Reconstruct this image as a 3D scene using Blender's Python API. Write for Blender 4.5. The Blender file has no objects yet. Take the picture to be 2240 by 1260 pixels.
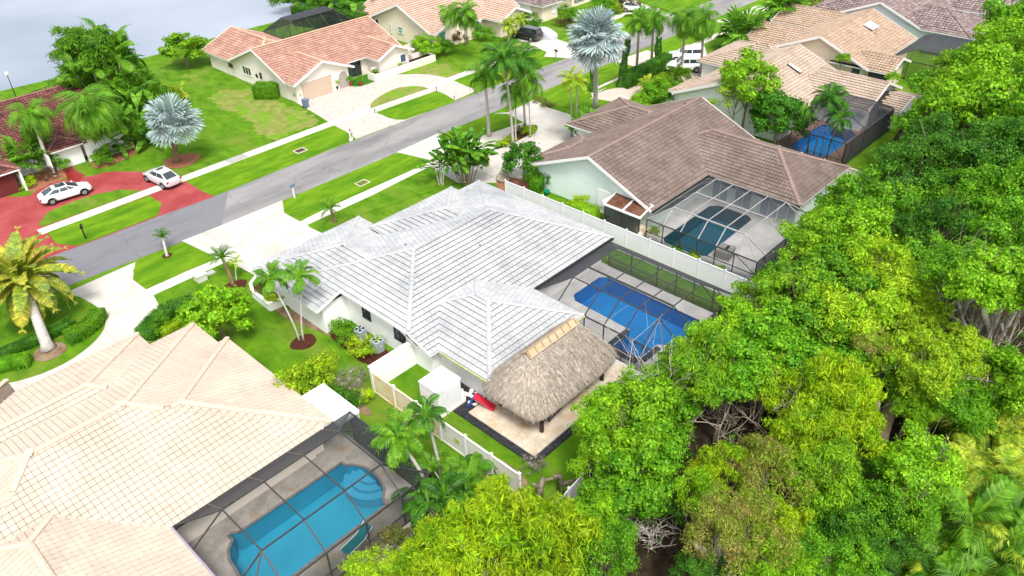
import bpy, bmesh, math, random
import numpy as np
from mathutils import Vector, Matrix
from mathutils.geometry import tessellate_polygon
PI = math.pi
S = bpy.context.scene
COL = S.collection
random.seed(7)

# ------------------------------------------------------------------ camera
CAM_H = 36.0
FPX = 1703.0
PITCH, ROLL, HEAD = math.radians(34.83), math.radians(-1.57), math.radians(43.9)
def _basis():
    ch, sh = math.cos(HEAD), math.sin(HEAD)
    cp, sp = math.cos(PITCH), math.sin(PITCH)
    rt = Vector((sh, -ch, 0)); fw = Vector((ch*cp, sh*cp, -sp)); up = Vector((ch*sp, sh*sp, cp))
    cr, sr = math.cos(ROLL), math.sin(ROLL)
    return rt*cr + up*sr, up*cr - rt*sr, fw
RB, UB, FB = _basis()
def at(px, py, z=0.0):
    """point of the place at height z seen at pixel px, py of the 2240 px wide photograph"""
    d = FB + RB*((px-1120)/FPX) - UB*((py-630)/FPX)
    t = (z-CAM_H)/d.z
    return Vector((d.x*t, d.y*t, z))
cd = bpy.data.cameras.new('camera'); cam = bpy.data.objects.new('camera', cd); COL.objects.link(cam)
m = Matrix((RB, UB, -FB)).transposed().to_4x4(); m.translation = (0, 0, CAM_H)
cam.matrix_world = m
cd.sensor_width = 36.0; cd.lens = 36.0*FPX/2240.0; cd.clip_start = 0.5; cd.clip_end = 3000
S.camera = cam

# ------------------------------------------------------------------ light
w = bpy.data.worlds.new('World'); S.world = w; w.use_nodes = True
nt = w.node_tree; nt.nodes.clear()
sky = nt.nodes.new('ShaderNodeTexSky'); sky.sky_type = 'NISHITA'; sky.sun_disc = False
SUN_EL, SUN_AZ = math.radians(58), math.radians(212)
sky.sun_elevation = SUN_EL; sky.sun_rotation = SUN_AZ; sky.dust_density = 4.0; sky.air_density = 1.0
hs = nt.nodes.new('ShaderNodeHueSaturation'); hs.inputs['Saturation'].default_value = 0.35
bg = nt.nodes.new('ShaderNodeBackground'); bg.inputs['Strength'].default_value = 0.15
wo = nt.nodes.new('ShaderNodeOutputWorld')
nt.links.new(sky.outputs[0], hs.inputs['Color']); nt.links.new(hs.outputs[0], bg.inputs[0]); nt.links.new(bg.outputs[0], wo.inputs[0])
sd = bpy.data.lights.new('sun', 'SUN'); sun = bpy.data.objects.new('sun', sd); COL.objects.link(sun)
sd.energy = 1.5; sd.angle = math.radians(12); sd.color = (1.0, 0.96, 0.9)
# sky sun_rotation is measured clockwise from +Y
sdir = Vector((math.sin(SUN_AZ)*math.cos(SUN_EL), math.cos(SUN_AZ)*math.cos(SUN_EL), math.sin(SUN_EL)))
sun.rotation_euler = sdir.to_track_quat('Z', 'Y').to_euler()
S.view_settings.view_transform = 'Standard'; S.view_settings.look = 'None'
S.view_settings.gamma = 1.0; S.view_settings.use_curve_mapping = False
S.view_settings.exposure = 0.95
S.cycles.max_bounces = 6; S.cycles.transparent_max_bounces = 12; S.cycles.diffuse_bounces = 3
S.cycles.use_denoising = True

# ------------------------------------------------------------------ materials
MATS = {}
def lin(c):
    return tuple((x/12.92 if x <= 0.04045 else ((x+0.055)/1.055)**2.4) for x in c)
def mat(name, col, col2=None, scale=1.0, rough=0.8, bump=0.0, bscale=None, island=0.0, detail=5, spec=0.3, metal=0.0,
        transl=0.0, lo=0.35, hi=0.65, col3=None, scale3=0.1, lo3=0.5, hi3=0.7, stretch=None, clear=0.0, objvar=0.0, dist=0.0, joint=None, crack=None):
    """principled material; col..col2 mixed by world-space noise, col3 patches by a second noise, per-island variation"""
    if name in MATS: return MATS[name]
    mt = bpy.data.materials.new(name); mt.use_nodes = True; n = mt.node_tree.nodes; l = mt.node_tree.links
    b = n['Principled BSDF']; out = n['Material Output']
    geo = n.new('ShaderNodeNewGeometry')
    src = geo.outputs['Position']
    if stretch:
        mp = n.new('ShaderNodeMapping'); mp.inputs['Scale'].default_value = stretch
        l.new(src, mp.inputs['Vector']); src = mp.outputs[0]
    def noise(sc, det=detail, ds=0.0):
        t = n.new('ShaderNodeTexNoise'); t.inputs['Scale'].default_value = sc; t.inputs['Detail'].default_value = det
        t.inputs['Roughness'].default_value = 0.65; t.inputs['Distortion'].default_value = ds
        l.new(src, t.inputs['Vector']); return t.outputs['Fac']
    def ramp(fac, a, c):
        r = n.new('ShaderNodeMapRange'); r.inputs['From Min'].default_value = a; r.inputs['From Max'].default_value = c
        l.new(fac, r.inputs['Value']); return r.outputs[0]
    def mix(f, a, c, mode='MIX'):
        x = n.new('ShaderNodeMix'); x.data_type = 'RGBA'; x.blend_type = mode
        if isinstance(f, float): x.inputs[0].default_value = f
        else: l.new(f, x.inputs[0])
        for i, v in ((6, a), (7, c)):
            if isinstance(v, tuple): x.inputs[i].default_value = (*v, 1)
            else: l.new(v, x.inputs[i])
        return x.outputs[2]
    c = tuple(col)
    if col2 is not None: c = mix(ramp(noise(scale, detail, dist), lo, hi), c, tuple(col2))
    if col3 is not None: c = mix(ramp(noise(scale3, 4), lo3, hi3), c, tuple(col3))
    if crack:
        vo = n.new('ShaderNodeTexVoronoi'); vo.feature = 'DISTANCE_TO_EDGE'; vo.inputs['Scale'].default_value = crack[0]
        nz = n.new('ShaderNodeTexNoise'); nz.inputs['Scale'].default_value = 1.3; nz.inputs['Detail'].default_value = 6; l.new(geo.outputs['Position'], nz.inputs['Vector'])
        va = n.new('ShaderNodeVectorMath'); va.operation = 'ADD'; l.new(geo.outputs['Position'], va.inputs[0]); l.new(nz.outputs['Color'], va.inputs[1]); l.new(va.outputs[0], vo.inputs['Vector'])
        r0 = n.new('ShaderNodeMapRange'); r0.inputs['From Min'].default_value = 0; r0.inputs['From Max'].default_value = crack[1]; r0.inputs['To Min'].default_value = crack[3]; r0.inputs['To Max'].default_value = 0
        l.new(vo.outputs['Distance'], r0.inputs['Value']); c = mix(r0.outputs[0], c, crack[2])
    if joint:
        br = n.new('ShaderNodeTexBrick'); br.offset = 0.0; br.inputs['Scale'].default_value = 1.0
        br.inputs['Brick Width'].default_value = joint[0]; br.inputs['Row Height'].default_value = joint[1]; br.inputs['Mortar Size'].default_value = joint[2]; br.inputs['Mortar Smooth'].default_value = 0.1
        l.new(geo.outputs['Position'], br.inputs['Vector']); c = mix(br.outputs['Fac'], c, joint[3])
    if island or objvar:
        v = None
        if island:
            r = n.new('ShaderNodeMapRange'); r.inputs['To Min'].default_value = 1-island; r.inputs['To Max'].default_value = 1+island
            l.new(geo.outputs['Random Per Island'], r.inputs['Value']); v = r.outputs[0]
        if objvar:
            oi = n.new('ShaderNodeObjectInfo')
            r = n.new('ShaderNodeMapRange'); r.inputs['To Min'].default_value = 1-objvar; r.inputs['To Max'].default_value = 1+objvar
            l.new(oi.outputs['Random'], r.inputs['Value'])
            if v is None: v = r.outputs[0]
            else:
                mm = n.new('ShaderNodeMath'); mm.operation = 'MULTIPLY'; l.new(v, mm.inputs[0]); l.new(r.outputs[0], mm.inputs[1]); v = mm.outputs[0]
        h = n.new('ShaderNodeHueSaturation'); l.new(v, h.inputs['Value'])
        if isinstance(c, tuple): h.inputs['Color'].default_value = (*c, 1)
        else: l.new(c, h.inputs['Color'])
        c = h.outputs[0]
    if isinstance(c, tuple): b.inputs['Base Color'].default_value = (*c, 1)
    else: l.new(c, b.inputs['Base Color'])
    b.inputs['Roughness'].default_value = rough; b.inputs['Metallic'].default_value = metal
    b.inputs['Specular IOR Level'].default_value = spec
    if clear: b.inputs['Coat Weight'].default_value = clear; b.inputs['Coat Roughness'].default_value = 0.05
    if bump:
        bp = n.new('ShaderNodeBump'); bp.inputs['Strength'].default_value = bump; bp.inputs['Distance'].default_value = 0.05
        l.new(noise(bscale or scale*6, 6), bp.inputs['Height']); l.new(bp.outputs[0], b.inputs['Normal'])
    if transl:
        tr = n.new('ShaderNodeBsdfTranslucent')
        if isinstance(c, tuple): tr.inputs[0].default_value = (*c, 1)
        else: l.new(c, tr.inputs[0])
        ms = n.new('ShaderNodeMixShader'); ms.inputs[0].default_value = transl
        l.new(b.outputs[0], ms.inputs[1]); l.new(tr.outputs[0], ms.inputs[2]); l.new(ms.outputs[0], out.inputs[0])
    MATS[name] = mt; return mt
def screen_mat(name='screen', lo_=0.19):
    mt = bpy.data.materials.new('insect_'+name); mt.use_nodes = True; n = mt.node_tree.nodes; l = mt.node_tree.links
    b = n['Principled BSDF']; b.inputs['Base Color'].default_value = (0.025, 0.028, 0.034, 1); b.inputs['Roughness'].default_value = 0.6
    t = n.new('ShaderNodeBsdfTransparent'); ms = n.new('ShaderNodeMixShader')
    lw = n.new('ShaderNodeLayerWeight'); lw.inputs['Blend'].default_value = 0.5
    r = n.new('ShaderNodeMapRange'); r.inputs['From Min'].default_value = 0.38; r.inputs['From Max'].default_value = 0.76; r.inputs['To Min'].default_value = lo_; r.inputs['To Max'].default_value = 0.95
    l.new(lw.outputs['Facing'], r.inputs['Value']); l.new(r.outputs[0], ms.inputs[0])
    l.new(t.outputs[0], ms.inputs[1]); l.new(b.outputs[0], ms.inputs[2]); l.new(ms.outputs[0], n['Material Output'].inputs[0])
    MATS[name] = mt; return mt
def water_mat(name, tint, refl=0.06):
    mt = bpy.data.materials.new(name); mt.use_nodes = True; n = mt.node_tree.nodes; l = mt.node_tree.links
    n.remove(n['Principled BSDF'])
    t = n.new('ShaderNodeBsdfTransparent'); t.inputs[0].default_value = (*tint, 1)
    g = n.new('ShaderNodeBsdfGlossy'); g.inputs['Roughness'].default_value = 0.04
    f = n.new('ShaderNodeFresnel'); f.inputs['IOR'].default_value = 1.33
    no = n.new('ShaderNodeTexNoise'); no.inputs['Scale'].default_value = 1.5; no.inputs['Detail'].default_value = 4
    ge = n.new('ShaderNodeNewGeometry'); l.new(ge.outputs['Position'], no.inputs['Vector'])
    bp = n.new('ShaderNodeBump'); bp.inputs['Strength'].default_value = 0.12; bp.inputs['Distance'].default_value = 0.05
    l.new(no.outputs[0], bp.inputs['Height']); l.new(bp.outputs[0], g.inputs['Normal']); l.new(bp.outputs[0], f.inputs['Normal'])
    ms = n.new('ShaderNodeMixShader'); l.new(f.outputs[0], ms.inputs[0]); l.new(t.outputs[0], ms.inputs[1]); l.new(g.outputs[0], ms.inputs[2])
    l.new(ms.outputs[0], n['Material Output'].inputs[0]); MATS[name] = mt; return mt
SCREEN = screen_mat(); SCREEN_W = screen_mat('screen_wall', 0.34); SCREEN_D = screen_mat('screen_dark', 0.8)
GRASS = mat('lawn_grass', (0.05, 0.145, 0.004), (0.12, 0.245, 0.01), 0.5, 0.9, 0.8, 22, spec=0.1, col3=(0.16, 0.215, 0.03), scale3=0.16, lo3=0.5, hi3=0.7, lo=0.36, hi=0.64, detail=12, stretch=(1.6,1,1))
GRASS_DRY = mat('lawn_grass_dry', (0.13, 0.20, 0.025), (0.26, 0.25, 0.08), 0.9, 0.95, 0.8, 22, spec=0.1, detail=12, lo=0.38, hi=0.62, col3=(0.13, 0.27, 0.012), scale3=0.4, lo3=0.5, hi3=0.62)
GRASS_B = mat('verge_grass', (0.075, 0.185, 0.004), (0.145, 0.265, 0.01), 0.7, 0.9, 0.8, 22, spec=0.1, col3=(0.06, 0.165, 0.004), scale3=0.3, lo3=0.5, hi3=0.66, detail=12, lo=0.38, hi=0.62, stretch=(0.5,1.5,1))
TURF = mat('artificial_turf', (0.03, 0.12, 0.01), (0.05, 0.17, 0.015), 3.0, 0.9, 0.3, 60, spec=0.1)
SOIL = mat('bare_soil', (0.13, 0.08, 0.045), (0.3, 0.22, 0.14), 1.2, 0.95, 0.7, 9, spec=0.1)
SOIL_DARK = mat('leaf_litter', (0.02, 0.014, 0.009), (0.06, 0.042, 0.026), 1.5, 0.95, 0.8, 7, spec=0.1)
MULCH = mat('bark_mulch', (0.045, 0.016, 0.01), (0.09, 0.03, 0.018), 9, 0.95, 0.8, 30, spec=0.1)
MULCH_RED = mat('brick_mulch', (0.22, 0.085, 0.045), (0.36, 0.17, 0.10), 6, 0.95, 0.6, 30, spec=0.1)
ASPHALT = mat('asphalt', (0.155, 0.155, 0.17), (0.20, 0.20, 0.215), 0.5, 0.9, 0.25, 45, spec=0.2, stretch=(0.3, 1, 1), col3=(0.14,0.14,0.155), scale3=0.5, lo3=0.5, hi3=0.75, crack=(0.1, 0.006, (0.08,0.08,0.085), 0.5))
ASPHALT_OLD = mat('asphalt_worn', (0.205, 0.2, 0.2), (0.28, 0.272, 0.265), 0.4, 0.9, 0.25, 45, spec=0.2, stretch=(0.2, 1, 1), col3=(0.155, 0.152, 0.15), scale3=0.3, crack=(0.16, 0.008, (0.09,0.09,0.09), 0.55))
CONC = mat('concrete_pale', (0.50, 0.47, 0.41), (0.60, 0.56, 0.49), 0.6, 0.85, 0.15, 30, spec=0.2, col3=(0.45, 0.42, 0.37), scale3=0.9, lo3=0.6, hi3=0.8)
CONC_B = mat('driveway_concrete', (0.45, 0.42, 0.375), (0.56, 0.53, 0.485), 0.3, 0.85, 0.12, 30, spec=0.2, col3=(0.39, 0.355, 0.31), scale3=0.45, lo3=0.52, hi3=0.8, joint=(4.2, 3.4, 0.018, (0.28,0.26,0.23)), crack=(0.09, 0.005, (0.3,0.28,0.25), 0.6))
CONC_PINK = mat('pinkish_pavers', (0.48, 0.40, 0.34), (0.57, 0.48, 0.42), 0.8, 0.9, 0.2, 20, spec=0.2)
RED = mat('red_painted_concrete', (0.25, 0.028, 0.03), (0.35, 0.07, 0.07), 0.35, 0.75, 0.15, 25, spec=0.35, col3=(0.27, 0.03, 0.03), scale3=0.25, lo3=0.5, hi3=0.75)
RED_WET = mat('red_path', (0.2, 0.012, 0.012), (0.27, 0.02, 0.02), 1.0, 0.4, 0.1, 20)
DECK = mat('pool_deck_grey', (0.42, 0.41, 0.395), (0.55, 0.54, 0.52), 0.8, 0.85, 0.2, 30, spec=0.2)
DECK_OLD = mat('pool_deck_stained', (0.24, 0.22, 0.19), (0.38, 0.35, 0.31), 0.9, 0.85, 0.3, 30, spec=0.2, col3=(0.30, 0.20, 0.10), scale3=0.8, lo3=0.56, hi3=0.75)
TRAV = mat('travertine', (0.52, 0.42, 0.30), (0.60, 0.52, 0.42), 1.1, 0.7, 0.1, 20, island=0.12, col3=(0.5, 0.35, 0.19), scale3=0.8, lo3=0.5, hi3=0.7)
SHELL = mat('pale_cobble', (0.42, 0.37, 0.325), (0.54, 0.49, 0.44), 1.6, 0.9, 0.3, 15, col3=(0.20, 0.17, 0.15), scale3=2.6, lo3=0.585, hi3=0.66, joint=(0.6, 0.4, 0.02, (0.42,0.37,0.32)))
GRAVEL = mat('black_gravel', (0.012, 0.013, 0.017), (0.05, 0.052, 0.06), 12, 0.8, 0.9, 40)
STONE_B = mat('black_pebble', (0.014, 0.015, 0.019), (0.06, 0.062, 0.07), 4, 0.6, island=0.9)
ROCK = mat('rock', (0.3, 0.26, 0.2), (0.45, 0.4, 0.32), 3, 0.9, 0.6, 12)
ROCK_W = mat('white_rock', (0.62, 0.6, 0.57), (0.75, 0.73, 0.7), 3, 0.9, 0.4, 12, island=0.15)
WALL_W = mat('white_stucco', (0.82, 0.815, 0.80), (0.86, 0.855, 0.845), 0.7, 0.85, 0.15, 60)
WALL_C = mat('cream_stucco', (0.76, 0.69, 0.60), (0.80, 0.73, 0.65), 0.7, 0.85, 0.15, 60)
WALL_MINT = mat('mint_stucco', (0.66, 0.765, 0.71), (0.71, 0.80, 0.755), 0.5, 0.85, 0.12, 60)
WALL_T = mat('tan_stucco', (0.66, 0.56, 0.41), (0.7, 0.6, 0.46), 0.7, 0.85, 0.15, 60)
WALL_P = mat('beige_stucco', (0.76, 0.65, 0.51), (0.80, 0.70, 0.56), 0.7, 0.85, 0.15, 60)
WALL_BL = mat('pale_blue_stucco', (0.68, 0.73, 0.80), (0.72, 0.77, 0.83), 0.7, 0.85, 0.15, 60)
STONEWALL = mat('stone_veneer', (0.35, 0.29, 0.2), (0.55, 0.47, 0.36), 4, 0.9, 0.6, 12)
FASCIA_W = mat('white_trim', (0.75, 0.74, 0.71), rough=0.6)
FASCIA_DK = mat('dark_bronze', (0.018, 0.016, 0.015), (0.03, 0.027, 0.025), 3, 0.5)
METAL_W = mat('white_aluminium', (0.72, 0.74, 0.77), (0.8, 0.81, 0.83), 0.6, 0.35, spec=0.5)
UNDER = mat('roof_underlay', (0.02, 0.018, 0.016), (0.05, 0.045, 0.04), 3, 0.95)
UNDER_L = mat('roof_mortar', (0.14, 0.105, 0.08), (0.2, 0.15, 0.115), 3, 0.95)
TILE_W = mat('roof_tile_white', (0.37, 0.38, 0.385), (0.45, 0.455, 0.46), 0.45, 0.7, 0.08, 25, island=0.09, objvar=0.06, col3=(0.29, 0.30, 0.31), scale3=0.24, lo3=0.5, hi3=0.75)
TILE_C = mat('roof_tile_cream', (0.46, 0.375, 0.30), (0.52, 0.44, 0.36), 0.3, 0.75, 0.1, 25, island=0.04, objvar=0.035, col3=(0.63, 0.48, 0.38), scale3=0.4, lo3=0.5, hi3=0.7)
CAP_C = mat('ridge_cap_cream', (0.49, 0.405, 0.325), (0.54, 0.455, 0.375), 0.7, 0.8)
MORTAR = mat('ridge_mortar', (0.60, 0.42, 0.29), (0.6, 0.5, 0.40), 2, 0.9, 0.3, 20)
TILE_B = mat('roof_tile_brown', (0.145, 0.108, 0.09), (0.205, 0.155, 0.132), 0.5, 0.8, 0.12, 25, island=0.14, col3=(0.21, 0.165, 0.14), scale3=0.25)
CAP_B = mat('ridge_cap_brown', (0.24, 0.17, 0.14), (0.28, 0.2, 0.165), 1, 0.8, 0.1, 20)
TILE_P = mat('roof_tile_pink', (0.33, 0.17, 0.125), (0.42, 0.245, 0.185), 1.1, 0.8, 0.12, 25, island=0.14, col3=(0.5, 0.30, 0.22), scale3=0.5)
CAP_P = mat('ridge_cap_peach', (0.60, 0.37, 0.24), (0.63, 0.42, 0.29), 1, 0.8)
TILE_P2 = mat('roof_tile_pinkish_tan', (0.46, 0.30, 0.225), (0.53, 0.37, 0.285), 0.6, 0.8, 0.1, 25, island=0.06)
TILE_T1 = mat('roof_tile_tan', (0.36, 0.275, 0.21), (0.46, 0.365, 0.29), 0.6, 0.8, 0.1, 25, island=0.07)
TILE_T2 = mat('roof_tile_peach', (0.34, 0.24, 0.165), (0.42, 0.31, 0.23), 0.7, 0.8, 0.1, 25, island=0.12)
TILE_M = mat('roof_tile_maroon', (0.10, 0.028, 0.025), (0.2, 0.075, 0.065), 1.4, 0.75, 0.2, 20, island=0.3)
TILE_G = mat('roof_tile_grey_brown', (0.16, 0.115, 0.11), (0.27, 0.21, 0.20), 2.0, 0.85, 0.2, 20, island=0.3)
BUTT = mat('tile_butt_shade', (0.022, 0.02, 0.018), (0.05, 0.046, 0.04), 2, 0.9)  # shadow lines between tile courses, put into the butt face colour
BUTT_C = mat('tile_butt_shade_tan', (0.16, 0.115, 0.085), (0.22, 0.165, 0.125), 2, 0.9)  # course shadow painted on the butt faces of the cream tiles
BUTT_R = mat('tile_butt_shade_brown', (0.025, 0.014, 0.011), (0.05, 0.03, 0.024), 2, 0.9)  # course shadow painted on butt faces, default for the other roofs
GLASS = mat('window_glass', (0.02, 0.028, 0.03), (0.05, 0.065, 0.07), 1.5, 0.08, spec=0.8)
GLASS_T = mat('window_glass_teal', (0.10, 0.28, 0.27), (0.16, 0.36, 0.35), 1.5, 0.1, spec=0.8)
WHITE = mat('white_paint', (0.78, 0.78, 0.77), rough=0.5)
BLACK = mat('black_plastic', (0.012, 0.012, 0.013), rough=0.4)
FAB_TEAL = mat('teal_sling_fabric', (0.0, 0.16, 0.17), (0.0, 0.2, 0.21), 4, 0.7)
GARAGE = mat('garage_door_beige', (0.52, 0.40, 0.31), rough=0.6)
THATCH = mat('palm_thatch', (0.31, 0.26, 0.205), (0.50, 0.44, 0.37), 5, 0.95, 0.8, 30, island=0.35)
THATCH_IN = mat('thatch_core', (0.30, 0.25, 0.19), (0.42, 0.36, 0.29), 5, 0.95, 0.8, 30)
PLY = mat('plywood', (0.40, 0.28, 0.16), (0.47, 0.35, 0.22), 2, 0.8)
WOOD_DK = mat('dark_wood', (0.035, 0.022, 0.018), (0.06, 0.04, 0.03), 4, 0.8)
WOOD = mat('weathered_wood', (0.2, 0.15, 0.1), (0.32, 0.25, 0.18), 4, 0.9)
BARK = mat('tree_bark', (0.15, 0.115, 0.08), (0.30, 0.25, 0.19), 5, 0.95, 0.6, 15)
BARK_PALE = mat('pale_bark', (0.33, 0.29, 0.25), (0.52, 0.47, 0.42), 4, 0.9, 0.5, 12)
PALM_TR = mat('palm_trunk_grey', (0.36, 0.33, 0.29), (0.55, 0.52, 0.47), 2.5, 0.9, 0.4, 20, stretch=(1, 1, 4))
PALM_BR = mat('palm_trunk_brown', (0.13, 0.07, 0.035), (0.26, 0.17, 0.1), 6, 0.95, 0.7, 15)
POOL_BLUE = mat('pool_plaster_blue', (0.0, 0.17, 0.43), (0.0, 0.24, 0.54), 0.35, 0.6)
POOL_AQUA = mat('pool_plaster_aqua', (0.015, 0.30, 0.42), (0.02, 0.36, 0.48), 0.3, 0.6)
POOL_TEAL = mat('pool_plaster_teal', (0.0, 0.075, 0.11), (0.0, 0.10, 0.14), 0.3, 0.6)
POOL_STEP = mat('pool_step_aqua', (0.05, 0.34, 0.48), rough=0.6)
TILE_EDGE = mat('pool_coping_dark', (0.03, 0.04, 0.06), (0.06, 0.07, 0.09), 6, 0.5)
W_POOL = water_mat('pool_water', (0.80, 0.95, 1.0))
CONC_EDGE = mat('concrete_edge', (0.42, 0.38, 0.32), rough=0.9)
def leaf(name, a, b, tr=0.42, isl=0.42, c3=None, rough=0.55):
    return mat(name, a, b, 0.9, rough, island=isl, transl=tr, spec=0.35, objvar=0.13, detail=2, lo=0.35, hi=0.65, col3=c3, scale3=0.5, lo3=0.55, hi3=0.7)
L_BRIGHT = leaf('leaf_bright', (0.17, 0.40, 0.008), (0.30, 0.54, 0.012))
L_MID = leaf('leaf_mid', (0.09, 0.29, 0.008), (0.20, 0.44, 0.01))
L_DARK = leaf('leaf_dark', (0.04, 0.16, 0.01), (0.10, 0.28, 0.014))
L_YELLOW = leaf('leaf_yellow_green', (0.27, 0.48, 0.008), (0.46, 0.60, 0.012), c3=(0.16, 0.40, 0.008))
L_LIME = leaf('leaf_lime', (0.26, 0.48, 0.01), (0.42, 0.58, 0.02))
L_RUST = leaf('leaf_rusty', (0.28, 0.44, 0.02), (0.40, 0.30, 0.10), c3=(0.22, 0.44, 0.012), isl=0.45)
L_DRYF = leaf('leaf_olive', (0.13, 0.18, 0.02), (0.24, 0.22, 0.06))
L_PALM = leaf('palm_leaf', (0.08, 0.25, 0.01), (0.19, 0.40, 0.018))
L_PALM_D = leaf('palm_leaf_dark', (0.03, 0.14, 0.008), (0.08, 0.25, 0.012))
L_PALM_Y = leaf('palm_leaf_yellow', (0.22, 0.40, 0.02), (0.46, 0.53, 0.035))
L_DATE = leaf('date_palm_leaf', (0.30, 0.42, 0.05), (0.62, 0.55, 0.06), c3=(0.22, 0.38, 0.09))
L_SILVER = leaf('silver_palm_leaf', (0.27, 0.37, 0.36), (0.42, 0.51, 0.49), tr=0.15, isl=0.15)
L_PURPLE = leaf('leaf_bronze', (0.08, 0.05, 0.025), (0.18, 0.10, 0.045))
L_GREY = leaf('leaf_grey_twigs', (0.26, 0.24, 0.17), (0.38, 0.36, 0.28))
DEAD = mat('dead_twigs', (0.24, 0.19, 0.14), (0.42, 0.36, 0.29), 3, 0.95)
DEADF = leaf('dead_frond', (0.34, 0.18, 0.07), (0.5, 0.34, 0.17))

# ------------------------------------------------------------------ object helpers
def link(name, me, parent=None, loc=None, rot=None):
    o = bpy.data.objects.new(name, me); COL.objects.link(o)
    if parent is not None: o.parent = parent
    if loc is not None: o.location = loc
    if rot is not None: o.rotation_euler = rot
    return o
def tag(o, label=None, cat=None, group=None, kind=None):
    if label: o['label'] = label
    if cat: o['category'] = cat
    if group: o['group'] = group
    if kind: o['kind'] = kind
    return o
def thing(name, label, cat, loc=(0, 0, 0), rz=0.0, group=None):
    o = link(name, None, None, loc, (0, 0, rz)); o.empty_display_size = 0.3
    return tag(o, label, cat, group)
class MB:
    """collects geometry and builds ONE mesh"""
    def __init__(s): s.v = []; s.f = []; s.mi = []
    def add(s, vs, fs, mi=0):
        k = len(s.v); s.v.extend([tuple(p) for p in vs]); s.f.extend([tuple(i+k for i in f) for f in fs]); s.mi.extend([mi]*len(fs))
    def box(s, c, d, rz=0.0, mi=0):
        x, y, z = d[0]/2, d[1]/2, d[2]/2; cr, sr = math.cos(rz), math.sin(rz)
        vs = []
        for sx, sy, sz in ((-1,-1,-1),(1,-1,-1),(1,1,-1),(-1,1,-1),(-1,-1,1),(1,-1,1),(1,1,1),(-1,1,1)):
            px, py = sx*x, sy*y
            vs.append((c[0]+px*cr-py*sr, c[1]+px*sr+py*cr, c[2]+sz*z))
        s.add(vs, [(0,3,2,1),(4,5,6,7),(0,1,5,4),(1,2,6,5),(2,3,7,6),(3,0,4,7)], mi)
    def bx(s, x0, x1, y0, y1, z0, z1, mi=0): s.box(((x0+x1)/2, (y0+y1)/2, (z0+z1)/2), (x1-x0, y1-y0, z1-z0), 0, mi)
    def bar(s, a, b, wd, ht=None, mi=0):
        a = Vector(a); b = Vector(b); ht = ht or wd; d = (b-a)
        if d.length < 1e-6: return
        d.normalize(); up = Vector((0, 0, 1)) if abs(d.z) < 0.95 else Vector((1, 0, 0))
        r = d.cross(up).normalized(); u = r.cross(d)
        vs = [p + r*(sx*wd/2) + u*(sy*ht/2) for p in (a, b) for sx, sy in ((-1,-1),(1,-1),(1,1),(-1,1))]
        s.add(vs, [(0,3,2,1),(4,5,6,7),(0,1,5,4),(1,2,6,5),(2,3,7,6),(3,0,4,7)], mi)
    def tube(s, pts, rad, n=7, mi=0, cap=True):
        pts = [Vector(p) for p in pts]
        if not hasattr(rad, '__len__'): rad = [rad]*len(pts)
        base = len(s.v); side = None
        for i, p in enumerate(pts):
            d = (pts[min(i+1, len(pts)-1)] - pts[max(i-1, 0)]).normalized()
            if side is None: side = d.cross(Vector((0.31, 0.87, 0.1) if abs(d.z) > 0.5 else (0, 0, 1))).normalized()
            side = (side - d*side.dot(d)).normalized(); u = d.cross(side)
            for k in range(n):
                a = 2*PI*k/n; s.v.append(tuple(p + (side*math.cos(a) + u*math.sin(a))*rad[i]))
        for i in range(len(pts)-1):
            for k in range(n):
                a, b = base+i*n+k, base+i*n+(k+1) % n
                s.f.append((a, b, b+n, a+n)); s.mi.append(mi)
        if cap:
            s.f.append(tuple(base+k for k in reversed(range(n)))); s.mi.append(mi)
            s.f.append(tuple(base+(len(pts)-1)*n+k for k in range(n))); s.mi.append(mi)
    def prism(s, poly, z0, z1, mi=0, top=None):
        """vertical prism over 2D polygon (counter-clockwise)"""
        ar = sum(poly[i-1][0]*poly[i][1]-poly[i][0]*poly[i-1][1] for i in range(len(poly)))
        if ar < 0: poly = poly[::-1]
        n = len(poly); vs = [(p[0], p[1], z0) for p in poly] + [(p[0], p[1], z1) for p in poly]
        fs = [(i, (i+1) % n, (i+1) % n+n, i+n) for i in range(n)]
        s.add(vs, fs, mi)
        tri = tessellate_polygon([[Vector((p[0], p[1], 0)) for p in poly]])
        k = len(s.v)-2*n
        for t in tri:
            a, b, c = t
            ar = (poly[b][0]-poly[a][0])*(poly[c][1]-poly[a][1])-(poly[b][1]-poly[a][1])*(poly[c][0]-poly[a][0])
            if ar < 0: a, b, c = a, c, b
            s.f.append((k+n+a, k+n+b, k+n+c)); s.mi.append(mi if top is None else top)
            s.f.append((k+a, k+c, k+b)); s.mi.append(mi)
    def lathe(s, prof, c=(0, 0, 0), n=14, mi=0):
        base = len(s.v)
        for r, z in prof:
            for k in range(n):
                a = 2*PI*k/n; s.v.append((c[0]+r*math.cos(a), c[1]+r*math.sin(a), c[2]+z))
        for i in range(len(prof)-1):
            for k in range(n):
                a, b = base+i*n+k, base+i*n+(k+1) % n
                s.f.append((a, b, b+n, a+n)); s.mi.append(mi)
        s.f.append(tuple(base+(len(prof)-1)*n+k for k in range(n))); s.mi.append(mi)
        s.f.append(tuple(base+k for k in reversed(range(n)))); s.mi.append(mi)
    def mesh(s, name, mats, smooth=False):
        me = bpy.data.meshes.new(name); me.from_pydata(s.v, [], s.f)
        if not isinstance(mats, (list, tuple)): mats = [mats]
        for q in mats: me.materials.append(q)
        if len(mats) > 1: me.polygons.foreach_set('material_index', s.mi)
        if smooth: me.polygons.foreach_set('use_smooth', [True]*len(me.polygons))
        me.update(); return me
    def build(s, name, mats, parent=None, smooth=False, loc=None, rot=None):
        return link(name, s.mesh(name, mats, smooth), parent, loc, rot)
def P2(pts): return [tuple(at(x, y))[:2] for x, y in pts]
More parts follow.
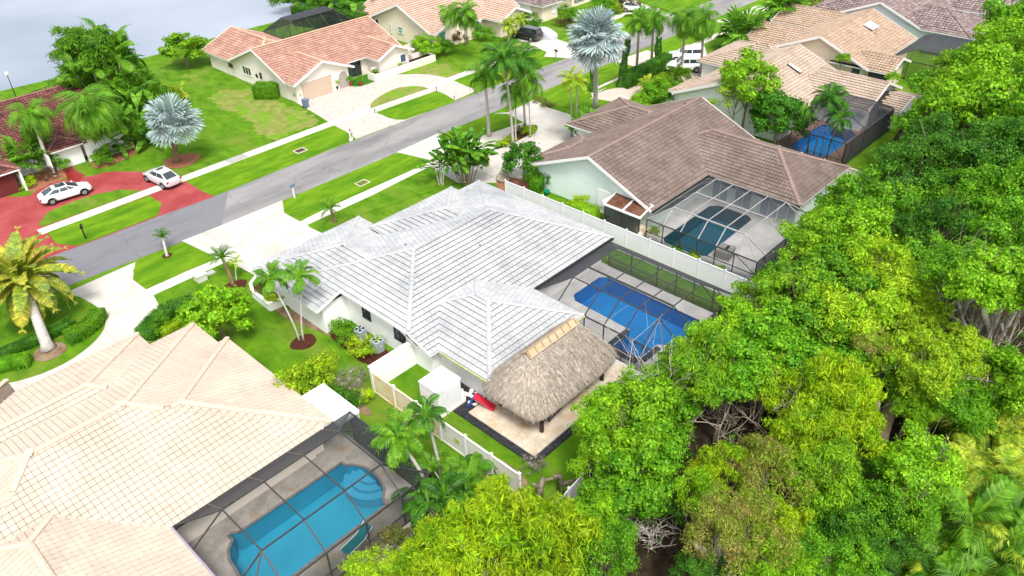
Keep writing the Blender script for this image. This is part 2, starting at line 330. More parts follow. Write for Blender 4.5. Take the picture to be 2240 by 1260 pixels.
def slab(name, pts, z1, mt, thick=0.0, px=True, label=None, cat=None, kind='structure', parent=None):
    poly = P2(pts) if px else pts
    b = MB()
    b.prism(poly, z1-max(thick, 0.004)+0.0, z1)
    o = b.build(name, mt, parent)
    if parent is None: tag(o, label, cat, None, kind)
    return o
def smooth_poly(pts, k=3):
    """Chaikin corner cutting, closed"""
    for _ in range(k):
        q = []
        for i in range(len(pts)):
            a, b = pts[i], pts[(i+1) % len(pts)]
            q.append((a[0]*.75+b[0]*.25, a[1]*.75+b[1]*.25)); q.append((a[0]*.25+b[0]*.75, a[1]*.25+b[1]*.75))
        pts = q
    return pts
def ellipse(cx, cy, rx, ry, n=26, wob=0.0, seed=0, rz=0.0):
    rnd = random.Random(seed); ph = rnd.random()*6
    out = []
    for k in range(n):
        a = 2*PI*k/n; f = 1+wob*math.sin(3*a+ph)+wob*0.6*math.sin(5*a+ph*2)+wob*0.5*(rnd.random()-.5)
        x, y = rx*math.cos(a)*f, ry*math.sin(a)*f
        out.append((cx+x*math.cos(rz)-y*math.sin(rz), cy+x*math.sin(rz)+y*math.cos(rz)))
    return out
def clip_poly(poly, a, b, c):
    """keep a*x+b*y+c >= 0"""
    out = []
    for i in range(len(poly)):
        p, q = poly[i-1], poly[i]
        dp, dq = a*p[0]+b*p[1]+c, a*q[0]+b*q[1]+c
        if (dp >= 0) != (dq >= 0):
            t = dp/(dp-dq); out.append((p[0]+(q[0]-p[0])*t, p[1]+(q[1]-p[1])*t))
        if dq >= 0: out.append(q)
    return out
def area(poly):
    return abs(sum(poly[i-1][0]*poly[i][1]-poly[i][0]*poly[i-1][1] for i in range(len(poly))))/2
def poly_holes(name, outer, holes, z, mt, parent=None):
    me = bpy.data.meshes.new(name); bm = bmesh.new(); es = []
    for lp in [outer]+holes:
        vs = [bm.verts.new((p[0], p[1], z)) for p in lp]
        es += [bm.edges.new((vs[i-1], vs[i])) for i in range(len(vs))]
    bmesh.ops.triangle_fill(bm, use_beauty=True, use_dissolve=False, edges=es)
    bmesh.ops.recalc_face_normals(bm, faces=bm.faces)
    for f in bm.faces:
        if f.normal.z < 0: f.normal_flip()
    bm.to_mesh(me); bm.free(); me.materials.append(mt)
    return link(name, me, parent)

# ================================================================== GROUND, WATER, ROADS
POOL_W = [(39.1,30.9),(39.7,31.55),(43.1,31.55),(43.6,31.0),(43.5,22.2),(42.9,21.6),(40.0,21.6),(39.4,22.1),(38.8,22.9),(36.8,22.9),(36.3,25.3),(38.9,25.4)]
POOL_B = [(8.0,28.4),(8.25,27.3),(8.8,26.6),(9.6,26.3),(16.3,26.3),(16.5,26.8),(17.0,27.3),(17.3,28.0),(17.4,28.8),(17.25,29.6),(16.9,30.3),(16.6,30.45),(16.58,30.9),(9.5,31.0),(9.2,31.3),(8.95,31.2),(9.0,30.8),(8.5,30.4),(8.2,29.8)]
POOL_R = [(51.0,27.3),(51.5,26.5),(59.6,26.7),(60.1,27.3),(60.1,30.4),(59.4,31.1),(51.6,31.1),(51.0,30.5)]
POOL_T = [(75.9,28.0),(76.5,27.3),(83.6,27.3),(84.3,28.0),(84.6,28.4),(86.2,28.4),(86.4,30.6),(84.6,30.8),(84.0,31.6),(76.7,31.6),(75.9,30.8)]
shore = []
for i in range(49):
    x = -90 + i*10.5
    shore.append((x, 117.3 + 0.9*math.sin(x*0.09) + 0.5*math.sin(x*0.23+1)))
land = [(-90,-160)] + [(420,-160)] + shore[::-1]
g = poly_holes('ground', land, [POOL_W, POOL_B, POOL_R, POOL_T], 0.0, GRASS); tag(g, kind='structure')
b = MB()
for i in range(len(shore)-1):
    (x0, y0), (x1, y1) = shore[i], shore[i+1]
    b.add([(x0,y0,0),(x1,y1,0),(x1,y1+1.6,-0.55),(x0,y0+1.6,-0.55)], [(0,1,2,3)])
tag(b.build('bank', mat('wet_bank', (0.28,0.36,0.12), (0.42,0.44,0.26), 1.0, 0.9)), kind='structure')
wm = bpy.data.materials.new('lake_water'); wm.use_nodes = True
n = wm.node_tree.nodes; l = wm.node_tree.links; pb = n['Principled BSDF']
pb.inputs['Base Color'].default_value = (0.17, 0.205, 0.25, 1); pb.inputs['Roughness'].default_value = 0.12; pb.inputs['IOR'].default_value = 1.33
no = n.new('ShaderNodeTexNoise'); no.inputs['Scale'].default_value = 0.9; no.inputs['Detail'].default_value = 6
no2 = n.new('ShaderNodeTexNoise'); no2.inputs['Scale'].default_value = 0.02; no2.inputs['Detail'].default_value = 3
ge = n.new('ShaderNodeNewGeometry'); l.new(ge.outputs['Position'], no.inputs['Vector']); l.new(ge.outputs['Position'], no2.inputs['Vector'])
bp = n.new('ShaderNodeBump'); bp.inputs['Strength'].default_value = 0.35; bp.inputs['Distance'].default_value = 0.04
l.new(no.outputs[0], bp.inputs['Height']); l.new(bp.outputs[0], pb.inputs['Normal'])
mx = n.new('ShaderNodeMix'); mx.data_type = 'RGBA'; mx.inputs[6].default_value = (0.17,0.21,0.26,1); mx.inputs[7].default_value = (0.31,0.35,0.41,1)
mr = n.new('ShaderNodeMapRange'); mr.inputs['From Min'].default_value = 0.35; mr.inputs['From Max'].default_value = 0.65
l.new(no2.outputs[0], mr.inputs['Value']); l.new(mr.outputs[0], mx.inputs[0]); l.new(mx.outputs[2], pb.inputs['Base Color'])
b = MB(); b.add([(-600,100,-0.5),(1200,100,-0.5),(1200,1300,-0.5),(-600,1300,-0.5)], [(0,1,2,3)])
tag(b.build('lake', wm), kind='structure')

def wood_floor():
    e = P2([(880,1150),(930,1085),(1060,1080),(1180,1130),(1290,1085),(1280,990),(1340,860),(1500,800),(1600,720),(1680,640),(1730,560),(1800,480),(1900,405),(1930,340),(1990,250),(2060,120),(2200,50)])
    poly = [(8,-120)] + [(13,15)] + e + [(400,60),(400,-150)]
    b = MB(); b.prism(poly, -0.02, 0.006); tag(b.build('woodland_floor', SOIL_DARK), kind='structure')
wood_floor()
slab('verge', [(-60,58.4),(30,58.4),(60,58.6),(200,58.4),(200,63),(60,62.8),(30,62.8),(13,64.2),(-60,65)], 0.006, GRASS_B, px=False)
slab('verge', [(-60,71.5),(13,69.6),(29,68.8),(60,68.8),(200,68.8),(200,74.6),(-60,74.6)], 0.006, GRASS_B, px=False)
slab('road', [(-70,64.8),(13,63.9),(26.8,63.0),(31.0,68.95),(28,69.1),(13,70.0),(-70,71.5)], 0.012, ASPHALT, px=False)
slab('road', [(26.8,63.0),(32,62.6),(60,62.75),(86,62.6),(400,61.8),(400,67.4),(84,68.5),(43,69.1),(31.0,68.95)], 0.0125, ASPHALT_OLD, px=False)
slab('cross_road', [(158,22),(400,22),(400,30),(158,30)], 0.012, ASPHALT_OLD, px=False)
# pale driveways
slab('driveway', [(398,527),(475,564),(500,572),(566,607),(640,640),(720,600),(830,530),(790,500),(715,505),(706,511),(676,495),(657,485),(622,466),(618,438),(500,487)], 0.018, CONC_B)
slab('driveway', smooth_poly([(300,572),(300,572),(288,600),(318,633),(335,644),(348,668),(349,690),(335,725),(300,750),(300,900),(60,980),(-60,980),(-60,870),(0,842),(50,832),(100,815),(150,792),(200,756),(228,724),(232,700),(222,678),(195,660),(145,640),(145,640)],1), 0.018, CONC_B)
slab('paved_driveway', [(647,224),(700,255),(735,277),(757,288),(779,304),(886,264),(960,235),(1046,197),(1020,189),(992,176),(975,170),(956,166),(940,163.5),(910,162),(878,163),(850,167),(806,184),(790,188),(763,187)], 0.018, SHELL)
slab('red_driveway', [(-80,440),(0,431),(60,430),(95,408),(120,398),(150,392),(200,385),(230,377),(260,375),(310,376),(330,378),(396,392),(420,405),(445,420),(470,430),(346,474),(165,542),(80,572),(0,606),(-80,640)], 0.018, RED)
slab('driveway', [(868,333),(956,293),(985,300),(1040,275),(1073,248),(1110,246),(1169,218),(1200,236),(1262,255),(1320,275),(1300,330),(1190,345),(1130,400),(1000,400),(940,362),(930,352)], 0.018, CONC_B)
slab('pink_driveway', [(1215,205),(1245,190),(1300,206),(1330,196),(1395,185),(1440,170),(1540,150),(1545,175),(1460,215),(1378,224),(1330,222),(1300,215),(1262,222),(1240,230)], 0.018, CONC_PINK)
slab('driveway', [(1344,134),(1415,110),(1470,124),(1540,150),(1480,165),(1440,156),(1404,150)], 0.019, CONC_PINK)
slab('driveway', [(1134,88),(1180,107),(1196,114),(1190,124),(1250,128),(1290,112),(1238,92),(1213,84),(1170,66),(1120,70)], 0.018, CONC_B)
slab('driveway', [(1398,20),(1430,30),(1462,40),(1480,36),(1440,18),(1400,8)], 0.018, CONC_B)
slab('driveway', [(1564,46),(1590,39.6),(1607,51),(1650,55),(1700,60),(1690,75),(1640,80),(1600,66)], 0.018, CONC_B)
slab('driveway', [(1620,28),(1658,10.7),(1680,16),(1710,22.5),(1740,34),(1700,42),(1650,33)], 0.018, CONC_B)
# sidewalks, real slabs with open joints
def sidewalk(x0, x1, y0, y1, gaps=(), L=1.52):
    b = MB(); x = x0; rnd = random.Random(int(y0))
    while x < x1:
        if not any(a < x < c for a, c in gaps):
            b.bx(x+0.012, x+L-0.012, y0, y1, -0.03, 0.026+rnd.random()*0.006)
        x += L
    return tag(b.build('sidewalk', CONC), kind='structure')
sidewalk(15.0, 108.0, 74.35, 75.65, gaps=[(85.5, 93.0)])
sidewalk(11.0, 140.0, 57.15, 58.35, gaps=[(64, 71)])
slab('sidewalk_patch', [(490,352),(530,337),(546,343),(506,358)], 0.0345, mat('patched_slab', (0.3,0.29,0.27), (0.38,0.37,0.35), 1, 0.9))
# lawn islands on the driveways (each a raised turf piece)
def turf(pts, mt=GRASS_B, z=0.045, r=0): 
    pts = smooth_poly(pts, r) if r else pts
    return slab('lawn_island', pts, z, mt, 0.04)
turf([(85,490),(92,497),(311,418),(266,415),(209,426),(159,441),(105,465)], GRASS)
turf([(104,509),(327,428),(354,446),(345,472),(172,538),(124,534)])
i1 = [(810,238),(811,228),(822,217),(840,206),(856,198),(870,193),(888,190),(906,189),(925,190),(938,194)]
turf(i1, GRASS_DRY)
turf([(823,246),(955,199),(972,206),(994,219),(991,225),(886,262),(868,262),(850,258)])
turf([(398,530),(476,566),(318,632),(291,612),(296,575)])
turf([(618,440),(622,466),(657,485),(905,360),(946,352),(870,334)])
turf([(676,497),(706,511),(760,480),(1000,400),(940,365)], GRASS)
turf([(957,298),(1000,315),(1145,268),(1110,250),(1075,248)])
turf([(1187,205),(1215,190),(1290,190),(1296,214),(1240,236),(1212,238),(1180,225)])
turf([(1290,205),(1318,190),(1404,152),(1430,152),(1330,192)])
turf([(1228,245),(1300,216),(1335,222),(1290,240),(1262,252)])
turf([(85,640),(175,650),(196,662),(219,688),(228,690),(130,745),(0,790),(-80,800),(-80,660)], GRASS)
def ragged(poly, amp, seed=4):
    rnd = random.Random(seed); out = []
    for i in range(len(poly)):
        a, c = Vector(poly[i-1]), Vector(poly[i]); L = (c-a).length; n = max(1, int(L/0.25)); N = Vector((-(c-a).y, (c-a).x))/max(L,1e-6)
        for k in range(n):
            s = (i*13+k)*0.25; out.append(tuple(a.lerp(c, k/n)+N*amp*(0.5*math.sin(s*2.3)+0.35*math.sin(s*5.1+1)+rnd.uniform(-.45,.45))))
    return out
# dry lawn patches
for pts in ([(458,210),(500,192),(560,200),(600,220),(712,262),(640,290),(590,310),(560,290),(545,262),(510,245),(470,232)],
            [(400,160),(415,164),(432,166),(420,172),(402,170)],
            [(878,163),(910,150),(935,137),(975,140),(1004,158),(1000,170),(975,175),(940,163)],
            [(1108,88),(1140,92),(1170,106),(1120,112),(1090,100)], [(840,1000),(0,0),(0,0)]):
    if pts[1] == (0,0): continue
    slab('dry_lawn', ragged(P2(smooth_poly(pts, 2)), 0.55), 0.005, GRASS_DRY, px=False)
# beds and mulch rings
def bed(pts=None, mt=MULCH, z=0.03, world=None, r=2, name='mulch_bed'):
    if world: return slab(name, world, z, mt, 0.03, px=False)
    return slab(name, smooth_poly(pts, r), z, mt, 0.03)
def ring(px, py, rx, ry, mt=MULCH, seed=0):
    c = at(px, py); bed(world=ellipse(c.x, c.y, rx, ry, 26, 0.05, seed), mt=mt, z=0.055)
ring(515,626,1.0,0.8,seed=1); ring(664,749,1.0,0.85,seed=2); ring(366,560,0.45,0.4,seed=3); ring(398,352,1.95,1.7,MULCH_RED,4)
bed([(712,728),(745,718),(840,760),(858,778),(835,795),(800,800),(762,770)], r=1)
bed([(60,424),(110,405),(160,380),(150,350),(60,400)], MULCH_RED)
bed([(205,372),(250,360),(310,330),(300,310),(230,330),(195,350)], MULCH_RED)
slab('red_path', [(148,395),(170,402),(185,383),(165,372),(152,360),(135,363),(143,378)], 0.034, RED_WET)
bed([(1085,330),(1150,300),(1176,285),(1176,272),(1150,275),(1120,290),(1080,322)], MULCH)
bed([(1080,400),(1110,385),(1160,398),(1150,425),(1100,420)], MULCH_RED)
bed([(70,770),(120,745),(150,755),(140,775),(100,792),(75,790)], SOIL, name='soil_bed')
bed([(1010,1100),(1060,1010),(1090,1000),(1150,1040),(1160,1090),(1100,1110)], SOIL, z=0.02, name='soil_bed', r=1)
bed([(780,1190),(850,1130),(890,1110),(905,1170),(890,1230),(800,1260)], mat('grey_soil', (0.28,0.25,0.22),(0.4,0.37,0.33),1.5,0.95), z=0.02, name='soil_bed')
bed([(740,860),(790,880),(820,905),(800,912),(740,880)], SOIL, z=0.02, name='soil_bed')
bed([(610,670),(690,700),(740,740),(720,735),(600,685)], SOIL, z=0.015, name='soil_bed', r=1)
bed([(1310,478),(1345,488),(1420,520),(1610,600),(1600,606),(1330,500)], SOIL, z=0.02, name='soil_bed', r=0)
slab('artificial_lawn', [(763,186),(775,190),(790,189),(838,172),(815,160),(765,178)], 0.03, TURF)
# patio of the thatched hut with travertine flags, black gravel border
def patio():
    b = MB(); rnd = random.Random(3)
    b.bx(24.85, 35.5, 22.4, 28.2, -0.02, 0.028, 0); tag(b.build('patio_base', CONC_EDGE), kind='structure')
    proto = {}
    root = thing('stone_patio', 'pale travertine patio in front of and under the thatched hut', 'patio')
    y = 22.42; k = 0
    while y < 28.1:
        x = 24.87; row = rnd.choice([0.4, 0.6])
        while x < 35.45:
            wd = min(rnd.choice([0.4, 0.6, 0.8]), 35.48-x)
            key = (round(wd,2), row)
            if key not in proto:
                q = MB(); q.box((0,0,0), (wd-0.012, min(row,28.18-y)-0.012, 0.03)); proto[key] = q.mesh('flagstone', TRAV2)
            if x < 30.5 and k < 300: link('flagstone', proto[key], root, (x+wd/2, y+row/2, 0.043+rnd.random()*0.004)); k += 1
            elif x >= 30.5: extra.box((x+wd/2, y+row/2, 0.043+rnd.random()*0.004), (wd-0.012, row-0.012, 0.03))
            x += wd
        y += row
    e = extra.build('flagstones', TRAV2, root); e['kind'] = 'stuff'
TRAV2 = mat('travertine_flag', (0.50, 0.415, 0.31), (0.62, 0.54, 0.44), 1.3, 0.7, 0.1, 20, island=0.04, objvar=0.06, col3=(0.53, 0.37, 0.21), scale3=0.7, lo3=0.5, hi3=0.68)
extra = MB()
patio()
def gravel_area(name, poly, n, seed, label):
    b = MB(); b.prism(poly, 0.0, 0.03); o = b.build('gravel_bed', GRAVEL); tag(o, kind='structure')
    rnd = random.Random(seed); b = MB(); xs = [p[0] for p in poly]; ys = [p[1] for p in poly]; c = 0
    def inside(x, y):
        r = False
        for i in range(len(poly)):
            x0, y0 = poly[i-1]; x1, y1 = poly[i]
            if (y0 > y) != (y1 > y) and x < (x1-x0)*(y-y0)/(y1-y0)+x0: r = not r
        return r
    while c < n:
        x = rnd.uniform(min(xs), max(xs)); y = rnd.uniform(min(ys), max(ys))
        if not inside(x, y): continue
        c += 1; s = rnd.uniform(0.025, 0.06); b.box((x, y, 0.035+s*0.2), (s, s*rnd.uniform(.6,1), s*.7), rnd.random()*3)
    tag(b.build(name, STONE_B), label, 'gravel', None, 'stuff')
gravel_area('black_stones', [(24.3,22.4),(24.3,31.2),(27.6,31.2),(27.6,28.22),(24.83,28.22),(24.83,22.4)], 2600, 1, 'black stones between the white shed and the patio')
gravel_area('black_stones', [(24.3,22.38),(24.5,21.9),(28.6,21.9),(28.6,22.38)], 900, 2, 'black stone strip at the far edge of the patio')
# black metal edging
b = MB()
for p, q in (((24.28,31.2),(24.28,22.1)),((24.28,22.1),(24.5,21.87)),((24.5,21.87),(28.6,21.87))): b.bar((*p,0.03),(*q,0.03),0.03,0.08)
tag(b.build('lawn_edging', FASCIA_DK), 'thin dark edging between lawn and black stones', 'edging')

WALL_W2 = mat('white_plastic', (0.8,0.8,0.8), rough=0.4)
# pools -------------------------------------------------------------
def pool(label, poly, deck, floor_m, deck_m, depth=1.5, band=None, zt=0.06, extra_steps=None):
    d = poly_holes('pool_deck', deck, [poly], zt, deck_m); tag(d, kind='structure')
    t = thing('swimming_pool', label, 'swimming pool')
    b = MB(); n = len(poly)
    ar = sum(poly[i-1][0]*poly[i][1]-poly[i][0]*poly[i-1][1] for i in range(n))
    pp = poly if ar > 0 else poly[::-1]
    for i in range(n):
        p, q = pp[i-1], pp[i]
        b.add([(p[0],p[1],zt-0.13),(q[0],q[1],zt-0.13),(q[0],q[1],-depth),(p[0],p[1],-depth)], [(0,1,2,3)])
    tri = tessellate_polygon([[Vector((p[0],p[1],0)) for p in pp]])
    b.add([(p[0],p[1],-depth) for p in pp], [tuple(x) for x in tri]); b.build('basin', floor_m, t)
    b = MB()
    for i in range(n):
        p, q = pp[i-1], pp[i]
        b.add([(p[0],p[1],zt),(q[0],q[1],zt),(q[0],q[1],zt-0.13),(p[0],p[1],zt-0.13)], [(0,1,2,3)])
        b.bar((p[0],p[1],zt+0.012),(q[0],q[1],zt+0.012),0.16,0.03)
    b.build('coping', band or deck_m, t)
    b = MB(); b.add([(p[0],p[1],zt-0.09) for p in pp], [tuple(x) for x in tri]); b.build('water_surface', W_POOL, t)
    return t
pw = pool('deep blue rectangular pool with cut corners beside the white-roofed house', POOL_W, [(35.1,20.4),(45.0,20.4),(45.0,33.2),(35.1,33.2)], POOL_BLUE, DECK)
pbg = pool('turquoise pool with rounded ends in the bottom left cage', POOL_B, [(6.6,24.5),(18.25,24.5),(18.25,33.4),(6.6,33.4)], POOL_AQUA, DECK_OLD, band=mat('coping_brown',(0.12,0.11,0.10),(0.2,0.18,0.16),3,0.8))
pbr = pool('dark teal pool behind the brown-roofed house', POOL_R, [(50.5,21.0),(61.5,21.0),(61.5,33.2),(50.5,33.2)], POOL_TEAL, DECK)
ptt = pool('blue pool half hidden by the slender palms', POOL_T, [(74.6,25.6),(87.0,25.6),(87.0,33.4),(74.6,33.4)], POOL_BLUE, mat('brown_pavers',(0.17,0.10,0.08),(0.24,0.15,0.12),1.0,0.9))
# steps of the turquoise pool: quarter discs in its rounded corner
for i, r in enumerate((1.75, 1.3, 0.85)):
    b = MB(); cx, cy = 17.45, 29.2
    pts = [(cx, cy-r)]
    arc = [(cx - r*math.cos(a), cy - r*math.sin(a)) for a in [(-PI/2.6)+k*(PI*0.85)/14 for k in range(15)]]
    pts = [p for p in arc]
    for e in ((1,0,-17.42),): pass
    b.prism([(min(p[0],17.2),p[1]) for p in pts]+[(17.2,cy-r*0.9)], -1.4, -0.75+0.25*i); b.build('step', POOL_STEP, pbg)
b = MB(); b.lathe([(0.14,0),(0.14,0.03),(0.0,0.031)], (11.6,27.2,-1.49), 14); b.build('drain_cover', WALL_W2, pbg)
# darker bench round the small extension of the blue pool
b = MB(); b.bx(36.05,36.75,22.9,25.5,0.05,0.10); b.bx(36.4,38.9,25.3,25.75,0.05,0.10); b.bx(36.7,38.7,22.45,22.9,0.05,0.10); b.build('dark_edge', TILE_EDGE, pw)

# ================================================================== HOUSES
class Wing:
    def __init__(s, x0, x1, y0, y1, ze, m, axis, lo, hi, ins_lo=None, ins_hi=None, notch=None):
        """axis 'x' or 'y' = ridge direction; lo / hi = 'hip' or 'gable' at the low / high end of the ridge"""
        s.notch = notch; s.x0, s.x1, s.y0, s.y1, s.ze, s.m, s.axis, s.lo, s.hi = x0, x1, y0, y1, ze, m, axis, lo, hi
        s.half = ((y1-y0) if axis == 'x' else (x1-x0))/2; s.zr = ze+m*s.half
        a0, a1 = (x0, x1) if axis == 'x' else (y0, y1)
        s.r0 = a0 + ((ins_lo or s.half) if lo == 'hip' else 0); s.r1 = a1 - ((ins_hi or s.half) if hi == 'hip' else 0)
        s.ml = (s.zr-ze)/max(1e-6, s.r0-a0) if lo == 'hip' else None
        s.mh = (s.zr-ze)/max(1e-6, a1-s.r1) if hi == 'hip' else None
        c = (y0+y1)/2 if axis == 'x' else (x0+x1)/2
        if axis == 'x':
            A, B_ = (s.r0, c, s.zr), (s.r1, c, s.zr)
            P = [(x0,y0,ze),(x1,y0,ze),(x1,y1,ze),(x0,y1,ze)]
            s.facets = [('-y',[P[0],P[1],B_,A]),('+y',[P[2],P[3],A,B_])]
            if lo == 'hip': s.facets.append(('-x',[P[3],P[0],A]))
            if hi == 'hip': s.facets.append(('+x',[P[1],P[2],B_]))
        else:
            A, B_ = (c, s.r0, s.zr), (c, s.r1, s.zr)
            P = [(x0,y0,ze),(x1,y0,ze),(x1,y1,ze),(x0,y1,ze)]
            s.facets = [('+x',[P[1],P[2],B_,A]),('-x',[P[3],P[0],A,B_])]
            if lo == 'hip': s.facets.append(('-y',[P[0],P[1],A]))
            if hi == 'hip': s.facets.append(('+y',[P[2],P[3],B_]))
        s.ridge = (Vector(A), Vector(B_)); s.P = [Vector(p) for p in P]
        s.hips = []
        if lo == 'hip': s.hips += [(s.P[0], Vector(A)), ((s.P[3] if axis == 'x' else s.P[1]), Vector(A))]
        if hi == 'hip': s.hips += [((s.P[1] if axis == 'x' else s.P[3]), Vector(B_)), (s.P[2], Vector(B_))]
    def z(s, x, y):
        if not (s.x0-1e-6 <= x <= s.x1+1e-6 and s.y0-1e-6 <= y <= s.y1+1e-6): return -9
        if s.axis == 'x': d = min(y-s.y0, s.y1-y)*s.m; e0, e1 = x-s.x0, s.x1-x
        else: d = min(x-s.x0, s.x1-x)*s.m; e0, e1 = y-s.y0, s.y1-y
        if s.ml: d = min(d, e0*s.ml)
        if s.mh: d = min(d, e1*s.mh)
        return s.ze+d
DIRS = {'-y': ((1,0),(0,1)), '+y': ((-1,0),(0,-1)), '-x': ((0,-1),(1,0)), '+x': ((0,1),(-1,0))}
def in_cut(cut, x, y): return cut is not None and x < cut[0] and y < cut[1]
def q_notch(w_, p): return w_.notch is not None and p.x < w_.notch[0] and (p.y-w_.notch[1])*w_.notch[2] > 0
def cut_pieces(poly, cut, notch=None):
    if notch is not None:
        X, Y, sg = notch; out = []
        a = clip_poly(poly, 1, 0, -X)
        if len(a) > 2: out.append(a)
        b_ = clip_poly(poly, -1, 0, X)
        if len(b_) > 2: b_ = clip_poly(b_, 0, -sg, sg*Y)
        if len(b_) > 2: out.append(b_)
        return out
    if cut is None: return [poly]
    cx, cy = cut; out = []
    a = clip_poly(poly, 1, 0, -cx)
    if len(a) > 2: out.append(a)
    c = clip_poly(clip_poly(poly, -1, 0, cx), 0, 1, -cy) if len(clip_poly(poly, -1, 0, cx)) > 2 else []
    if len(c) > 2: out.append(c)
    return out
def tile_profile(kind, wd):
    g = 0.013
    if kind == 'flat': return [(g, 0.0), (wd-g, 0.0)]
    if kind == 'slope': return [(g, 0.0), (wd*0.5, 0.012), (wd-g, 0.004)]
    return [(g, -0.01), (wd*0.16, 0.03), (wd*0.36, 0.052), (wd*0.58, 0.045), (wd*0.78, 0.008), (wd-g, -0.012)]
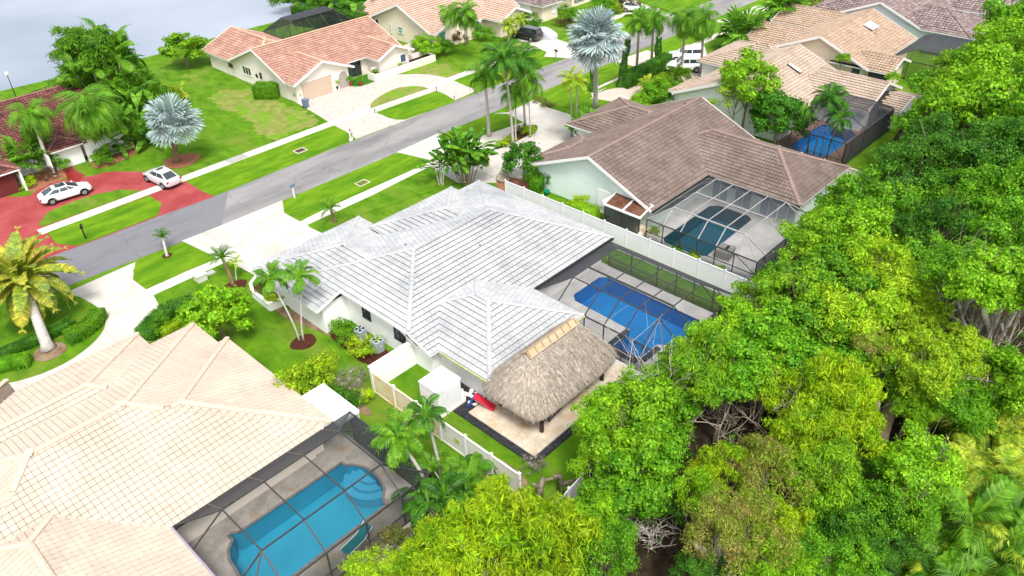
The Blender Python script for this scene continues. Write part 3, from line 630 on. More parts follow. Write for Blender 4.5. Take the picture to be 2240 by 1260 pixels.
def house(label, wings, walls_m, tile_m, cap_m, kind='flat', tw=0.34, th=0.36, stagger=True, n_obj=0, cap_obj=False, butt=BUTT_R,
          cut=None, inset=0.6, fascia=FASCIA_W, mortar=None, name='house', lip=0.075, skip_wall=(), cap_r=0.17, under=UNDER, capfac=(), cat='house'):
    root = thing(name, label, cat)
    others = lambda i, x, y: max([q.z(x, y) for j, q in enumerate(wings) if j != i and not in_cut(cut, x, y)] + [-9])
    # walls
    b = MB()
    for i, q in enumerate(wings):
        if i in skip_wall: continue
        e = inset + 0.003*i; x0, x1, y0, y1 = q.x0+e, q.x1-e, q.y0+e, q.y1-e
        rects = [(x0,x1,y0,y1)]
        if cut is not None:
            cx, cy = cut[0]+inset+0.004*i, cut[1]+inset*0.4+0.004*i
            rects = []
            if x1 > cx: rects.append((max(x0,cx), x1, y0, y1))
            if x0 < cx and y1 > cy: rects.append((x0, min(x1,cx)+0.01, max(y0,cy), y1))
        for (a0, a1, c0, c1) in rects:
            zt = q.ze + 0.04 - 0.12 + (q.m*inset if True else 0)
            # top follows the roof: build as grid of profile
            def top(x, y): return q.z(x, y) - 0.19
            xs = sorted({a0, a1, *[v for v in ((q.x0+q.x1)/2, q.r0, q.r1) if False]})
            pts = [(a0,c0),(a1,c0),(a1,c1),(a0,c1)]
            b.bx(a0, a1, c0, c1, -0.05, zt-0.12)
            if q.axis == 'x':
                cm = (q.y0+q.y1)/2
                for end, on in ((a0, q.lo == 'gable'), (a1, q.hi == 'gable')):
                    if on:
                        s = 0.12 if end == a0 else -0.12
                        vs = [(end,c0,zt-0.13),(end,c1,zt-0.13),(end,cm,top(end,cm)),(end+s,c0,zt-0.13),(end+s,c1,zt-0.13),(end+s,cm,top(end,cm))]
                        b.add(vs, [(0,1,2),(3,5,4),(0,2,5,3),(2,1,4,5)])
            else:
                cm = (q.x0+q.x1)/2
                for end, on in ((c0, q.lo == 'gable'), (c1, q.hi == 'gable')):
                    if on:
                        s = 0.12 if end == c0 else -0.12
                        vs = [(a0,end,zt-0.13),(a1,end,zt-0.13),(cm,end,top(cm,end)),(a0,end+s,zt-0.13),(a1,end+s,zt-0.13),(cm,end+s,top(cm,end))]
                        b.add(vs, [(0,2,1),(3,4,5),(0,3,5,2),(2,5,4,1)])
    b.build('wall', walls_m, root)
    # roof deck and tiles
    deck = MB(); roof = None; tiles = MB(); cand = []
    prof = tile_profile(kind, tw); npf = len(prof)
    for i, q in enumerate(wings):
        for side, poly3 in q.facets:
            (ux, uy), (vx, vy) = DIRS[side]
            mm = {'-y': q.m if q.axis == 'x' else q.ml, '+y': q.m if q.axis == 'x' else q.mh, '-x': q.ml if q.axis == 'x' else q.m, '+x': q.mh if q.axis == 'x' else q.m}[side]
            cs = math.cos(math.atan(mm)); sn = math.sin(math.atan(mm))
            ox, oy = poly3[0][0], poly3[0][1]
            cc = None if cut is None else (cut[0]+0.011*i, cut[1]+0.013*i)
            for pc in cut_pieces([(p[0], p[1]) for p in poly3], cc, q.notch):
                zz = lambda x, y: q.ze + mm*((x-ox)*vx+(y-oy)*vy)
                n = len(pc); base = [(x, y, zz(x,y)-0.16) for x, y in pc] + [(x, y, zz(x,y)) for x, y in pc]
                deck.add(base, [tuple(range(n))[::-1]], 1); k0 = len(deck.v)-2*n
                deck.f.append(tuple(k0+n+k for k in range(n))); deck.mi.append(0)
                for k in range(n):
                    deck.f.append((k0+k, k0+(k+1)%n, k0+n+(k+1)%n, k0+n+k)); deck.mi.append(1)
                uv = [((x-ox)*ux+(y-oy)*uy, ((x-ox)*vx+(y-oy)*vy)/cs) for x, y in pc]
                umin, umax = min(p[0] for p in uv), max(p[0] for p in uv); vmax = max(p[1] for p in uv); vmin = min(p[1] for p in uv)
                w2 = tw
                r0 = int(math.floor(vmin/th)); rows = int(math.ceil(vmax/th))
                for r in range(r0, rows):
                    v0 = r*th - (0.04 if r == 0 else 0); v1 = (r+1)*th
                    off = (0.5*w2 if (stagger and r % 2) else 0.0)
                    c0 = int(math.floor((umin-off)/w2)); c1 = int(math.ceil((umax-off)/w2))
                    for c in range(c0, c1):
                        u0 = off+c*w2; um = u0+w2/2; vm = (v0+v1)/2*cs
                        x = ox+um*ux+vm*vx; y = oy+um*uy+vm*vy
                        if others(i, x, y) > zz(x, y)+(0.03 if abs(others(i,x,y)-others(i,x+ux*.3,y+uy*.3)-zz(x,y)+zz(x+ux*.3,y+uy*.3))+abs(others(i,x,y)-others(i,x+vx*.3,y+vy*.3)-zz(x,y)+zz(x+vx*.3,y+vy*.3)) < 0.01 else 0.11): continue
                        # strips of the tile profile, each clipped against the facet piece
                        rect = [(u0+0.013,v0),(u0+w2-0.013,v0),(u0+w2-0.013,v1),(u0+0.013,v1)]
                        ins = all(point_in(uv, p) for p in rect)
                        if ins: cand.append((ox+u0*ux+v0*cs*vx, oy+u0*uy+v0*cs*vy, q.ze+v0*sn, (ux,uy), (vx,vy), cs, sn)); continue
                        cl = rect
                        for k in range(len(uv)):
                            p0, p1 = uv[k-1], uv[k]
                            ea, eb = -(p1[1]-p0[1]), (p1[0]-p0[0])
                            sg = 1 if area_signed(uv) > 0 else -1
                            cl = clip_poly(cl, ea*sg, eb*sg, -(ea*p0[0]+eb*p0[1])*sg)
                            if len(cl) < 3: break
                        if len(cl) < 3 or area(cl) < 0.004: continue
                        def W(u, v, h):
                            return (ox+u*ux+(v*cs-h*sn)*vx, oy+u*uy+(v*cs-h*sn)*vy, q.ze+v*sn+h*cs)
                        def hh(v): return lip - (lip-0.012)*(v-v0)/(v1-v0)
                        nn = len(cl)
                        vs = [W(u,v,hh(v)) for u, v in cl] + [W(u,v,hh(v)*0.25-0.002) for u, v in cl]
                        tiles.add(vs, [tuple(range(nn))], 0); k0 = len(tiles.v)-2*nn
                        for k in range(nn):
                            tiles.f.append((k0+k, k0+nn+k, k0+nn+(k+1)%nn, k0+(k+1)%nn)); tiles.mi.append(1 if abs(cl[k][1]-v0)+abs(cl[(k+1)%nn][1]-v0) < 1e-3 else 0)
    # full tiles
    L = th+0.02
    pv = []; 
    for (u, h) in prof: pv.append((u, 0.0, lip+h))
    for (u, h) in prof: pv.append((u, L, 0.012+h))
    for (u, h) in prof: pv.append((u, 0.0, max(0.004, h+0.01)))
    pf = []
    pm_ = []
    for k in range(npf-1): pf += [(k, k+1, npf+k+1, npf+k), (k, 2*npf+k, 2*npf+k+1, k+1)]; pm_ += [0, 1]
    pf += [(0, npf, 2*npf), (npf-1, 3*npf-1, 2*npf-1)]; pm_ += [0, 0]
    cand.sort(key=lambda t: (t[0]**2+t[1]**2+(36-t[2])**2))
    objs = cand[:n_obj]; rest = cand[n_obj:]
    if objs:
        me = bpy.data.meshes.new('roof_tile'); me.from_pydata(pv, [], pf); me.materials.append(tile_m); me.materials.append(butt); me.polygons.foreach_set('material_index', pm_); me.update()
    roof = deck.build('roof', [under, fascia], root)
    for (x, y, z, (ux,uy), (vx,vy), cs, sn) in objs:
        o = link('roof_tile', me, roof)
        o.matrix_local = Matrix(((ux, vx*cs, -vx*sn, x), (uy, vy*cs, -vy*sn, y), (0, sn, cs, z), (0,0,0,1)))
    if rest:
        A = np.array(pv); out = []
        for (x, y, z, (ux,uy), (vx,vy), cs, sn) in rest:
            M = np.array(((ux, uy, 0),(vx*cs, vy*cs, sn),(-vx*sn, -vy*sn, cs))); out.append(A@M+np.array((x,y,z)))
        V = np.concatenate(out); nv = len(pv); base = len(tiles.v)
        tiles.v.extend(map(tuple, V.tolist()))
        for t in range(len(rest)):
            k = base+t*nv; tiles.f.extend([tuple(j+k for j in f) for f in pf])
        tiles.mi = tiles.mi + pm_*len(rest)
    if tiles.v:
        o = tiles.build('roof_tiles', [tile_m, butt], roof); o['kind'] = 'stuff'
    # ridge and hip caps
    q = MB(); cl_ = 0.42; R = cap_r; pr = [(math.cos(a)*R, math.sin(a)*R*0.42) for a in [PI*k/5 for k in range(6)]]
    for (y, z) in pr: q.v.append((0, y, z+0.045))
    for (y, z) in pr: q.v.append((cl_+0.03, y*0.86, z*0.86+0.02))
    for k in range(5): q.f.append((k, 6+k, 7+k, k+1))
    q.f.append((5,4,3,2,1,0)); q.mi = [0]*len(q.f)
    cme = q.mesh('ridge_cap', cap_m); call = MB(); mort = MB()
    count = 0
    for i, w_ in enumerate(wings):
        for (a, c) in [w_.ridge]+w_.hips:
            d = c-a
            if d.length < 0.3: continue
            D = d.normalized(); side = Vector((-D.y, D.x, 0)).normalized(); up = D.cross(side)
            if up.z < 0: up = -up; side = -side
            n = int(d.length/cl_); mort = MB()
            for k in range(n+1):
                p = a + D*(k*cl_); mid = p + D*0.2
                if in_cut(cut, mid.x, mid.y) or q_notch(w_, mid) or others(i, mid.x, mid.y) > mid.z+(-0.08 if i == 1 else 0.02): continue
                if (mid-a).length > d.length+0.1: continue
                M = Matrix(((D.x, side.x, up.x, p.x),(D.y, side.y, up.y, p.y),(D.z, side.z, up.z, p.z+0.02),(0,0,0,1)))
                if cap_obj and count < 290:
                    o = link('ridge_cap', cme, roof); o.matrix_local = M; count += 1
                else:
                    call.add([tuple(M @ Vector(v)) for v in q.v], q.f)
                if mortar:
                    mort.add([tuple(M @ Vector(v)) for v in ((0,-R*1.1,0.0),(cl_,-R*1.1,0.0),(cl_,R*1.1,0.0),(0,R*1.1,0.0),(0,-R*1.0,0.06),(cl_,-R*1.0,0.06),(cl_,R*1.0,0.06),(0,R*1.0,0.06))],
                             [(4,5,6,7),(0,1,5,4),(2,3,7,6),(3,0,4,7),(1,2,6,5)])
            if mort.v: mort.build('ridge_mortar', mortar, roof)
    if call.v: call.build('ridge_caps', cap_m, roof)['kind'] = 'stuff'
    # barge boards on gables
    for i, w_ in enumerate(wings):
        ends = []
        if w_.lo == 'gable': ends.append((w_.P[0], w_.ridge[0], w_.P[3] if w_.axis == 'x' else w_.P[1], -1))
        if w_.hi == 'gable': ends.append(((w_.P[1] if w_.axis == 'x' else w_.P[3]), w_.ridge[1], w_.P[2], 1))
        for (p, r, s, sg) in ends:
            o = Vector((sg*0.03,0,0)) if w_.axis == 'x' else Vector((0,sg*0.03,0))
            for a, c in ((p, r), (r, s)):
                bb = MB()
                for t in range(6):
                    m0 = a.lerp(c, t/6); m1 = a.lerp(c, (t+1)/6); mid = (m0+m1)/2
                    if others(i, mid.x-o.x*2, mid.y-o.y*2) > mid.z: continue
                    bb.bar(m0+o+Vector((0,0,-0.05)), m1+o+Vector((0,0,-0.05)), 0.05, 0.27)
                if bb.v: bb.build('barge_board', fascia, root)
    # pieces of ridge top line on plain gables
    return root
def area_signed(p): return sum(p[i-1][0]*p[i][1]-p[i][0]*p[i-1][1] for i in range(len(p)))/2
def point_in(poly, p):
    sg = 1 if area_signed(poly) > 0 else -1
    for k in range(len(poly)):
        a, c = poly[k-1], poly[k]
        if ((c[0]-a[0])*(p[1]-a[1])-(c[1]-a[1])*(p[0]-a[0]))*sg < -1e-4: return False
    return True
def window(root, face, pos, u, zb, zt, wd, bars=0, glass=GLASS, frame=FASCIA_W, rail=False, proud=0.03, label=None, kind='window'):
    """face '-x' or '-y': wall facing that way at coordinate pos; u = centre along the wall"""
    fr = MB(); t = 0.06
    def B(u0, u1, z0, z1, d0, d1, mb):
        if face == '-x': mb.bx(pos-d1, pos-d0, u0, u1, z0, z1)
        elif face == '+y': mb.bx(u0, u1, pos+d0, pos+d1, z0, z1)
        else: mb.bx(u0, u1, pos-d1, pos-d0, z0, z1)
    B(u-wd/2, u+wd/2, zt-t, zt, 0, proud+.03, fr); B(u-wd/2-.04, u+wd/2+.04, zb-.03, zb+t, 0, proud+.05, fr)
    B(u-wd/2, u-wd/2+t, zb+t, zt-t, 0, proud+.03, fr); B(u+wd/2-t, u+wd/2, zb+t, zt-t, 0, proud+.03, fr)
    for k in range(bars):
        c = u-wd/2+wd*(k+1)/(bars+1); B(c-.025, c+.025, zb+t, zt-t, 0, proud+.02, fr)
    if rail: c = (zb+zt)/2; B(u-wd/2+t, u+wd/2-t, c-.03, c+.03, 0, proud+.02, fr)
    w_ = fr.build(kind, frame, root)
    if label: w_['label'] = label
    n = bars+1
    for k in range(n):
        a = u-wd/2+t+(wd-2*t)*k/n; c = u-wd/2+t+(wd-2*t)*(k+1)/n
        zs = [(zb+t, (zb+zt)/2-.03), ((zb+zt)/2+.03, zt-t)] if rail else [(zb+t, zt-t)]
        for (z0, z1) in zs:
            g_ = MB(); B(a+.02, c-.02, z0, z1, -.01, proud-.01, g_); g_.build('pane', glass, w_)
    return w_
def wh_extra():
    b = MB(); b.bx(25.902, 26.3, 34.9, 42.6, 2.3, 3.18)
    b.add([(25.901,32.75,2.4),(25.901,34.95,2.4),(25.901,34.95,3.18),(26.25,32.75,2.4),(26.25,34.95,2.4),(26.25,34.95,3.18)],[(0,2,1),(3,4,5),(0,3,5,2)])
    b.add([(23.71,42.54,2.4),(25.95,42.54,2.4),(25.95,42.54,3.16),(23.71,42.8,2.4),(25.95,42.8,2.4),(25.95,42.8,3.16)],[(0,1,2),(3,5,4),(0,2,5,3)])
    b.build('wall', WALL_W, wh)
    for p, q in (((23.1,42.0,2.44),(25.3,42.0,3.17)),((25.26,42.05,3.17),(25.26,34.3,3.17)),((25.26,34.35,3.17),(25.26,32.1,2.42)),((23.08,42.05,2.42),(23.08,50.9,2.42))):
        b = MB(); b.bar(p, q, 0.06, 0.2); b.build('barge_board', FASCIA_W, wh)
M3 = 1/3.0; M5 = 0.4167
# ---- white house
wh = house('house with white flat-tiled hip roof in the centre', [
    Wing(23.1,45.5,32.1,47.75,2.5,M3,'x','hip','hip',None,6.6),
    Wing(23.16,33.8,33.5,50.9,2.5,M3,'y','hip','hip'),
    Wing(32.7,42.0,37.0,47.75,3.2,M3,'y','hip','hip'),
    Wing(26.0,35.6,27.2,38.0,2.5,M3,'y','hip','hip')],
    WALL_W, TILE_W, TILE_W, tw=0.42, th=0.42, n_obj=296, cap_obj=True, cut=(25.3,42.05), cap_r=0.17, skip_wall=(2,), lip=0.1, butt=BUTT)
wh_extra()
window(wh, '-x', 25.9, 39.9, 1.35, 2.75, 0.95, rail=True, frame=FASCIA_DK)
window(wh, '-x', 25.9, 36.1, 1.25, 2.35, 1.25, bars=1, frame=FASCIA_DK)
# rafters/gutter below the right wing, dark edge beams towards the pool
q = MB(); q.bar((25.93,27.2,2.42),(25.93,31.8,2.42),0.10,0.12); q.bar((25.93,27.13,2.42),(35.6,27.13,2.42),0.10,0.12); o = q.build('gutter', mat('mossy_gutter',(0.30,0.34,0.08),(0.5,0.5,0.3),3,0.8), wh)
q = MB(); q.bar((35.68,27.1,2.42),(35.68,32.1,2.42),0.14,0.16); q.bar((35.7,32.02,2.42),(45.5,32.02,2.42),0.16,0.16); q.build('dark_gutter', FASCIA_DK, wh)
# roof vents
def vent(root, x, y, wings_z, h=0.3, r=0.05, m_=FASCIA_DK):
    b = MB(); b.tube([(x,y,wings_z-0.1),(x,y,wings_z+h)], [r, r], 8); b.lathe([(r*1.6,0),(r*1.6,0.06),(0.01,0.09)], (x,y,wings_z+h), 8); return b.build('roof_vent', m_, root)
def roofz(ws, x, y): return max(w_.z(x,y) for w_ in ws)
RW = [Wing(23.1,45.5,32.1,47.75,2.5,M3,'x','hip','hip'), Wing(23.1,33.8,33.5,50.9,2.5,M3,'y','hip','hip')]
for px, py, z in ((888,540,4.6),(1050,541,4.2),(942,651,3.5),(865,585,4.2),(1080,467,4.9),(1106,450,3.9)):
    p = at(px, py, z); vent(wh, p.x, p.y, min(z, roofz(RW, p.x, p.y)), 0.16, 0.035)
# little black gable louvre on the side wall, wall lamp
# ---- cream house bottom left
ch = house('house with cream tiled roof filling the bottom left corner', [
    Wing(-6,17.1,32.0,44.2,2.5,M3,'x','gable','hip'),
    Wing(-4.7,16.4,31.85,47.6,2.5,M3,'x','hip','hip'),
    Wing(-10,13.1,39.1,49.5,2.5,M3,'x','gable','hip'),
    Wing(-4.5,6.55,14.0,40.0,2.5,M3,'y','gable','hip'),
    Wing(-6,5.0,42.5,51.2,2.5,M3,'y','hip','hip')],
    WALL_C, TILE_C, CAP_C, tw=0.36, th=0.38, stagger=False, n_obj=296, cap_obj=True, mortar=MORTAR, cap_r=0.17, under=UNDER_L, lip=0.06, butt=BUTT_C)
v = at(112,1083,3.4); b = MB(); b.tube([(v.x,v.y,3.1),(v.x,v.y,3.62)],0.12,10); b.lathe([(0.16,0),(0.16,0.05),(0.02,0.09)],(v.x,v.y,3.62),10); b.build('roof_vent', METAL_W, ch)
q = MB(); q.bar((6.62,14,2.44),(6.62,31.8,2.44),0.12,0.14); q.build('gutter', mat('gutter_lilac',(0.32,0.26,0.34),rough=0.5), ch)
q = MB(); q.bar((6.7,31.72,2.42),(17.1,31.72,2.42),0.14,0.16); q.build('dark_gutter', FASCIA_DK, ch)
# flat white panel roof of the annexe
c4 = [tuple(at(x,y,2.42))[:2] for x,y in ((664,862),(707,844),(771,894),(727,921))]
ax = thing('porch_roof', 'flat white metal panel roof joined to the cream house', 'porch roof')
x0, x1 = 17.15, 18.75; y0, y1 = 31.5, 35.3
for k in range(4):
    q = MB(); q.bx(x0, x1, y0+(y1-y0)*k/4+0.012, y0+(y1-y0)*(k+1)/4-0.012, 2.38, 2.46); q.build('roof_panel', METAL_W, ax)
q = MB(); q.bx(x1, x1+0.05, y0, y1, 2.3, 2.5); q.bx(x0, x1, y0-0.05, y0, 2.3, 2.5); q.build('trim', METAL_W, ax)
q = MB()
for yy in (y0+0.05, y1-0.05): q.bar((x1-0.05,yy,0),(x1-0.05,yy,2.4),0.08)
q.build('post', METAL_W, ax)
# ---- brown house
bh = house('mint green house with brown tiled gable roof', [
    Wing(51.2,70.1,32.2,46.5,2.5,M5,'x','gable','gable'),
    Wing(60.4,70.4,22.95,40.0,2.5,M5,'y','hip','hip'),
    Wing(61.0,70.6,38.0,50.0,2.6,0.36,'y','hip','hip'),
    Wing(52.7,60.0,42.5,47.3,2.45,0.36,'x','hip','hip')],
    WALL_MINT, TILE_B, CAP_B, kind='barrel', tw=0.31, th=0.40, stagger=False, cap_r=0.2, inset=0.62)
window(bh, '-x', 51.8, 34.9, 1.15, 2.3, 0.9, rail=True, frame=WHITE)
q = MB(); q.bx(51.72,51.8,37.0,38.5,0.7,2.4); s_ = q.build('shutter', WHITE, bh)
q = MB(); q.bar((51.2,32.1,2.42),(60.4,32.1,2.42),0.14,0.16); q.bar((60.32,22.95,2.42),(60.32,32.1,2.42),0.1,0.14); q.build('dark_gutter', FASCIA_DK, bh)
for k, u in enumerate((31.0,28.6,26.0,24.2)):
    window(bh, '-x', 61.0, u, 0.1, 2.15, 1.7, bars=1, glass=mat('curtained_glass',(0.30,0.36,0.38),(0.4,0.45,0.47),1,0.2), frame=WHITE, kind='sliding_door')
p = at(1494,260,4.0); vent(bh, p.x, p.y, roofz([Wing(51.2,70.1,32.2,46.5,2.5,M5,'x','gable','gable')], p.x, p.y), 0.2, 0.05)
# ---- T1 tan house, T2 peach house, G grey house
t1 = house('white house with long tan tiled roof and a skylight', [
    Wing(76.0,92.6,32.5,46.5,2.5,M5,'x','gable','gable'),
    Wing(84.2,94.2,27.0,39.0,2.5,0.40,'y','gable','hip'),
    Wing(87.5,98.0,38.0,50.4,2.5,0.36,'y','hip','hip'),
    Wing(76.6,82.5,42.5,47.4,2.4,0.30,'x','hip','hip',None,None,(77.3,46.4,-1)),
    Wing(87.2,93.8,24.6,28.4,2.2,0.25,'y','gable','gable')],
    WALL_W, TILE_T1, TILE_T1, tw=0.5, th=0.42, lip=0.08, cap_r=0.16)
p = at(1738,148,4.6); sk = MB(); rz = roofz([Wing(76.0,95.5,32.5,46.5,2.5,M5,'x','gable','gable')], p.x, p.y)
sk.box((0,0,0.1),(0.65,1.9,0.2)); s_ = sk.build('skylight', FASCIA_DK, t1, loc=(p.x,p.y,rz), rot=(math.atan(M5),0,0)); q = MB(); q.box((0,0,0.215),(0.52,1.75,0.03)); q.build('pane', METAL_W, s_)
window(t1, '-x', 76.6, 35.2, 0.9, 2.5, 1.6, bars=1, frame=FASCIA_DK)
q = MB(); 
for k in range(2): q.bx(87.85+k*1.6, 88.0+k*1.6, 25.1,25.3,0,2.2)
q.build('door_post', WHITE, t1)
window(t1, '-x', 87.8, 26.6, 0.1, 2.0, 1.2, glass=mat('doorway_dark',(0.06,0.03,0.025),rough=0.8), frame=WHITE, kind='door')
t2 = house('tan stuccoed house with peach tiled roofs and a square panel on top', [
    Wing(97.4,113.4,32.3,45.8,2.5,M5,'x','gable','gable'),
    Wing(97.6,103.9,29.6,37.5,2.5,0.38,'y','gable','hip'),
    Wing(98.0,107.2,40.0,49.8,2.5,0.36,'y','gable','gable'),
    Wing(108.6,117.6,40.0,51.2,2.5,0.36,'y','gable','gable')],
    WALL_T, TILE_T2, TILE_T2, kind='barrel', tw=0.42, th=0.44, stagger=False, cap_r=0.18)
p = at(1906,52,4.9); rz = roofz([Wing(97.4,113.4,32.3,45.8,2.5,M5,'x','gable','gable')], p.x, p.y)
q = MB(); q.box((0,0,0.28),(2.0,1.4,0.08)); o = q.build('roof_panel', METAL_W, t2, loc=(p.x,p.y,rz), rot=(math.atan(M5)*0.8,0,0))
q = MB(); q.bar((-.7,-.5,0),(-.7,-.5,.28),.06); q.bar((.7,-.5,0),(.7,-.5,.28),.06); q.bar((-.9,-.9,0.02),(-1.2,-1.5,0.05),.05); q.build('bracket', FASCIA_DK, o)
window(t2, '-x', 98.0, 34.0, 0.9, 2.3, 1.0, frame=FASCIA_DK); window(t2, '-x', 98.2, 31.3, 0.9, 2.2, 2.4, bars=2, frame=FASCIA_DK)
gh = house('pale blue house with dark weathered tile roof in the top right corner', [
    Wing(117.8,139.5,33.3,46.0,2.5,M5,'x','gable','gable'),
    Wing(117.6,128.0,26.8,39.0,2.6,0.36,'y','hip','hip',None,None,(118.5,33.4,1)),
    Wing(118.6,127.0,38.5,50.0,2.5,0.36,'y','hip','hip'),
    Wing(131.0,140.5,26.5,36.0,2.5,0.36,'y','hip','hip')],
    WALL_BL, TILE_G, TILE_G, kind='barrel', tw=0.48, th=0.5, stagger=False, cap_r=0.24)
window(gh, '-x', 118.4, 36.3, 1.2, 2.6, 1.6, bars=1, frame=WHITE); window(gh, '-x', 118.2, 30.3, 1.2, 2.3, 2.6, bars=2, frame=WHITE, glass=METAL_W, kind='shuttered_window')

def ray(px, py): return FB + RB*((px-1120)/FPX) - UB*((py-630)/FPX)
def rayx(px, py, X):
    d = ray(px, py); t = X/d.x; return d.y*t, CAM_H+d.z*t
def rayy(px, py, Y):
    d = ray(px, py); t = Y/d.y; return d.x*t, CAM_H+d.z*t
def winpx(root, face, pos, pa, pb, **kw):
    """window whose opposite corners are seen at the photo positions pa and pb"""
    f = rayx if face == '-x' else rayy
    u0, z0 = f(*pa, pos); u1, z1 = f(*pb, pos)
    return window(root, face, pos, (u0+u1)/2, min(z0,z1), max(z0,z1), abs(u1-u0), **kw)
# ---- pink house across the road
ph = house('cream house with salmon pink tiled roof across the road', [
    Wing(48.62,67.4,84.8,98.2,2.5,M5,'x','gable','gable'),
    Wing(48.66,57.9,82.9,92.9,2.5,M5,'y','gable','hip',None,None,(49.32,84.9,1)),
    Wing(61.2,67.5,82.2,92.0,2.5,M5,'y','gable','hip'),
    Wing(48.68,58.6,91.5,105.2,2.4,M5,'y','hip','gable',None,None,(49.32,98.1,-1))],
    WALL_C, TILE_P, CAP_P, tw=0.45, th=0.42, lip=0.07, cap_r=0.17)
winpx(ph, '-x', 49.2, (499,137), (509,148), frame=FASCIA_DK)
winpx(ph, '-x', 49.2, (529,142), (552,168), bars=2, frame=WHITE)
winpx(ph, '-x', 49.2, (567,158), (574,172), frame=FASCIA_DK)
ww = winpx(ph, '-x', 49.2, (583,166), (593,190), glass=WALL_C, frame=WHITE, kind='side_door')
q = MB(); q.bx(50.1,54.5,83.42,83.47,0.02,2.25)
gd = q.build('garage_door', GARAGE, ph)
for k in range(4):
    q = MB(); q.bx(50.13,54.47,83.40,83.43,0.06+k*0.55,0.57+k*0.55); q.build('door_panel', GARAGE, gd)
q = MB(); q.bx(49.9,54.7,83.36,83.47,2.27,2.42); q.build('lintel', WALL_C, ph)
# arched entry
q = MB(); a0, a1 = 55.6, 57.0; pts = [(a0,0.02),(a1,0.02)]+[((a0+a1)/2+0.7*math.cos(t), 1.5+0.7*math.sin(t)) for t in [PI*k/8 for k in range(9)]]
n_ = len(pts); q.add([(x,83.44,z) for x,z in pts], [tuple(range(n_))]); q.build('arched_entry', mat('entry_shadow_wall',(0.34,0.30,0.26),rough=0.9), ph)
q = MB()
for k in range(8):
    t0, t1_ = PI*k/8, PI*(k+1)/8; q.bar(((a0+a1)/2+0.75*math.cos(t0),83.42,1.5+0.75*math.sin(t0)),((a0+a1)/2+0.75*math.cos(t1_),83.42,1.5+0.75*math.sin(t1_)),0.1)
q.build('arch_trim', WALL_W, ph)
window(ph, '-y', 85.4, 59.4, 0.2, 2.2, 2.6, bars=3, glass=GLASS, frame=FASCIA_DK)
window(ph, '-y', 82.8, 65.9, 1.0, 2.1, 1.0, glass=mat('blue_screen_window',(0.06,0.09,0.14),rough=0.3), frame=WHITE)
q = MB(); q.tube([(49.2,rayx(563,167,49.28)[0],1.5),(49.3,rayx(563,167,49.28)[0],1.5)],0.3,12); o = q.build('hose_reel', BLACK, ph)
# low white planter walls in front
pt = thing('planter_wall', 'long low white planter wall joined to the pink-roofed house', 'planter')
q = MB(); q.bx(60.3,71.0,81.9,82.1,0,0.95); q.bx(60.3,60.5,82.1,83.6,0,0.95); q.bx(70.8,71.0,82.1,84.4,0,0.95); q.bx(61.0,70.2,83.5,83.65,0,1.35) ; q.build('wall', WALL_C, pt)
q = MB(); q.bx(60.5,70.8,82.1,83.5,0,0.7); q.build('soil', SOIL_DARK, pt)
q = MB(); q.bx(67.6,71.2,85.6,85.75,0,2.0); q.bx(71.05,71.2,83.6,85.7,0,2.0); q.build('screen_wall', WALL_C, pt)
# ---- pinkish tan house beyond it
p2 = house('beige house with pinkish tan roof beyond the salmon roofed house', [
    Wing(73.2,92.0,85.1,99.4,2.5,M5,'x','gable','gable'),
    Wing(73.28,82.6,84.4,94.2,2.5,M5,'y','gable','hip',None,None,(73.82,85.2,1)),
    Wing(83.9,90.8,81.6,94.0,2.5,0.41,'y','gable','hip'),
    Wing(73.4,83.5,92.0,103.2,2.4,M5,'y','hip','gable',None,None,(73.85,99.3,-1))],
    WALL_P, TILE_P2, TILE_P2, tw=0.5, th=0.46, lip=0.08, cap_r=0.15)
winpx(p2, '-x', 73.75, (822,42), (827,51), frame=FASCIA_DK)
winpx(p2, '-x', 73.75, (852,52), (857,72), rail=True, frame=WHITE)
winpx(p2, '-x', 73.75, (870,57), (882,74), rail=True, glass=GLASS_T, frame=WHITE)
winpx(p2, '-y', 85.0, (959,72), (976,90), rail=True, glass=GLASS_T, frame=WHITE)
winpx(p2, '-y', 85.6, (1031,48), (1049,64), bars=1, glass=GLASS_T, frame=WHITE)
fh = house('beige house with a white garage wall at the top edge', [
    Wing(94.5,112.0,83.6,98.0,2.6,0.36,'x','hip','gable'),
    Wing(93.6,98.6,81.9,90.0,2.6,0.3,'y','hip','hip')],
    WALL_P, TILE_G, TILE_G, tw=0.5, th=0.5, cap_r=0.15)
q = MB(); q.bx(93.9,94.15,84.6,92.5,-0.1,2.7); q.bx(93.9,98.0,92.3,92.5,0,2.7); q.build('garage_wall', WHITE, fh)
q = MB(); q.bx(98.4,103.6,84.10,84.2,0,2.5); q.build('stone_front', STONEWALL, fh)
window(fh, '-y', 84.06, 105.6, 0.8, 2.2, 2.6, bars=1, glass=mat('pale_blue_glass',(0.3,0.38,0.45),rough=0.15), frame=FASCIA_DK)
window(fh, '-y', 82.5, 97.2, 0.9, 2.0, 1.3, bars=1, glass=METAL_W, frame=WHITE)
window(fh, '-y', 84.06, 109.5, 0.0, 2.2, 1.6, glass=mat('dark_red_door',(0.05,0.015,0.015),rough=0.6), frame=WALL_P, kind='front_door')
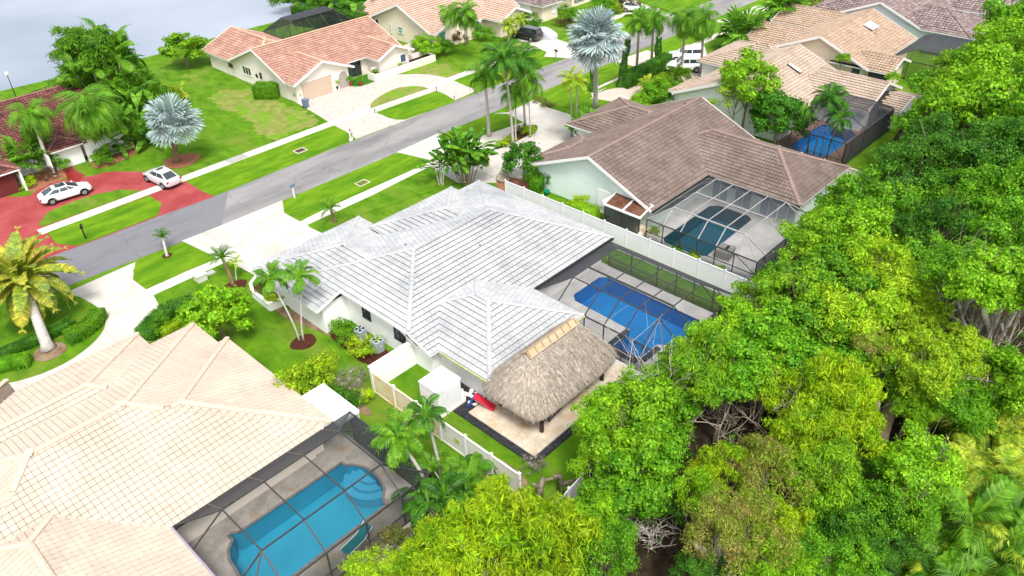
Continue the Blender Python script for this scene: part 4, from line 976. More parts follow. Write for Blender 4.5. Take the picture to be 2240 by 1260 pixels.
# ---- maroon house far left
mh = house('white-walled house with maroon tiled roof at the left edge', [
    Wing(5.0,29.3,88.0,105.0,2.5,0.345,'x','gable','gable'),
    Wing(8.0,17.6,84.6,96.0,2.5,0.345,'y','hip','hip'),
    Wing(20.8,25.0,86.6,92.0,2.3,0.3,'y','hip','hip')],
    WALL_W, TILE_M, mat('ridge_cap_maroon',(0.2,0.08,0.07),(0.3,0.14,0.12),2,0.8), kind='barrel', tw=0.36, th=0.42, stagger=False, cap_r=0.18)
for bb_ in ((17.4,17.6,84.9,88.4,0,2.3),(24.6,29.6,86.6,86.8,0,2.4),(20.6,20.8,85.9,88.3,0,2.3)): q = MB(); q.bx(*bb_); q.build('white_screen_wall', WALL_W, mh)
q = MB(); yy = 86.3; q.tube([(20.55,86.9,1.35),(20.6,86.9,1.35)],0.28,14); q.build('round_blue_plaque', mat('blue_plaque',(0.02,0.16,0.4),rough=0.4), mh)
q = MB(); q.bx(10,17.0,85.15,85.2,0.0,2.2); q.build('garage_door', mat('maroon_door',(0.12,0.02,0.02),rough=0.7), mh)
q = MB(); q.box((17.25,85.0,2.1),(0.15,0.15,0.3)); q.build('wall_lamp', BLACK, mh)

# ================================================================== SCREEN ENCLOSURES
def enclosure(label, X0, X1, Y0, Y1, zw, zt, xs, ys, walls='SWE', rail=0.9, th=0.07, frame=FASCIA_DK, topm=None, thick=()):
    """aluminium pool cage; xs / ys = stations of the flat top; walls on sides W(x0) E(x1) S(y0) N(y1)"""
    root = thing('pool_enclosure', label, 'pool cage')
    topm = topm or frame
    def beam(a, c, w_=th, nm='beam', mm=None):
        q = MB(); q.bar(a, c, w_); q.build(nm, mm or frame, root)
    def panel(p, m_=None):
        q = MB(); q.add(p, [tuple(range(len(p)))]); q.build('screen_panel', m_ or SCREEN, root)
    ax, bx_, ay, by = xs[0], xs[-1], ys[0], ys[-1]
    for x in xs: beam((x,ay,zt),(x,by,zt), th*1.5 if x in thick else th, mm=topm)
    for y in ys: beam((ax,y,zt),(bx_,y,zt), th*1.5 if y in thick else th, mm=topm)
    for i in range(len(xs)-1):
        for j in range(len(ys)-1): panel([(xs[i],ys[j],zt+.03),(xs[i+1],ys[j],zt+.03),(xs[i+1],ys[j+1],zt+.03),(xs[i],ys[j+1],zt+.03)])
    for y in ys:
        beam((ax,y,zt),(X0,y,zw), mm=topm); beam((bx_,y,zt),(X1,y,zw), mm=topm)
    for x in xs:
        beam((x,ay,zt),(x,Y0,zw), mm=topm); beam((x,by,zt),(x,Y1,zw), mm=topm)
    for (cx, cy, wx, wy) in ((ax,ay,X0,Y0),(ax,by,X0,Y1),(bx_,ay,X1,Y0),(bx_,by,X1,Y1)):
        beam((cx,cy,zt),(wx,wy,zw), mm=topm)
        panel([(cx,cy,zt+.02),(wx,cy,zw+.02),(wx,wy,zw+.02)]); panel([(cx,cy,zt+.02),(cx,wy,zw+.02),(wx,wy,zw+.02)])
    for j in range(len(ys)-1):
        panel([(ax,ys[j],zt+.02),(ax,ys[j+1],zt+.02),(X0,ys[j+1],zw+.02),(X0,ys[j],zw+.02)])
        panel([(bx_,ys[j],zt+.02),(bx_,ys[j+1],zt+.02),(X1,ys[j+1],zw+.02),(X1,ys[j],zw+.02)])
    for i in range(len(xs)-1):
        panel([(xs[i],ay,zt+.02),(xs[i+1],ay,zt+.02),(xs[i+1],Y0,zw+.02),(xs[i],Y0,zw+.02)])
        panel([(xs[i],by,zt+.02),(xs[i+1],by,zt+.02),(xs[i+1],Y1,zw+.02),(xs[i],Y1,zw+.02)])
    for s in walls:
        if s in 'WE':
            X = X0 if s == 'W' else X1; st = [Y0]+list(ys)+[Y1]; pt = lambda t, z: (X, t, z)
        else:
            Y = Y0 if s == 'S' else Y1; st = [X0]+list(xs)+[X1]; pt = lambda t, z: (t, Y, z)
        for t in st: beam(pt(t,0.03), pt(t,zw), nm='post')
        beam(pt(st[0],zw), pt(st[-1],zw), th*1.2); beam(pt(st[0],rail), pt(st[-1],rail), th*.8, 'rail'); beam(pt(st[0],0.08), pt(st[-1],0.08), th*.8, 'sill')
        for i in range(len(st)-1):
            panel([pt(st[i],0.08), pt(st[i+1],0.08), pt(st[i+1],zw-.02), pt(st[i],zw-.02)], SCREEN_W)
        beam(pt(st[0],0.9), pt(st[1],zw), th*.6, 'brace'); beam(pt(st[-1],0.9), pt(st[-2],zw), th*.6, 'brace')
    return root
ALU = mat('bronze_tube_bright', (0.30,0.29,0.28), (0.42,0.41,0.40), 2, 0.35, spec=0.6)
BRZ = mat('bronze_tube', (0.03,0.027,0.025), (0.055,0.05,0.046), 3, 0.35, spec=0.7)
e1 = enclosure('dark framed screen cage over the deep blue pool', 35.65, 44.95, 20.4, 31.95, 2.4, 3.75, [37.4,39.2,42.8], [22.15,23.85,25.45,27.2,29.7], 'WES', frame=BRZ, thick=(39.2,))
e2 = enclosure('dark framed screen cage over the turquoise pool at the bottom left', 6.7, 18.3, 24.4, 31.85, 2.5, 3.8, [8.7,11.2,13.75,16.2], [25.95,29.7], 'ES', frame=BRZ)
e3 = enclosure('screen cage over the dark teal pool behind the brown roof', 50.45, 60.3, 21.6, 32.1, 2.1, 3.3, [51.8,55.3,58.8], [23.6,25.3,27.0,28.7,30.4], 'WS', frame=BRZ, thick=(51.8,55.3), topm=ALU)
e4 = enclosure('black screen cage over the blue pool with palms beside it', 74.8, 87.0, 25.2, 32.4, 2.7, 3.6, [76.5,79.5,82.5,85.2], [26.8,29.0,31.0], 'WSE', frame=BRZ)
e5 = enclosure('small dark screen cage behind the salmon pink roof', 58.6, 70.0, 98.2, 105.5, 2.6, 4.6, [60.5,63,65.5,68.0], [100.5,103.0], 'WNE', frame=BRZ)
e6 = enclosure('grey screen cage behind the peach roofed house', 104.2, 116.0, 24.0, 32.2, 2.4, 3.4, [106,110,114], [26,30], 'WSE', frame=BRZ)
e7 = enclosure('domed grey screen cage in the top right corner', 140.6, 154.0, 30.5, 41.0, 2.4, 4.4, [143,147,151.5], [33,38.5], 'WSEN', frame=BRZ)
e8 = enclosure('black screen cage behind the pinkish tan roof', 78.5, 90.0, 103.3, 111.0, 2.6, 3.2, [80,84,88], [105,109], 'WSN', frame=BRZ)
# little glazed porch at the corner of the mint house
gp = thing('glazed_porch', 'small glazed porch with brown roof panes on the corner of the mint green house', 'porch')
q = MB(); q.bx(50.0,51.75,32.7,36.4,0,0.5); q.bx(50.0,51.9,32.4,32.7,0,0.5); q.build('knee_wall', WALL_T, gp)
for (y0, y1) in ((32.6,34.4),(34.4,36.3)):
    q = MB(); q.add([(50.0,y0,0.5),(50.0,y1,0.5),(50.0,y1,2.2),(50.0,y0,2.2)],[(0,1,2,3)]); q.build('screen_panel', SCREEN_D, gp)
q = MB()
for y in (32.55,34.4,36.3): q.bar((50.0,y,0.8),(50.0,y,2.25),0.09)
q.build('post', BRZ, gp)
q = MB(); q.bx(49.85,50.05,32.4,36.5,2.2,2.32); q.bx(49.85,51.8,36.4,36.52,2.2,2.6)
for y in (32.5,34.4,36.4): q.bar((49.9,y,2.26),(51.8,y,2.72),0.12)
q.bar((51.78,32.4,2.72),(51.78,36.5,2.72),0.12); q.build('roof_frame', FASCIA_W, gp)
for (y0, y1) in ((32.6,34.3),(34.5,36.3)):
    q = MB(); q.add([(50.0,y0,2.25),(50.0,y1,2.25),(51.75,y1,2.67),(51.75,y0,2.67)],[(0,3,2,1)]); q.build('roof_pane', mat('bronze_glass',(0.09,0.035,0.02),(0.16,0.08,0.05),1.5,0.15), gp)

# ================================================================== FENCES AND WALLS
VINYL = mat('white_vinyl', (0.74,0.75,0.755), (0.80,0.80,0.80), 0.5, 0.55, 0.0)
VINYL_Y = mat('yellowed_vinyl', (0.73,0.70,0.62), (0.76,0.74,0.68), 0.8, 0.6, col3=(0.66,0.40,0.10), scale3=0.55, lo3=0.52, hi3=0.7)
def panel_fence(label, pts, h, mt, step=2.4, th=0.12, post=0.14, name='vinyl_fence', pm=None):
    root = thing(name, label, 'fence')
    for i in range(len(pts)-1):
        a = Vector((*pts[i],0)); c = Vector((*pts[i+1],0)); L = (c-a).length; n = max(1, round(L/step)); D = (c-a)/n
        for k in range(n):
            p = a+D*k; s = p+D
            q = MB(); q.bar(p+D.normalized()*(post/2)+Vector((0,0,h/2)), s-D.normalized()*(post/2)+Vector((0,0,h/2)), th*0.45, h-0.12); 
            q.bar(p+Vector((0,0,h-0.05)), s+Vector((0,0,h-0.05)), th, 0.1); q.bar(p+Vector((0,0,0.1)), s+Vector((0,0,0.1)), th, 0.12)
            q.build('fence_panel', mt[0] if isinstance(mt, list) and k < 3 else (mt[1] if isinstance(mt, list) else mt), root)
        for k in range(n+1):
            p = a+D*k; q = MB(); q.box((p.x,p.y,(h+0.08)/2),(post,post,h+0.08)); q.box((p.x,p.y,h+0.1),(post+.04,post+.04,0.05)); q.build('post', pm or VINYL, root)
    return root
f1 = panel_fence('tall white fence between the white-roofed and brown-roofed houses', [(47.5,46.2),(47.5,18.0)], 2.3, VINYL, 2.35, 0.07, 0.085)
f2 = panel_fence('white fence with rusty yellow stains beside the thatched hut garden', [(22.0,34.4),(22.0,21.0)], 1.85, [mat('stained_vinyl',(0.70,0.58,0.36),(0.74,0.66,0.48),0.9,0.6,col3=(0.62,0.40,0.12),scale3=0.7,lo3=0.52,hi3=0.72), VINYL_Y], 2.42, 0.12)
f3 = panel_fence('cream fence sticking out behind the brown roof', [(71.6,33.0),(71.6,21.0)], 1.9, mat('cream_vinyl',(0.66,0.6,0.45),(0.72,0.68,0.58),0.6,0.6), 2.4, 0.12)
f4 = panel_fence('short leaning white fence piece by the wood', [tuple(at(1215,1135))[:2], tuple(at(1272,1072))[:2]], 1.3, METAL_W, 1.6, 0.08)
gw = thing('garden_wall', 'thick white rendered wall with a gate gap beside the air conditioners', 'wall')
q = MB(); q.bx(22.1,25.9,34.55,34.85,0,1.95); q.build('wall', WALL_W, gw); q = MB(); q.bx(22.05,25.92,34.5,34.9,1.95,2.03); q.build('coping', WALL_W, gw)
sh = thing('shed', 'white box shed with pale flat top beside the black stones', 'shed')
q = MB(); q.bx(23.3,25.3,29.3,31.1,0,2.05); q.build('wall', mat('dirty_white_stucco',(0.72,0.71,0.68),(0.8,0.79,0.77),0.8,0.85,col3=(0.5,0.45,0.36),scale3=1.2,lo3=0.58,hi3=0.75), sh); q = MB(); q.bx(23.26,25.34,29.26,31.14,2.05,2.12); q.build('roof', WHITE, sh)
q = MB(); q.bx(23.1,25.5,29.1,29.28,0,0.12); q.build('step', CONC, sh)
q = MB()
for k in range(3): q.bx(23.5+k*0.58,24.04+k*0.58,29.27,29.3,0.15,1.95)
q.build('door_board', METAL_W, sh)
# curved planter by the white house
pl = thing('curved_planter', 'white curved planter box at the left corner of the white-roofed house', 'planter')
c0 = at(600,640); ppts = P2([(552,636),(556,650),(592,680),(616,670),(640,655),(600,622),(565,618)])
q = MB(); n_ = len(ppts)
for i in range(n_): q.bar((*ppts[i-1],0.35),(*ppts[i],0.35),0.18,0.7)
q.build('wall', WALL_W, pl)
q = MB()
for i in range(n_): q.bar((*ppts[i-1],0.72),(*ppts[i],0.72),0.26,0.06)
q.build('coping', WALL_W, pl); q = MB(); q.prism(ppts,0.3,0.55); q.build('soil', MULCH, pl)
q = MB(); q.bx(77.2,81.0,47.9,48.1,0,1.1); q.bx(77.0,77.2,45.5,48.0,0,1.1); tag(q.build('courtyard_wall', WALL_W), 'low white courtyard wall beyond the brown roof', 'wall')

# ================================================================== VEGETATION
def np_mesh(name, V, F, mats, mi=None, k=4):
    """V (n,3) float, F (m,k) int"""
    me = bpy.data.meshes.new(name); me.vertices.add(len(V)); me.vertices.foreach_set('co', V.astype(np.float32).ravel())
    me.loops.add(F.size); me.loops.foreach_set('vertex_index', F.astype(np.int32).ravel())
    me.polygons.add(len(F)); me.polygons.foreach_set('loop_start', np.arange(0, F.size, k, dtype=np.int32)); me.polygons.foreach_set('loop_total', np.full(len(F), k, dtype=np.int32))
    for q in (mats if isinstance(mats, (list, tuple)) else [mats]): me.materials.append(q)
    if mi is not None: me.polygons.foreach_set('material_index', mi.astype(np.int32))
    me.update(calc_edges=True); return me
def leaf_quads(C, N, size, rng, aspect=0.5, droop=0.0, jitter=0.6):
    """diamond leaves at centres C facing N"""
    n = len(C)
    N = N + rng.normal(0, jitter, (n,3)); N /= np.linalg.norm(N, axis=1, keepdims=True)+1e-9
    T = rng.normal(0, 1, (n,3)); T[:,2] -= droop
    T -= N*np.sum(T*N, axis=1, keepdims=True); T /= np.linalg.norm(T, axis=1, keepdims=True)+1e-9
    B_ = np.cross(N, T); s = (size*rng.uniform(0.6, 1.35, n))[:,None]
    V = np.stack([C - T*s*0.5, C + B_*s*aspect*0.5 + N*s*0.08, C + T*s*0.5, C - B_*s*aspect*0.5 + N*s*0.08], axis=1).reshape(-1,3)
    return V, np.arange(n*4).reshape(-1,4)
def crown_mesh(name, seed, mt, leaves=5000, leaf_s=0.055, clumps=34, clump_r=0.26, flat=0.8, aspect=0.5, droop=0.0, up=0.25, core=True, hollow=0.72, jitter=0.6, low=-0.45, lump=0.16, sep=0.78):
    """unit-radius crown made of leaf clumps"""
    rng = np.random.default_rng(seed); cs = []
    tries = 0
    while len(cs) < clumps and tries < 4000:
        tries += 1
        d = rng.normal(0, 1, 3); d /= np.linalg.norm(d)
        if d[2] < low: continue
        r = rng.uniform(hollow-0.12, 0.98) if rng.random() < 0.85 else rng.uniform(0.2, 0.6)
        p = d*r*np.array([1, 1, flat])*(1+lump*math.sin(d[0]*3.1+seed)+lump*math.sin(d[1]*4.3+seed*2))
        if all(np.linalg.norm(p-q) > clump_r*sep for q in cs): cs.append(p)
    cs = np.array(cs); rr = clump_r*rng.uniform(0.55, 1.3, len(cs))
    idx = rng.choice(len(cs), leaves, p=rr**2/np.sum(rr**2))
    d = rng.normal(0, 1, (leaves,3)); d[:,2] += up*2.6; d /= np.linalg.norm(d, axis=1, keepdims=True)
    out = cs[idx]/(np.linalg.norm(cs[idx], axis=1, keepdims=True)+1e-6); d += out*0.35; d /= np.linalg.norm(d, axis=1, keepdims=True)
    rad = rr[idx]*(0.72+0.38*rng.random(leaves)**0.7); rad *= 1+0.16*np.sin(d[:,0]*7+idx)+0.12*np.sin(d[:,1]*9+idx*2)
    C = cs[idx]+d*rad[:,None]*np.array([1.08,1.08,0.68])
    sp = rng.random(leaves) < 0.09; C[sp] += out[sp]*rng.uniform(0.03, 0.16, (sp.sum(),1))+rng.normal(0, 0.03, (sp.sum(),3))
    if droop: C[:,2] -= droop*0.05*rng.random(leaves)
    V, F = leaf_quads(C, d, leaf_s, rng, aspect, droop, jitter)
    if core:
        # crumpled inner masses of each clump
        bm = bmesh.new(); bmesh.ops.create_icosphere(bm, subdivisions=1, radius=1.0); sv = np.array([v.co[:] for v in bm.verts]); sf = np.array([[v.index for v in f.verts] for f in bm.faces]); bm.free()
        vs = []; fs = []; k = len(V)
        for c, r in zip(cs, rr):
            vs.append(c + sv*(r*0.46)*rng.uniform(0.75, 1.15, (len(sv),1))); fs.append(np.c_[sf, sf[:,2]]+k); k += len(sv)
        # quads with a repeated vertex are not allowed: add tiny split
        tri = np.concatenate(fs)
        V = np.concatenate([V]+vs)
        me = bpy.data.meshes.new(name); faces = [tuple(f) for f in F.tolist()]+[tuple(f[:3]) for f in tri.tolist()]
        me.from_pydata(V.tolist(), [], faces); me.materials.append(mt); me.update(); return me, cs
    return np_mesh(name, V, F, mt), cs
L_MIDDARK = leaf('leaf_mid_dark', (0.045, 0.19, 0.01), (0.10, 0.30, 0.014))
CR = {}
def crown(kind, var):
    key = (kind, var)
    if key in CR: return CR[key]
    s = hash(kind) % 97 if False else sum(map(ord, kind))*7+var
    K = {
     'maple':  dict(mt=L_MID, leaves=6600, leaf_s=0.085, clumps=36, clump_r=0.26, flat=0.9, aspect=0.8, jitter=0.4, hollow=0.66),
     'bright': dict(mt=L_BRIGHT, leaves=7000, leaf_s=0.08, clumps=38, clump_r=0.26, flat=0.85, aspect=0.8, jitter=0.38),
     'willow': dict(mt=L_YELLOW, leaves=6800, leaf_s=0.15, clumps=34, clump_r=0.26, flat=0.9, aspect=0.22, droop=1.4, jitter=0.8),
     'willowg':dict(mt=L_BRIGHT, leaves=6500, leaf_s=0.14, clumps=34, clump_r=0.26, flat=0.95, aspect=0.24, droop=1.4, jitter=0.8),
     'fine':   dict(mt=L_MID, leaves=7500, leaf_s=0.068, clumps=44, clump_r=0.25, flat=0.75, aspect=0.6, jitter=0.6),
     'dark':   dict(mt=L_DARK, leaves=7500, leaf_s=0.07, clumps=44, clump_r=0.26, flat=0.85, aspect=0.6, jitter=0.6),
     'yellow': dict(mt=L_LIME, leaves=6800, leaf_s=0.11, clumps=38, clump_r=0.25, flat=0.85, aspect=0.35, droop=0.8, jitter=0.8),
     'rusty':  dict(mt=L_RUST, leaves=7500, leaf_s=0.10, clumps=30, clump_r=0.29, flat=1.1, aspect=0.24, core=False, droop=1.6, jitter=0.8, low=-0.7),
     'thick':  dict(mt=L_PALM, leaves=8000, leaf_s=0.16, clumps=40, clump_r=0.28, flat=1.0, aspect=0.22, droop=1.5, jitter=0.8),
     'airy':   dict(mt=L_LIME, leaves=3000, leaf_s=0.075, clumps=34, clump_r=0.2, flat=0.9, aspect=0.7, jitter=0.8, core=False, hollow=0.5),
     'round':  dict(mt=L_BRIGHT, leaves=5600, leaf_s=0.13, clumps=60, lump=0.03, sep=0.6, clump_r=0.22, flat=0.9, aspect=0.7, jitter=0.4, hollow=0.8),
     'rounddark': dict(mt=L_MIDDARK, leaves=6500, leaf_s=0.10, clumps=64, lump=0.03, sep=0.6, clump_r=0.22, flat=0.95, aspect=0.7, jitter=0.4, hollow=0.8),
     'shrub':  dict(mt=L_MID, leaves=1800, leaf_s=0.13, clumps=18, clump_r=0.36, flat=0.85, aspect=0.55, jitter=0.7, low=-0.2),
     'shruby': dict(mt=L_YELLOW, leaves=1800, leaf_s=0.13, clumps=18, clump_r=0.36, flat=0.85, aspect=0.5, jitter=0.7, low=-0.2),
     'shrubd': dict(mt=L_DARK, leaves=1800, leaf_s=0.13, clumps=18, clump_r=0.36, flat=0.85, aspect=0.5, jitter=0.7, low=-0.2),
     'bronze': dict(mt=L_PURPLE, leaves=1500, leaf_s=0.13, clumps=16, clump_r=0.36, flat=0.8, aspect=0.3, jitter=0.8, low=-0.2),
     'greytw': dict(mt=L_GREY, leaves=2600, leaf_s=0.10, clumps=20, clump_r=0.34, flat=0.8, aspect=0.12, jitter=0.9, low=-0.2),
     'croton': dict(mt=L_DRYF, leaves=1500, leaf_s=0.14, clumps=16, clump_r=0.36, flat=0.8, aspect=0.4, jitter=0.8, low=-0.2),
    }[kind]
    CR[key] = crown_mesh('crown', s, **K); return CR[key]
TRK = {}
def trunk_mesh(key, mt, seed, r=0.035, limbs=7, spread=0.55, top=0.9, lean=0.05):
    """unit height trunk with limbs reaching into the crown (crown centre at height 1)"""
    if key in TRK: return TRK[key]
    rnd = random.Random(seed); b = MB()
    p = [Vector((0,0,0)), Vector((rnd.uniform(-lean,lean),rnd.uniform(-lean,lean),0.3)), Vector((rnd.uniform(-lean,lean),rnd.uniform(-lean,lean),0.62)), Vector((0,0,top))]
    b.tube([p[0]-Vector((0,0,0.03))]+p, [r*1.7, r*1.4, r*1.05, r*0.8, r*0.4], 8)
    for k in range(limbs):
        a = 2*PI*k/limbs+rnd.random()*0.6; s = p[1].lerp(p[3], rnd.uniform(0.2, 0.85)); L = spread*rnd.uniform(0.6, 1.0)
        e = s+Vector((math.cos(a)*L, math.sin(a)*L, 0.25+0.3*rnd.random())); mid = s.lerp(e, 0.5)+Vector((0,0,-0.03+0.1*rnd.random()))
        b.tube([s, mid, e], [r*0.5, r*0.34, r*0.14], 5)
        for t in range(2):
            e2 = mid+Vector((rnd.uniform(-.25,.25), rnd.uniform(-.25,.25), rnd.uniform(.1,.35))); b.tube([mid, e2], [r*0.25, r*0.08], 4)
    TRK[key] = b.mesh('trunk', mt); return TRK[key]
def tree(px, py, zc, R, kind, label, cat='tree', group=None, name='leafy_tree', var=None, bark=BARK, flat=1.0, tr=0.035, seed=None, spread=0.55):
    c = at(px, py, zc); sd_ = int(px*3+py) if seed is None else seed; rnd = random.Random(sd_)
    t = thing(name, label, cat, (c.x, c.y, 0), rnd.random()*6.28, group)
    me, _ = crown(kind, (sd_ % 4) if var is None else var)
    o = link('crown', me, t, (0,0,zc)); o.scale = (R*rnd.uniform(.92,1.1), R*rnd.uniform(.92,1.1), R*flat*rnd.uniform(.9,1.1))
    o = link('trunk', trunk_mesh((bark.name, sd_ % 3, tr), bark, 11+sd_ % 3, tr), t); o.scale = (R*1.1, R*1.1, zc)
    return t
def shrub(px, py, R, kind, label, cat='shrub', h=0.8, z=None, group=None, name='shrub', flat=1.0):
    z = R*h*0.75 if z is None else z; c = at(px, py, z); rnd = random.Random(int(px*5+py*3))
    me, _ = crown(kind, int(px) % 2)
    t = thing(name, label, cat, (c.x, c.y, 0), rnd.random()*6.28, group)
    o = link('foliage', me, t, (0,0,z)); o.scale = (R, R, R*h)
    q = MB(); q.tube([(0,0,-0.02),(0,0,z)], [0.05*R+0.02, 0.03*R+0.01], 6); q.build('stem', BARK, t); return t
def hedge(label, path, wd, h, mt=L_MID, seed=1, density=260, leaf_s=0.11, z0=0.0, name='hedge', closed=False):
    """clipped hedge along world path: leafy shell over a solid core"""
    rng = np.random.default_rng(seed); core = MB(); Cs = []; Ns = []
    pts = [Vector((p[0],p[1],0)) for p in path]
    segs = [(pts[i], pts[i+1]) for i in range(len(pts)-1)]
    for a, c in segs:
        core.bar(a+Vector((0,0,z0+h*0.48)), c+Vector((0,0,z0+h*0.48)), wd*0.86, h*0.9)
        D = (c-a); L = D.length; D.normalize(); Sd = Vector((-D.y, D.x, 0))
        for face in range(5):
            ar = {0: L*wd, 1: L*h, 2: L*h, 3: wd*h, 4: wd*h}[face]; n = int(ar*density)
            u = rng.random(n); v = rng.random(n); jit = rng.normal(0, 0.03, n)
            A = np.array(a); Dn = np.array(D)*L; Sn = np.array(Sd)*wd/2; Z = np.array((0,0,1.0))
            if face == 0: P = A+u[:,None]*Dn+(v[:,None]*2-1)*Sn+Z*(z0+h+jit)[:,None]; N = np.tile(Z,(n,1))
            elif face in (1,2):
                s = 1 if face == 1 else -1; P = A+u[:,None]*Dn+s*Sn*(1+jit*2)[:,None]+Z*(z0+v*h)[:,None]; N = np.tile(np.array(Sd)*s,(n,1))
            else:
                s = 1 if face == 3 else 0; P = A+Dn*s+(u[:,None]*2-1)*Sn+Z*(z0+v*h)[:,None]; N = np.tile(np.array(D)*(1 if s else -1),(n,1))
            Cs.append(P); Ns.append(N)
    C = np.concatenate(Cs); N = np.concatenate(Ns).astype(float)
    V, F = leaf_quads(C, N, leaf_s, rng, 0.6, 0, 0.55)
    k = len(V); V = np.concatenate([V, np.array(core.v)]); F = np.concatenate([F, np.array(core.f)+k])
    o = link(name, np_mesh(name, V, F, mt)); return tag(o, label, 'hedge')

# ---- palms ---------------------------------------------------------
FR = {}
def frond_mesh(key, mt, L=2.6, n=30, ll=0.55, droop=0.9, lw=0.075, hang=0.5, rise=0.0, seed=0, petiole=0.15, fold=0.3, rm=None):
    """feather frond along +x starting at origin; arcs down by droop; leaflets both sides"""
    if key in FR: return FR[key]
    rnd = random.Random(seed); V = []; F = []; MI = []
    def pos(t):
        a = droop*t*t
        return Vector((L*(t-0.18*a*t), 0.04*math.sin(t*3)*L*0.3, L*(rise*t-0.42*a*t)))
    P = [pos(k/(n)) for k in range(n+1)]
    b = MB(); b.tube([P[0], P[n//3], P[2*n//3], P[n]], [0.045, 0.03, 0.018, 0.006], 5)
    V = [tuple(v) for v in b.v]; F = [tuple(f) for f in b.f]; MI = [1]*len(F)
    for k in range(int(n*petiole), n+1):
        t = k/n; p = P[k]; D = (P[min(k+1,n)]-P[max(k-1,0)]).normalized()
        env = math.sin(min(1, (t-petiole)/(1-petiole)*0.97+0.12)*PI)**0.55 if t < 0.97 else 0.45
        for s in (-1, 1):
            side = Vector((-D.y, D.x, 0)).normalized()*s; l_ = ll*env*rnd.uniform(.85, 1.12)
            fw = D*(0.55+0.5*t); dr = (side+fw*0.8+Vector((0,0,fold-0.1*rnd.random()))).normalized()
            m_ = p+dr*l_*0.5; e = p+dr*l_*0.85+Vector((0,0,-hang*l_*rnd.uniform(.7,1.3)))
            wv = D.cross(dr).cross(dr).normalized()*lw*0.5*rnd.uniform(.8,1.2)
            k0 = len(V); V += [tuple(p-wv*0.4), tuple(p+wv*0.4), tuple(m_+wv), tuple(e), tuple(m_-wv)]
            F += [(k0,k0+1,k0+2,k0+4),(k0+4,k0+2,k0+3)]; MI += [0,0]
    me = bpy.data.meshes.new('frond'); me.from_pydata(V, [], F); me.materials.append(mt); me.materials.append(rm or L_PALM_Y)
    me.polygons.foreach_set('material_index', MI); me.update(); FR[key] = me; return me
def fan_mesh(key, mt, R=0.9, pet=1.0, n=26, spread=PI*0.86, seed=0, cup=0.35):
    if key in FR: return FR[key]
    rnd = random.Random(seed); b = MB(); b.tube([(0,0,0),(pet*0.5,0,0.05),(pet,0,0.0)], [0.04,0.03,0.022], 5, 1)
    for k in range(n):
        a = -spread+2*spread*k/(n-1); da = spread/(n-1)*0.98; r = R*(0.82+0.18*math.cos(a*0.6))*rnd.uniform(.9,1.05)
        def q(ang, rr, z): return (pet+math.cos(ang)*rr, math.sin(ang)*rr, z)
        z1 = -cup*abs(math.sin(a))*0.3+0.05*((k % 2)*2-1)
        b.add([q(a,0,0), q(a-da*.8,r*0.78,z1-0.05), q(a,r*0.7,z1+0.05), q(a+da*.8,r*0.78,z1-0.05), q(a,r,z1-0.16*rnd.random()-0.05)], [(0,1,2),(0,2,3),(1,4,2),(2,4,3)], 0)
    me = b.mesh('frond', [mt, mt]); FR[key] = me; return me
def palm(base, h, R, key, n, label, cat='palm tree', lean=(0,0), tr=0.14, trm=PALM_TR, name='palm_tree', elev=(75,-35), group=None, seed=1, crownshaft=None, scale=1.0, boots=0.0, twist=0.5, bulge=0.0, skirt=0):
    """base = world xy; fronds are children"""
    rnd = random.Random(seed); t = thing(name, label, cat, (base[0], base[1], 0), 0, group)
    b = MB(); top = Vector((lean[0], lean[1], h)); N = 9
    pts = [Vector((lean[0]*(k/N)**1.6, lean[1]*(k/N)**1.6, h*k/N-0.03)) for k in range(N+1)]
    rad = [tr*(1.55 if k == 0 else 1.0-0.28*k/N+bulge*math.sin(PI*min(1,k/N*1.2))) for k in range(N+1)]
    b.tube(pts, rad, 9); b.build('trunk', trm, t, smooth=True)
    if crownshaft:
        q = MB(); q.tube([top-Vector((0,0,0.05)), top+Vector((0,0,crownshaft*0.5)), top+Vector((0,0,crownshaft))], [tr*0.95, tr*1.05, tr*0.5], 8); q.build('crownshaft', L_PALM, t, smooth=True); top = top+Vector((0,0,crownshaft))
    if boots:
        q = MB()
        for k in range(26):
            a = k*2.4; z = -boots*(k/26.0); q.bar(top+Vector((math.cos(a)*tr*.6,math.sin(a)*tr*.6,z)), top+Vector((math.cos(a)*tr*1.9,math.sin(a)*tr*1.9,z+0.22)), 0.09, 0.05)
        q.build('leaf_bases', PALM_BR, t)
    for k in range(n):
        f = (k+0.5)/n; az = k*2.39996+rnd.uniform(-.15,.15); el = math.radians(elev[0]+(elev[1]-elev[0])*f**0.85+rnd.uniform(-7,7))
        me = key[k % len(key)] if isinstance(key, list) else key
        o = link('frond', me, t, top+Vector((math.cos(az)*tr*0.4, math.sin(az)*tr*0.4, 0)))
        o.rotation_euler = (rnd.uniform(-twist,twist), -el, az); s = R*rnd.uniform(.88,1.1)*scale; o.scale = (s, s, s)
    for k in range(skirt):
        az = k*2.1; o = link('frond', FR['dead'], t, top, (0, math.radians(68), az)); o.scale = (R*.8,)*3; o['label'] = 'brown dead frond'
    return t
COCO = [frond_mesh('coco%d'%i, L_PALM, 1.0, 30, 0.30, 1.0, 0.034, 0.7, 0.1, i, rm=L_PALM) for i in range(3)]
COCO_D = [frond_mesh('cocod%d'%i, L_PALM_D, 1.0, 30, 0.30, 1.15, 0.034, 0.7, 0.1, i+5, rm=L_PALM) for i in range(3)]
QUEEN = [frond_mesh('queen%d'%i, L_PALM, 1.0, 38, 0.34, 1.35, 0.022, 1.5, 0.15, i+9, rm=L_PALM) for i in range(3)]
YEL = [frond_mesh('yel%d'%i, L_PALM_Y, 1.0, 26, 0.28, 1.0, 0.036, 0.6, 0.1, i+19) for i in range(3)]
DATE = [frond_mesh('date%d'%i, L_DATE, 1.0, 60, 0.19, 0.8, 0.036, 0.25, 0.0, i+29, fold=0.45) for i in range(3)]
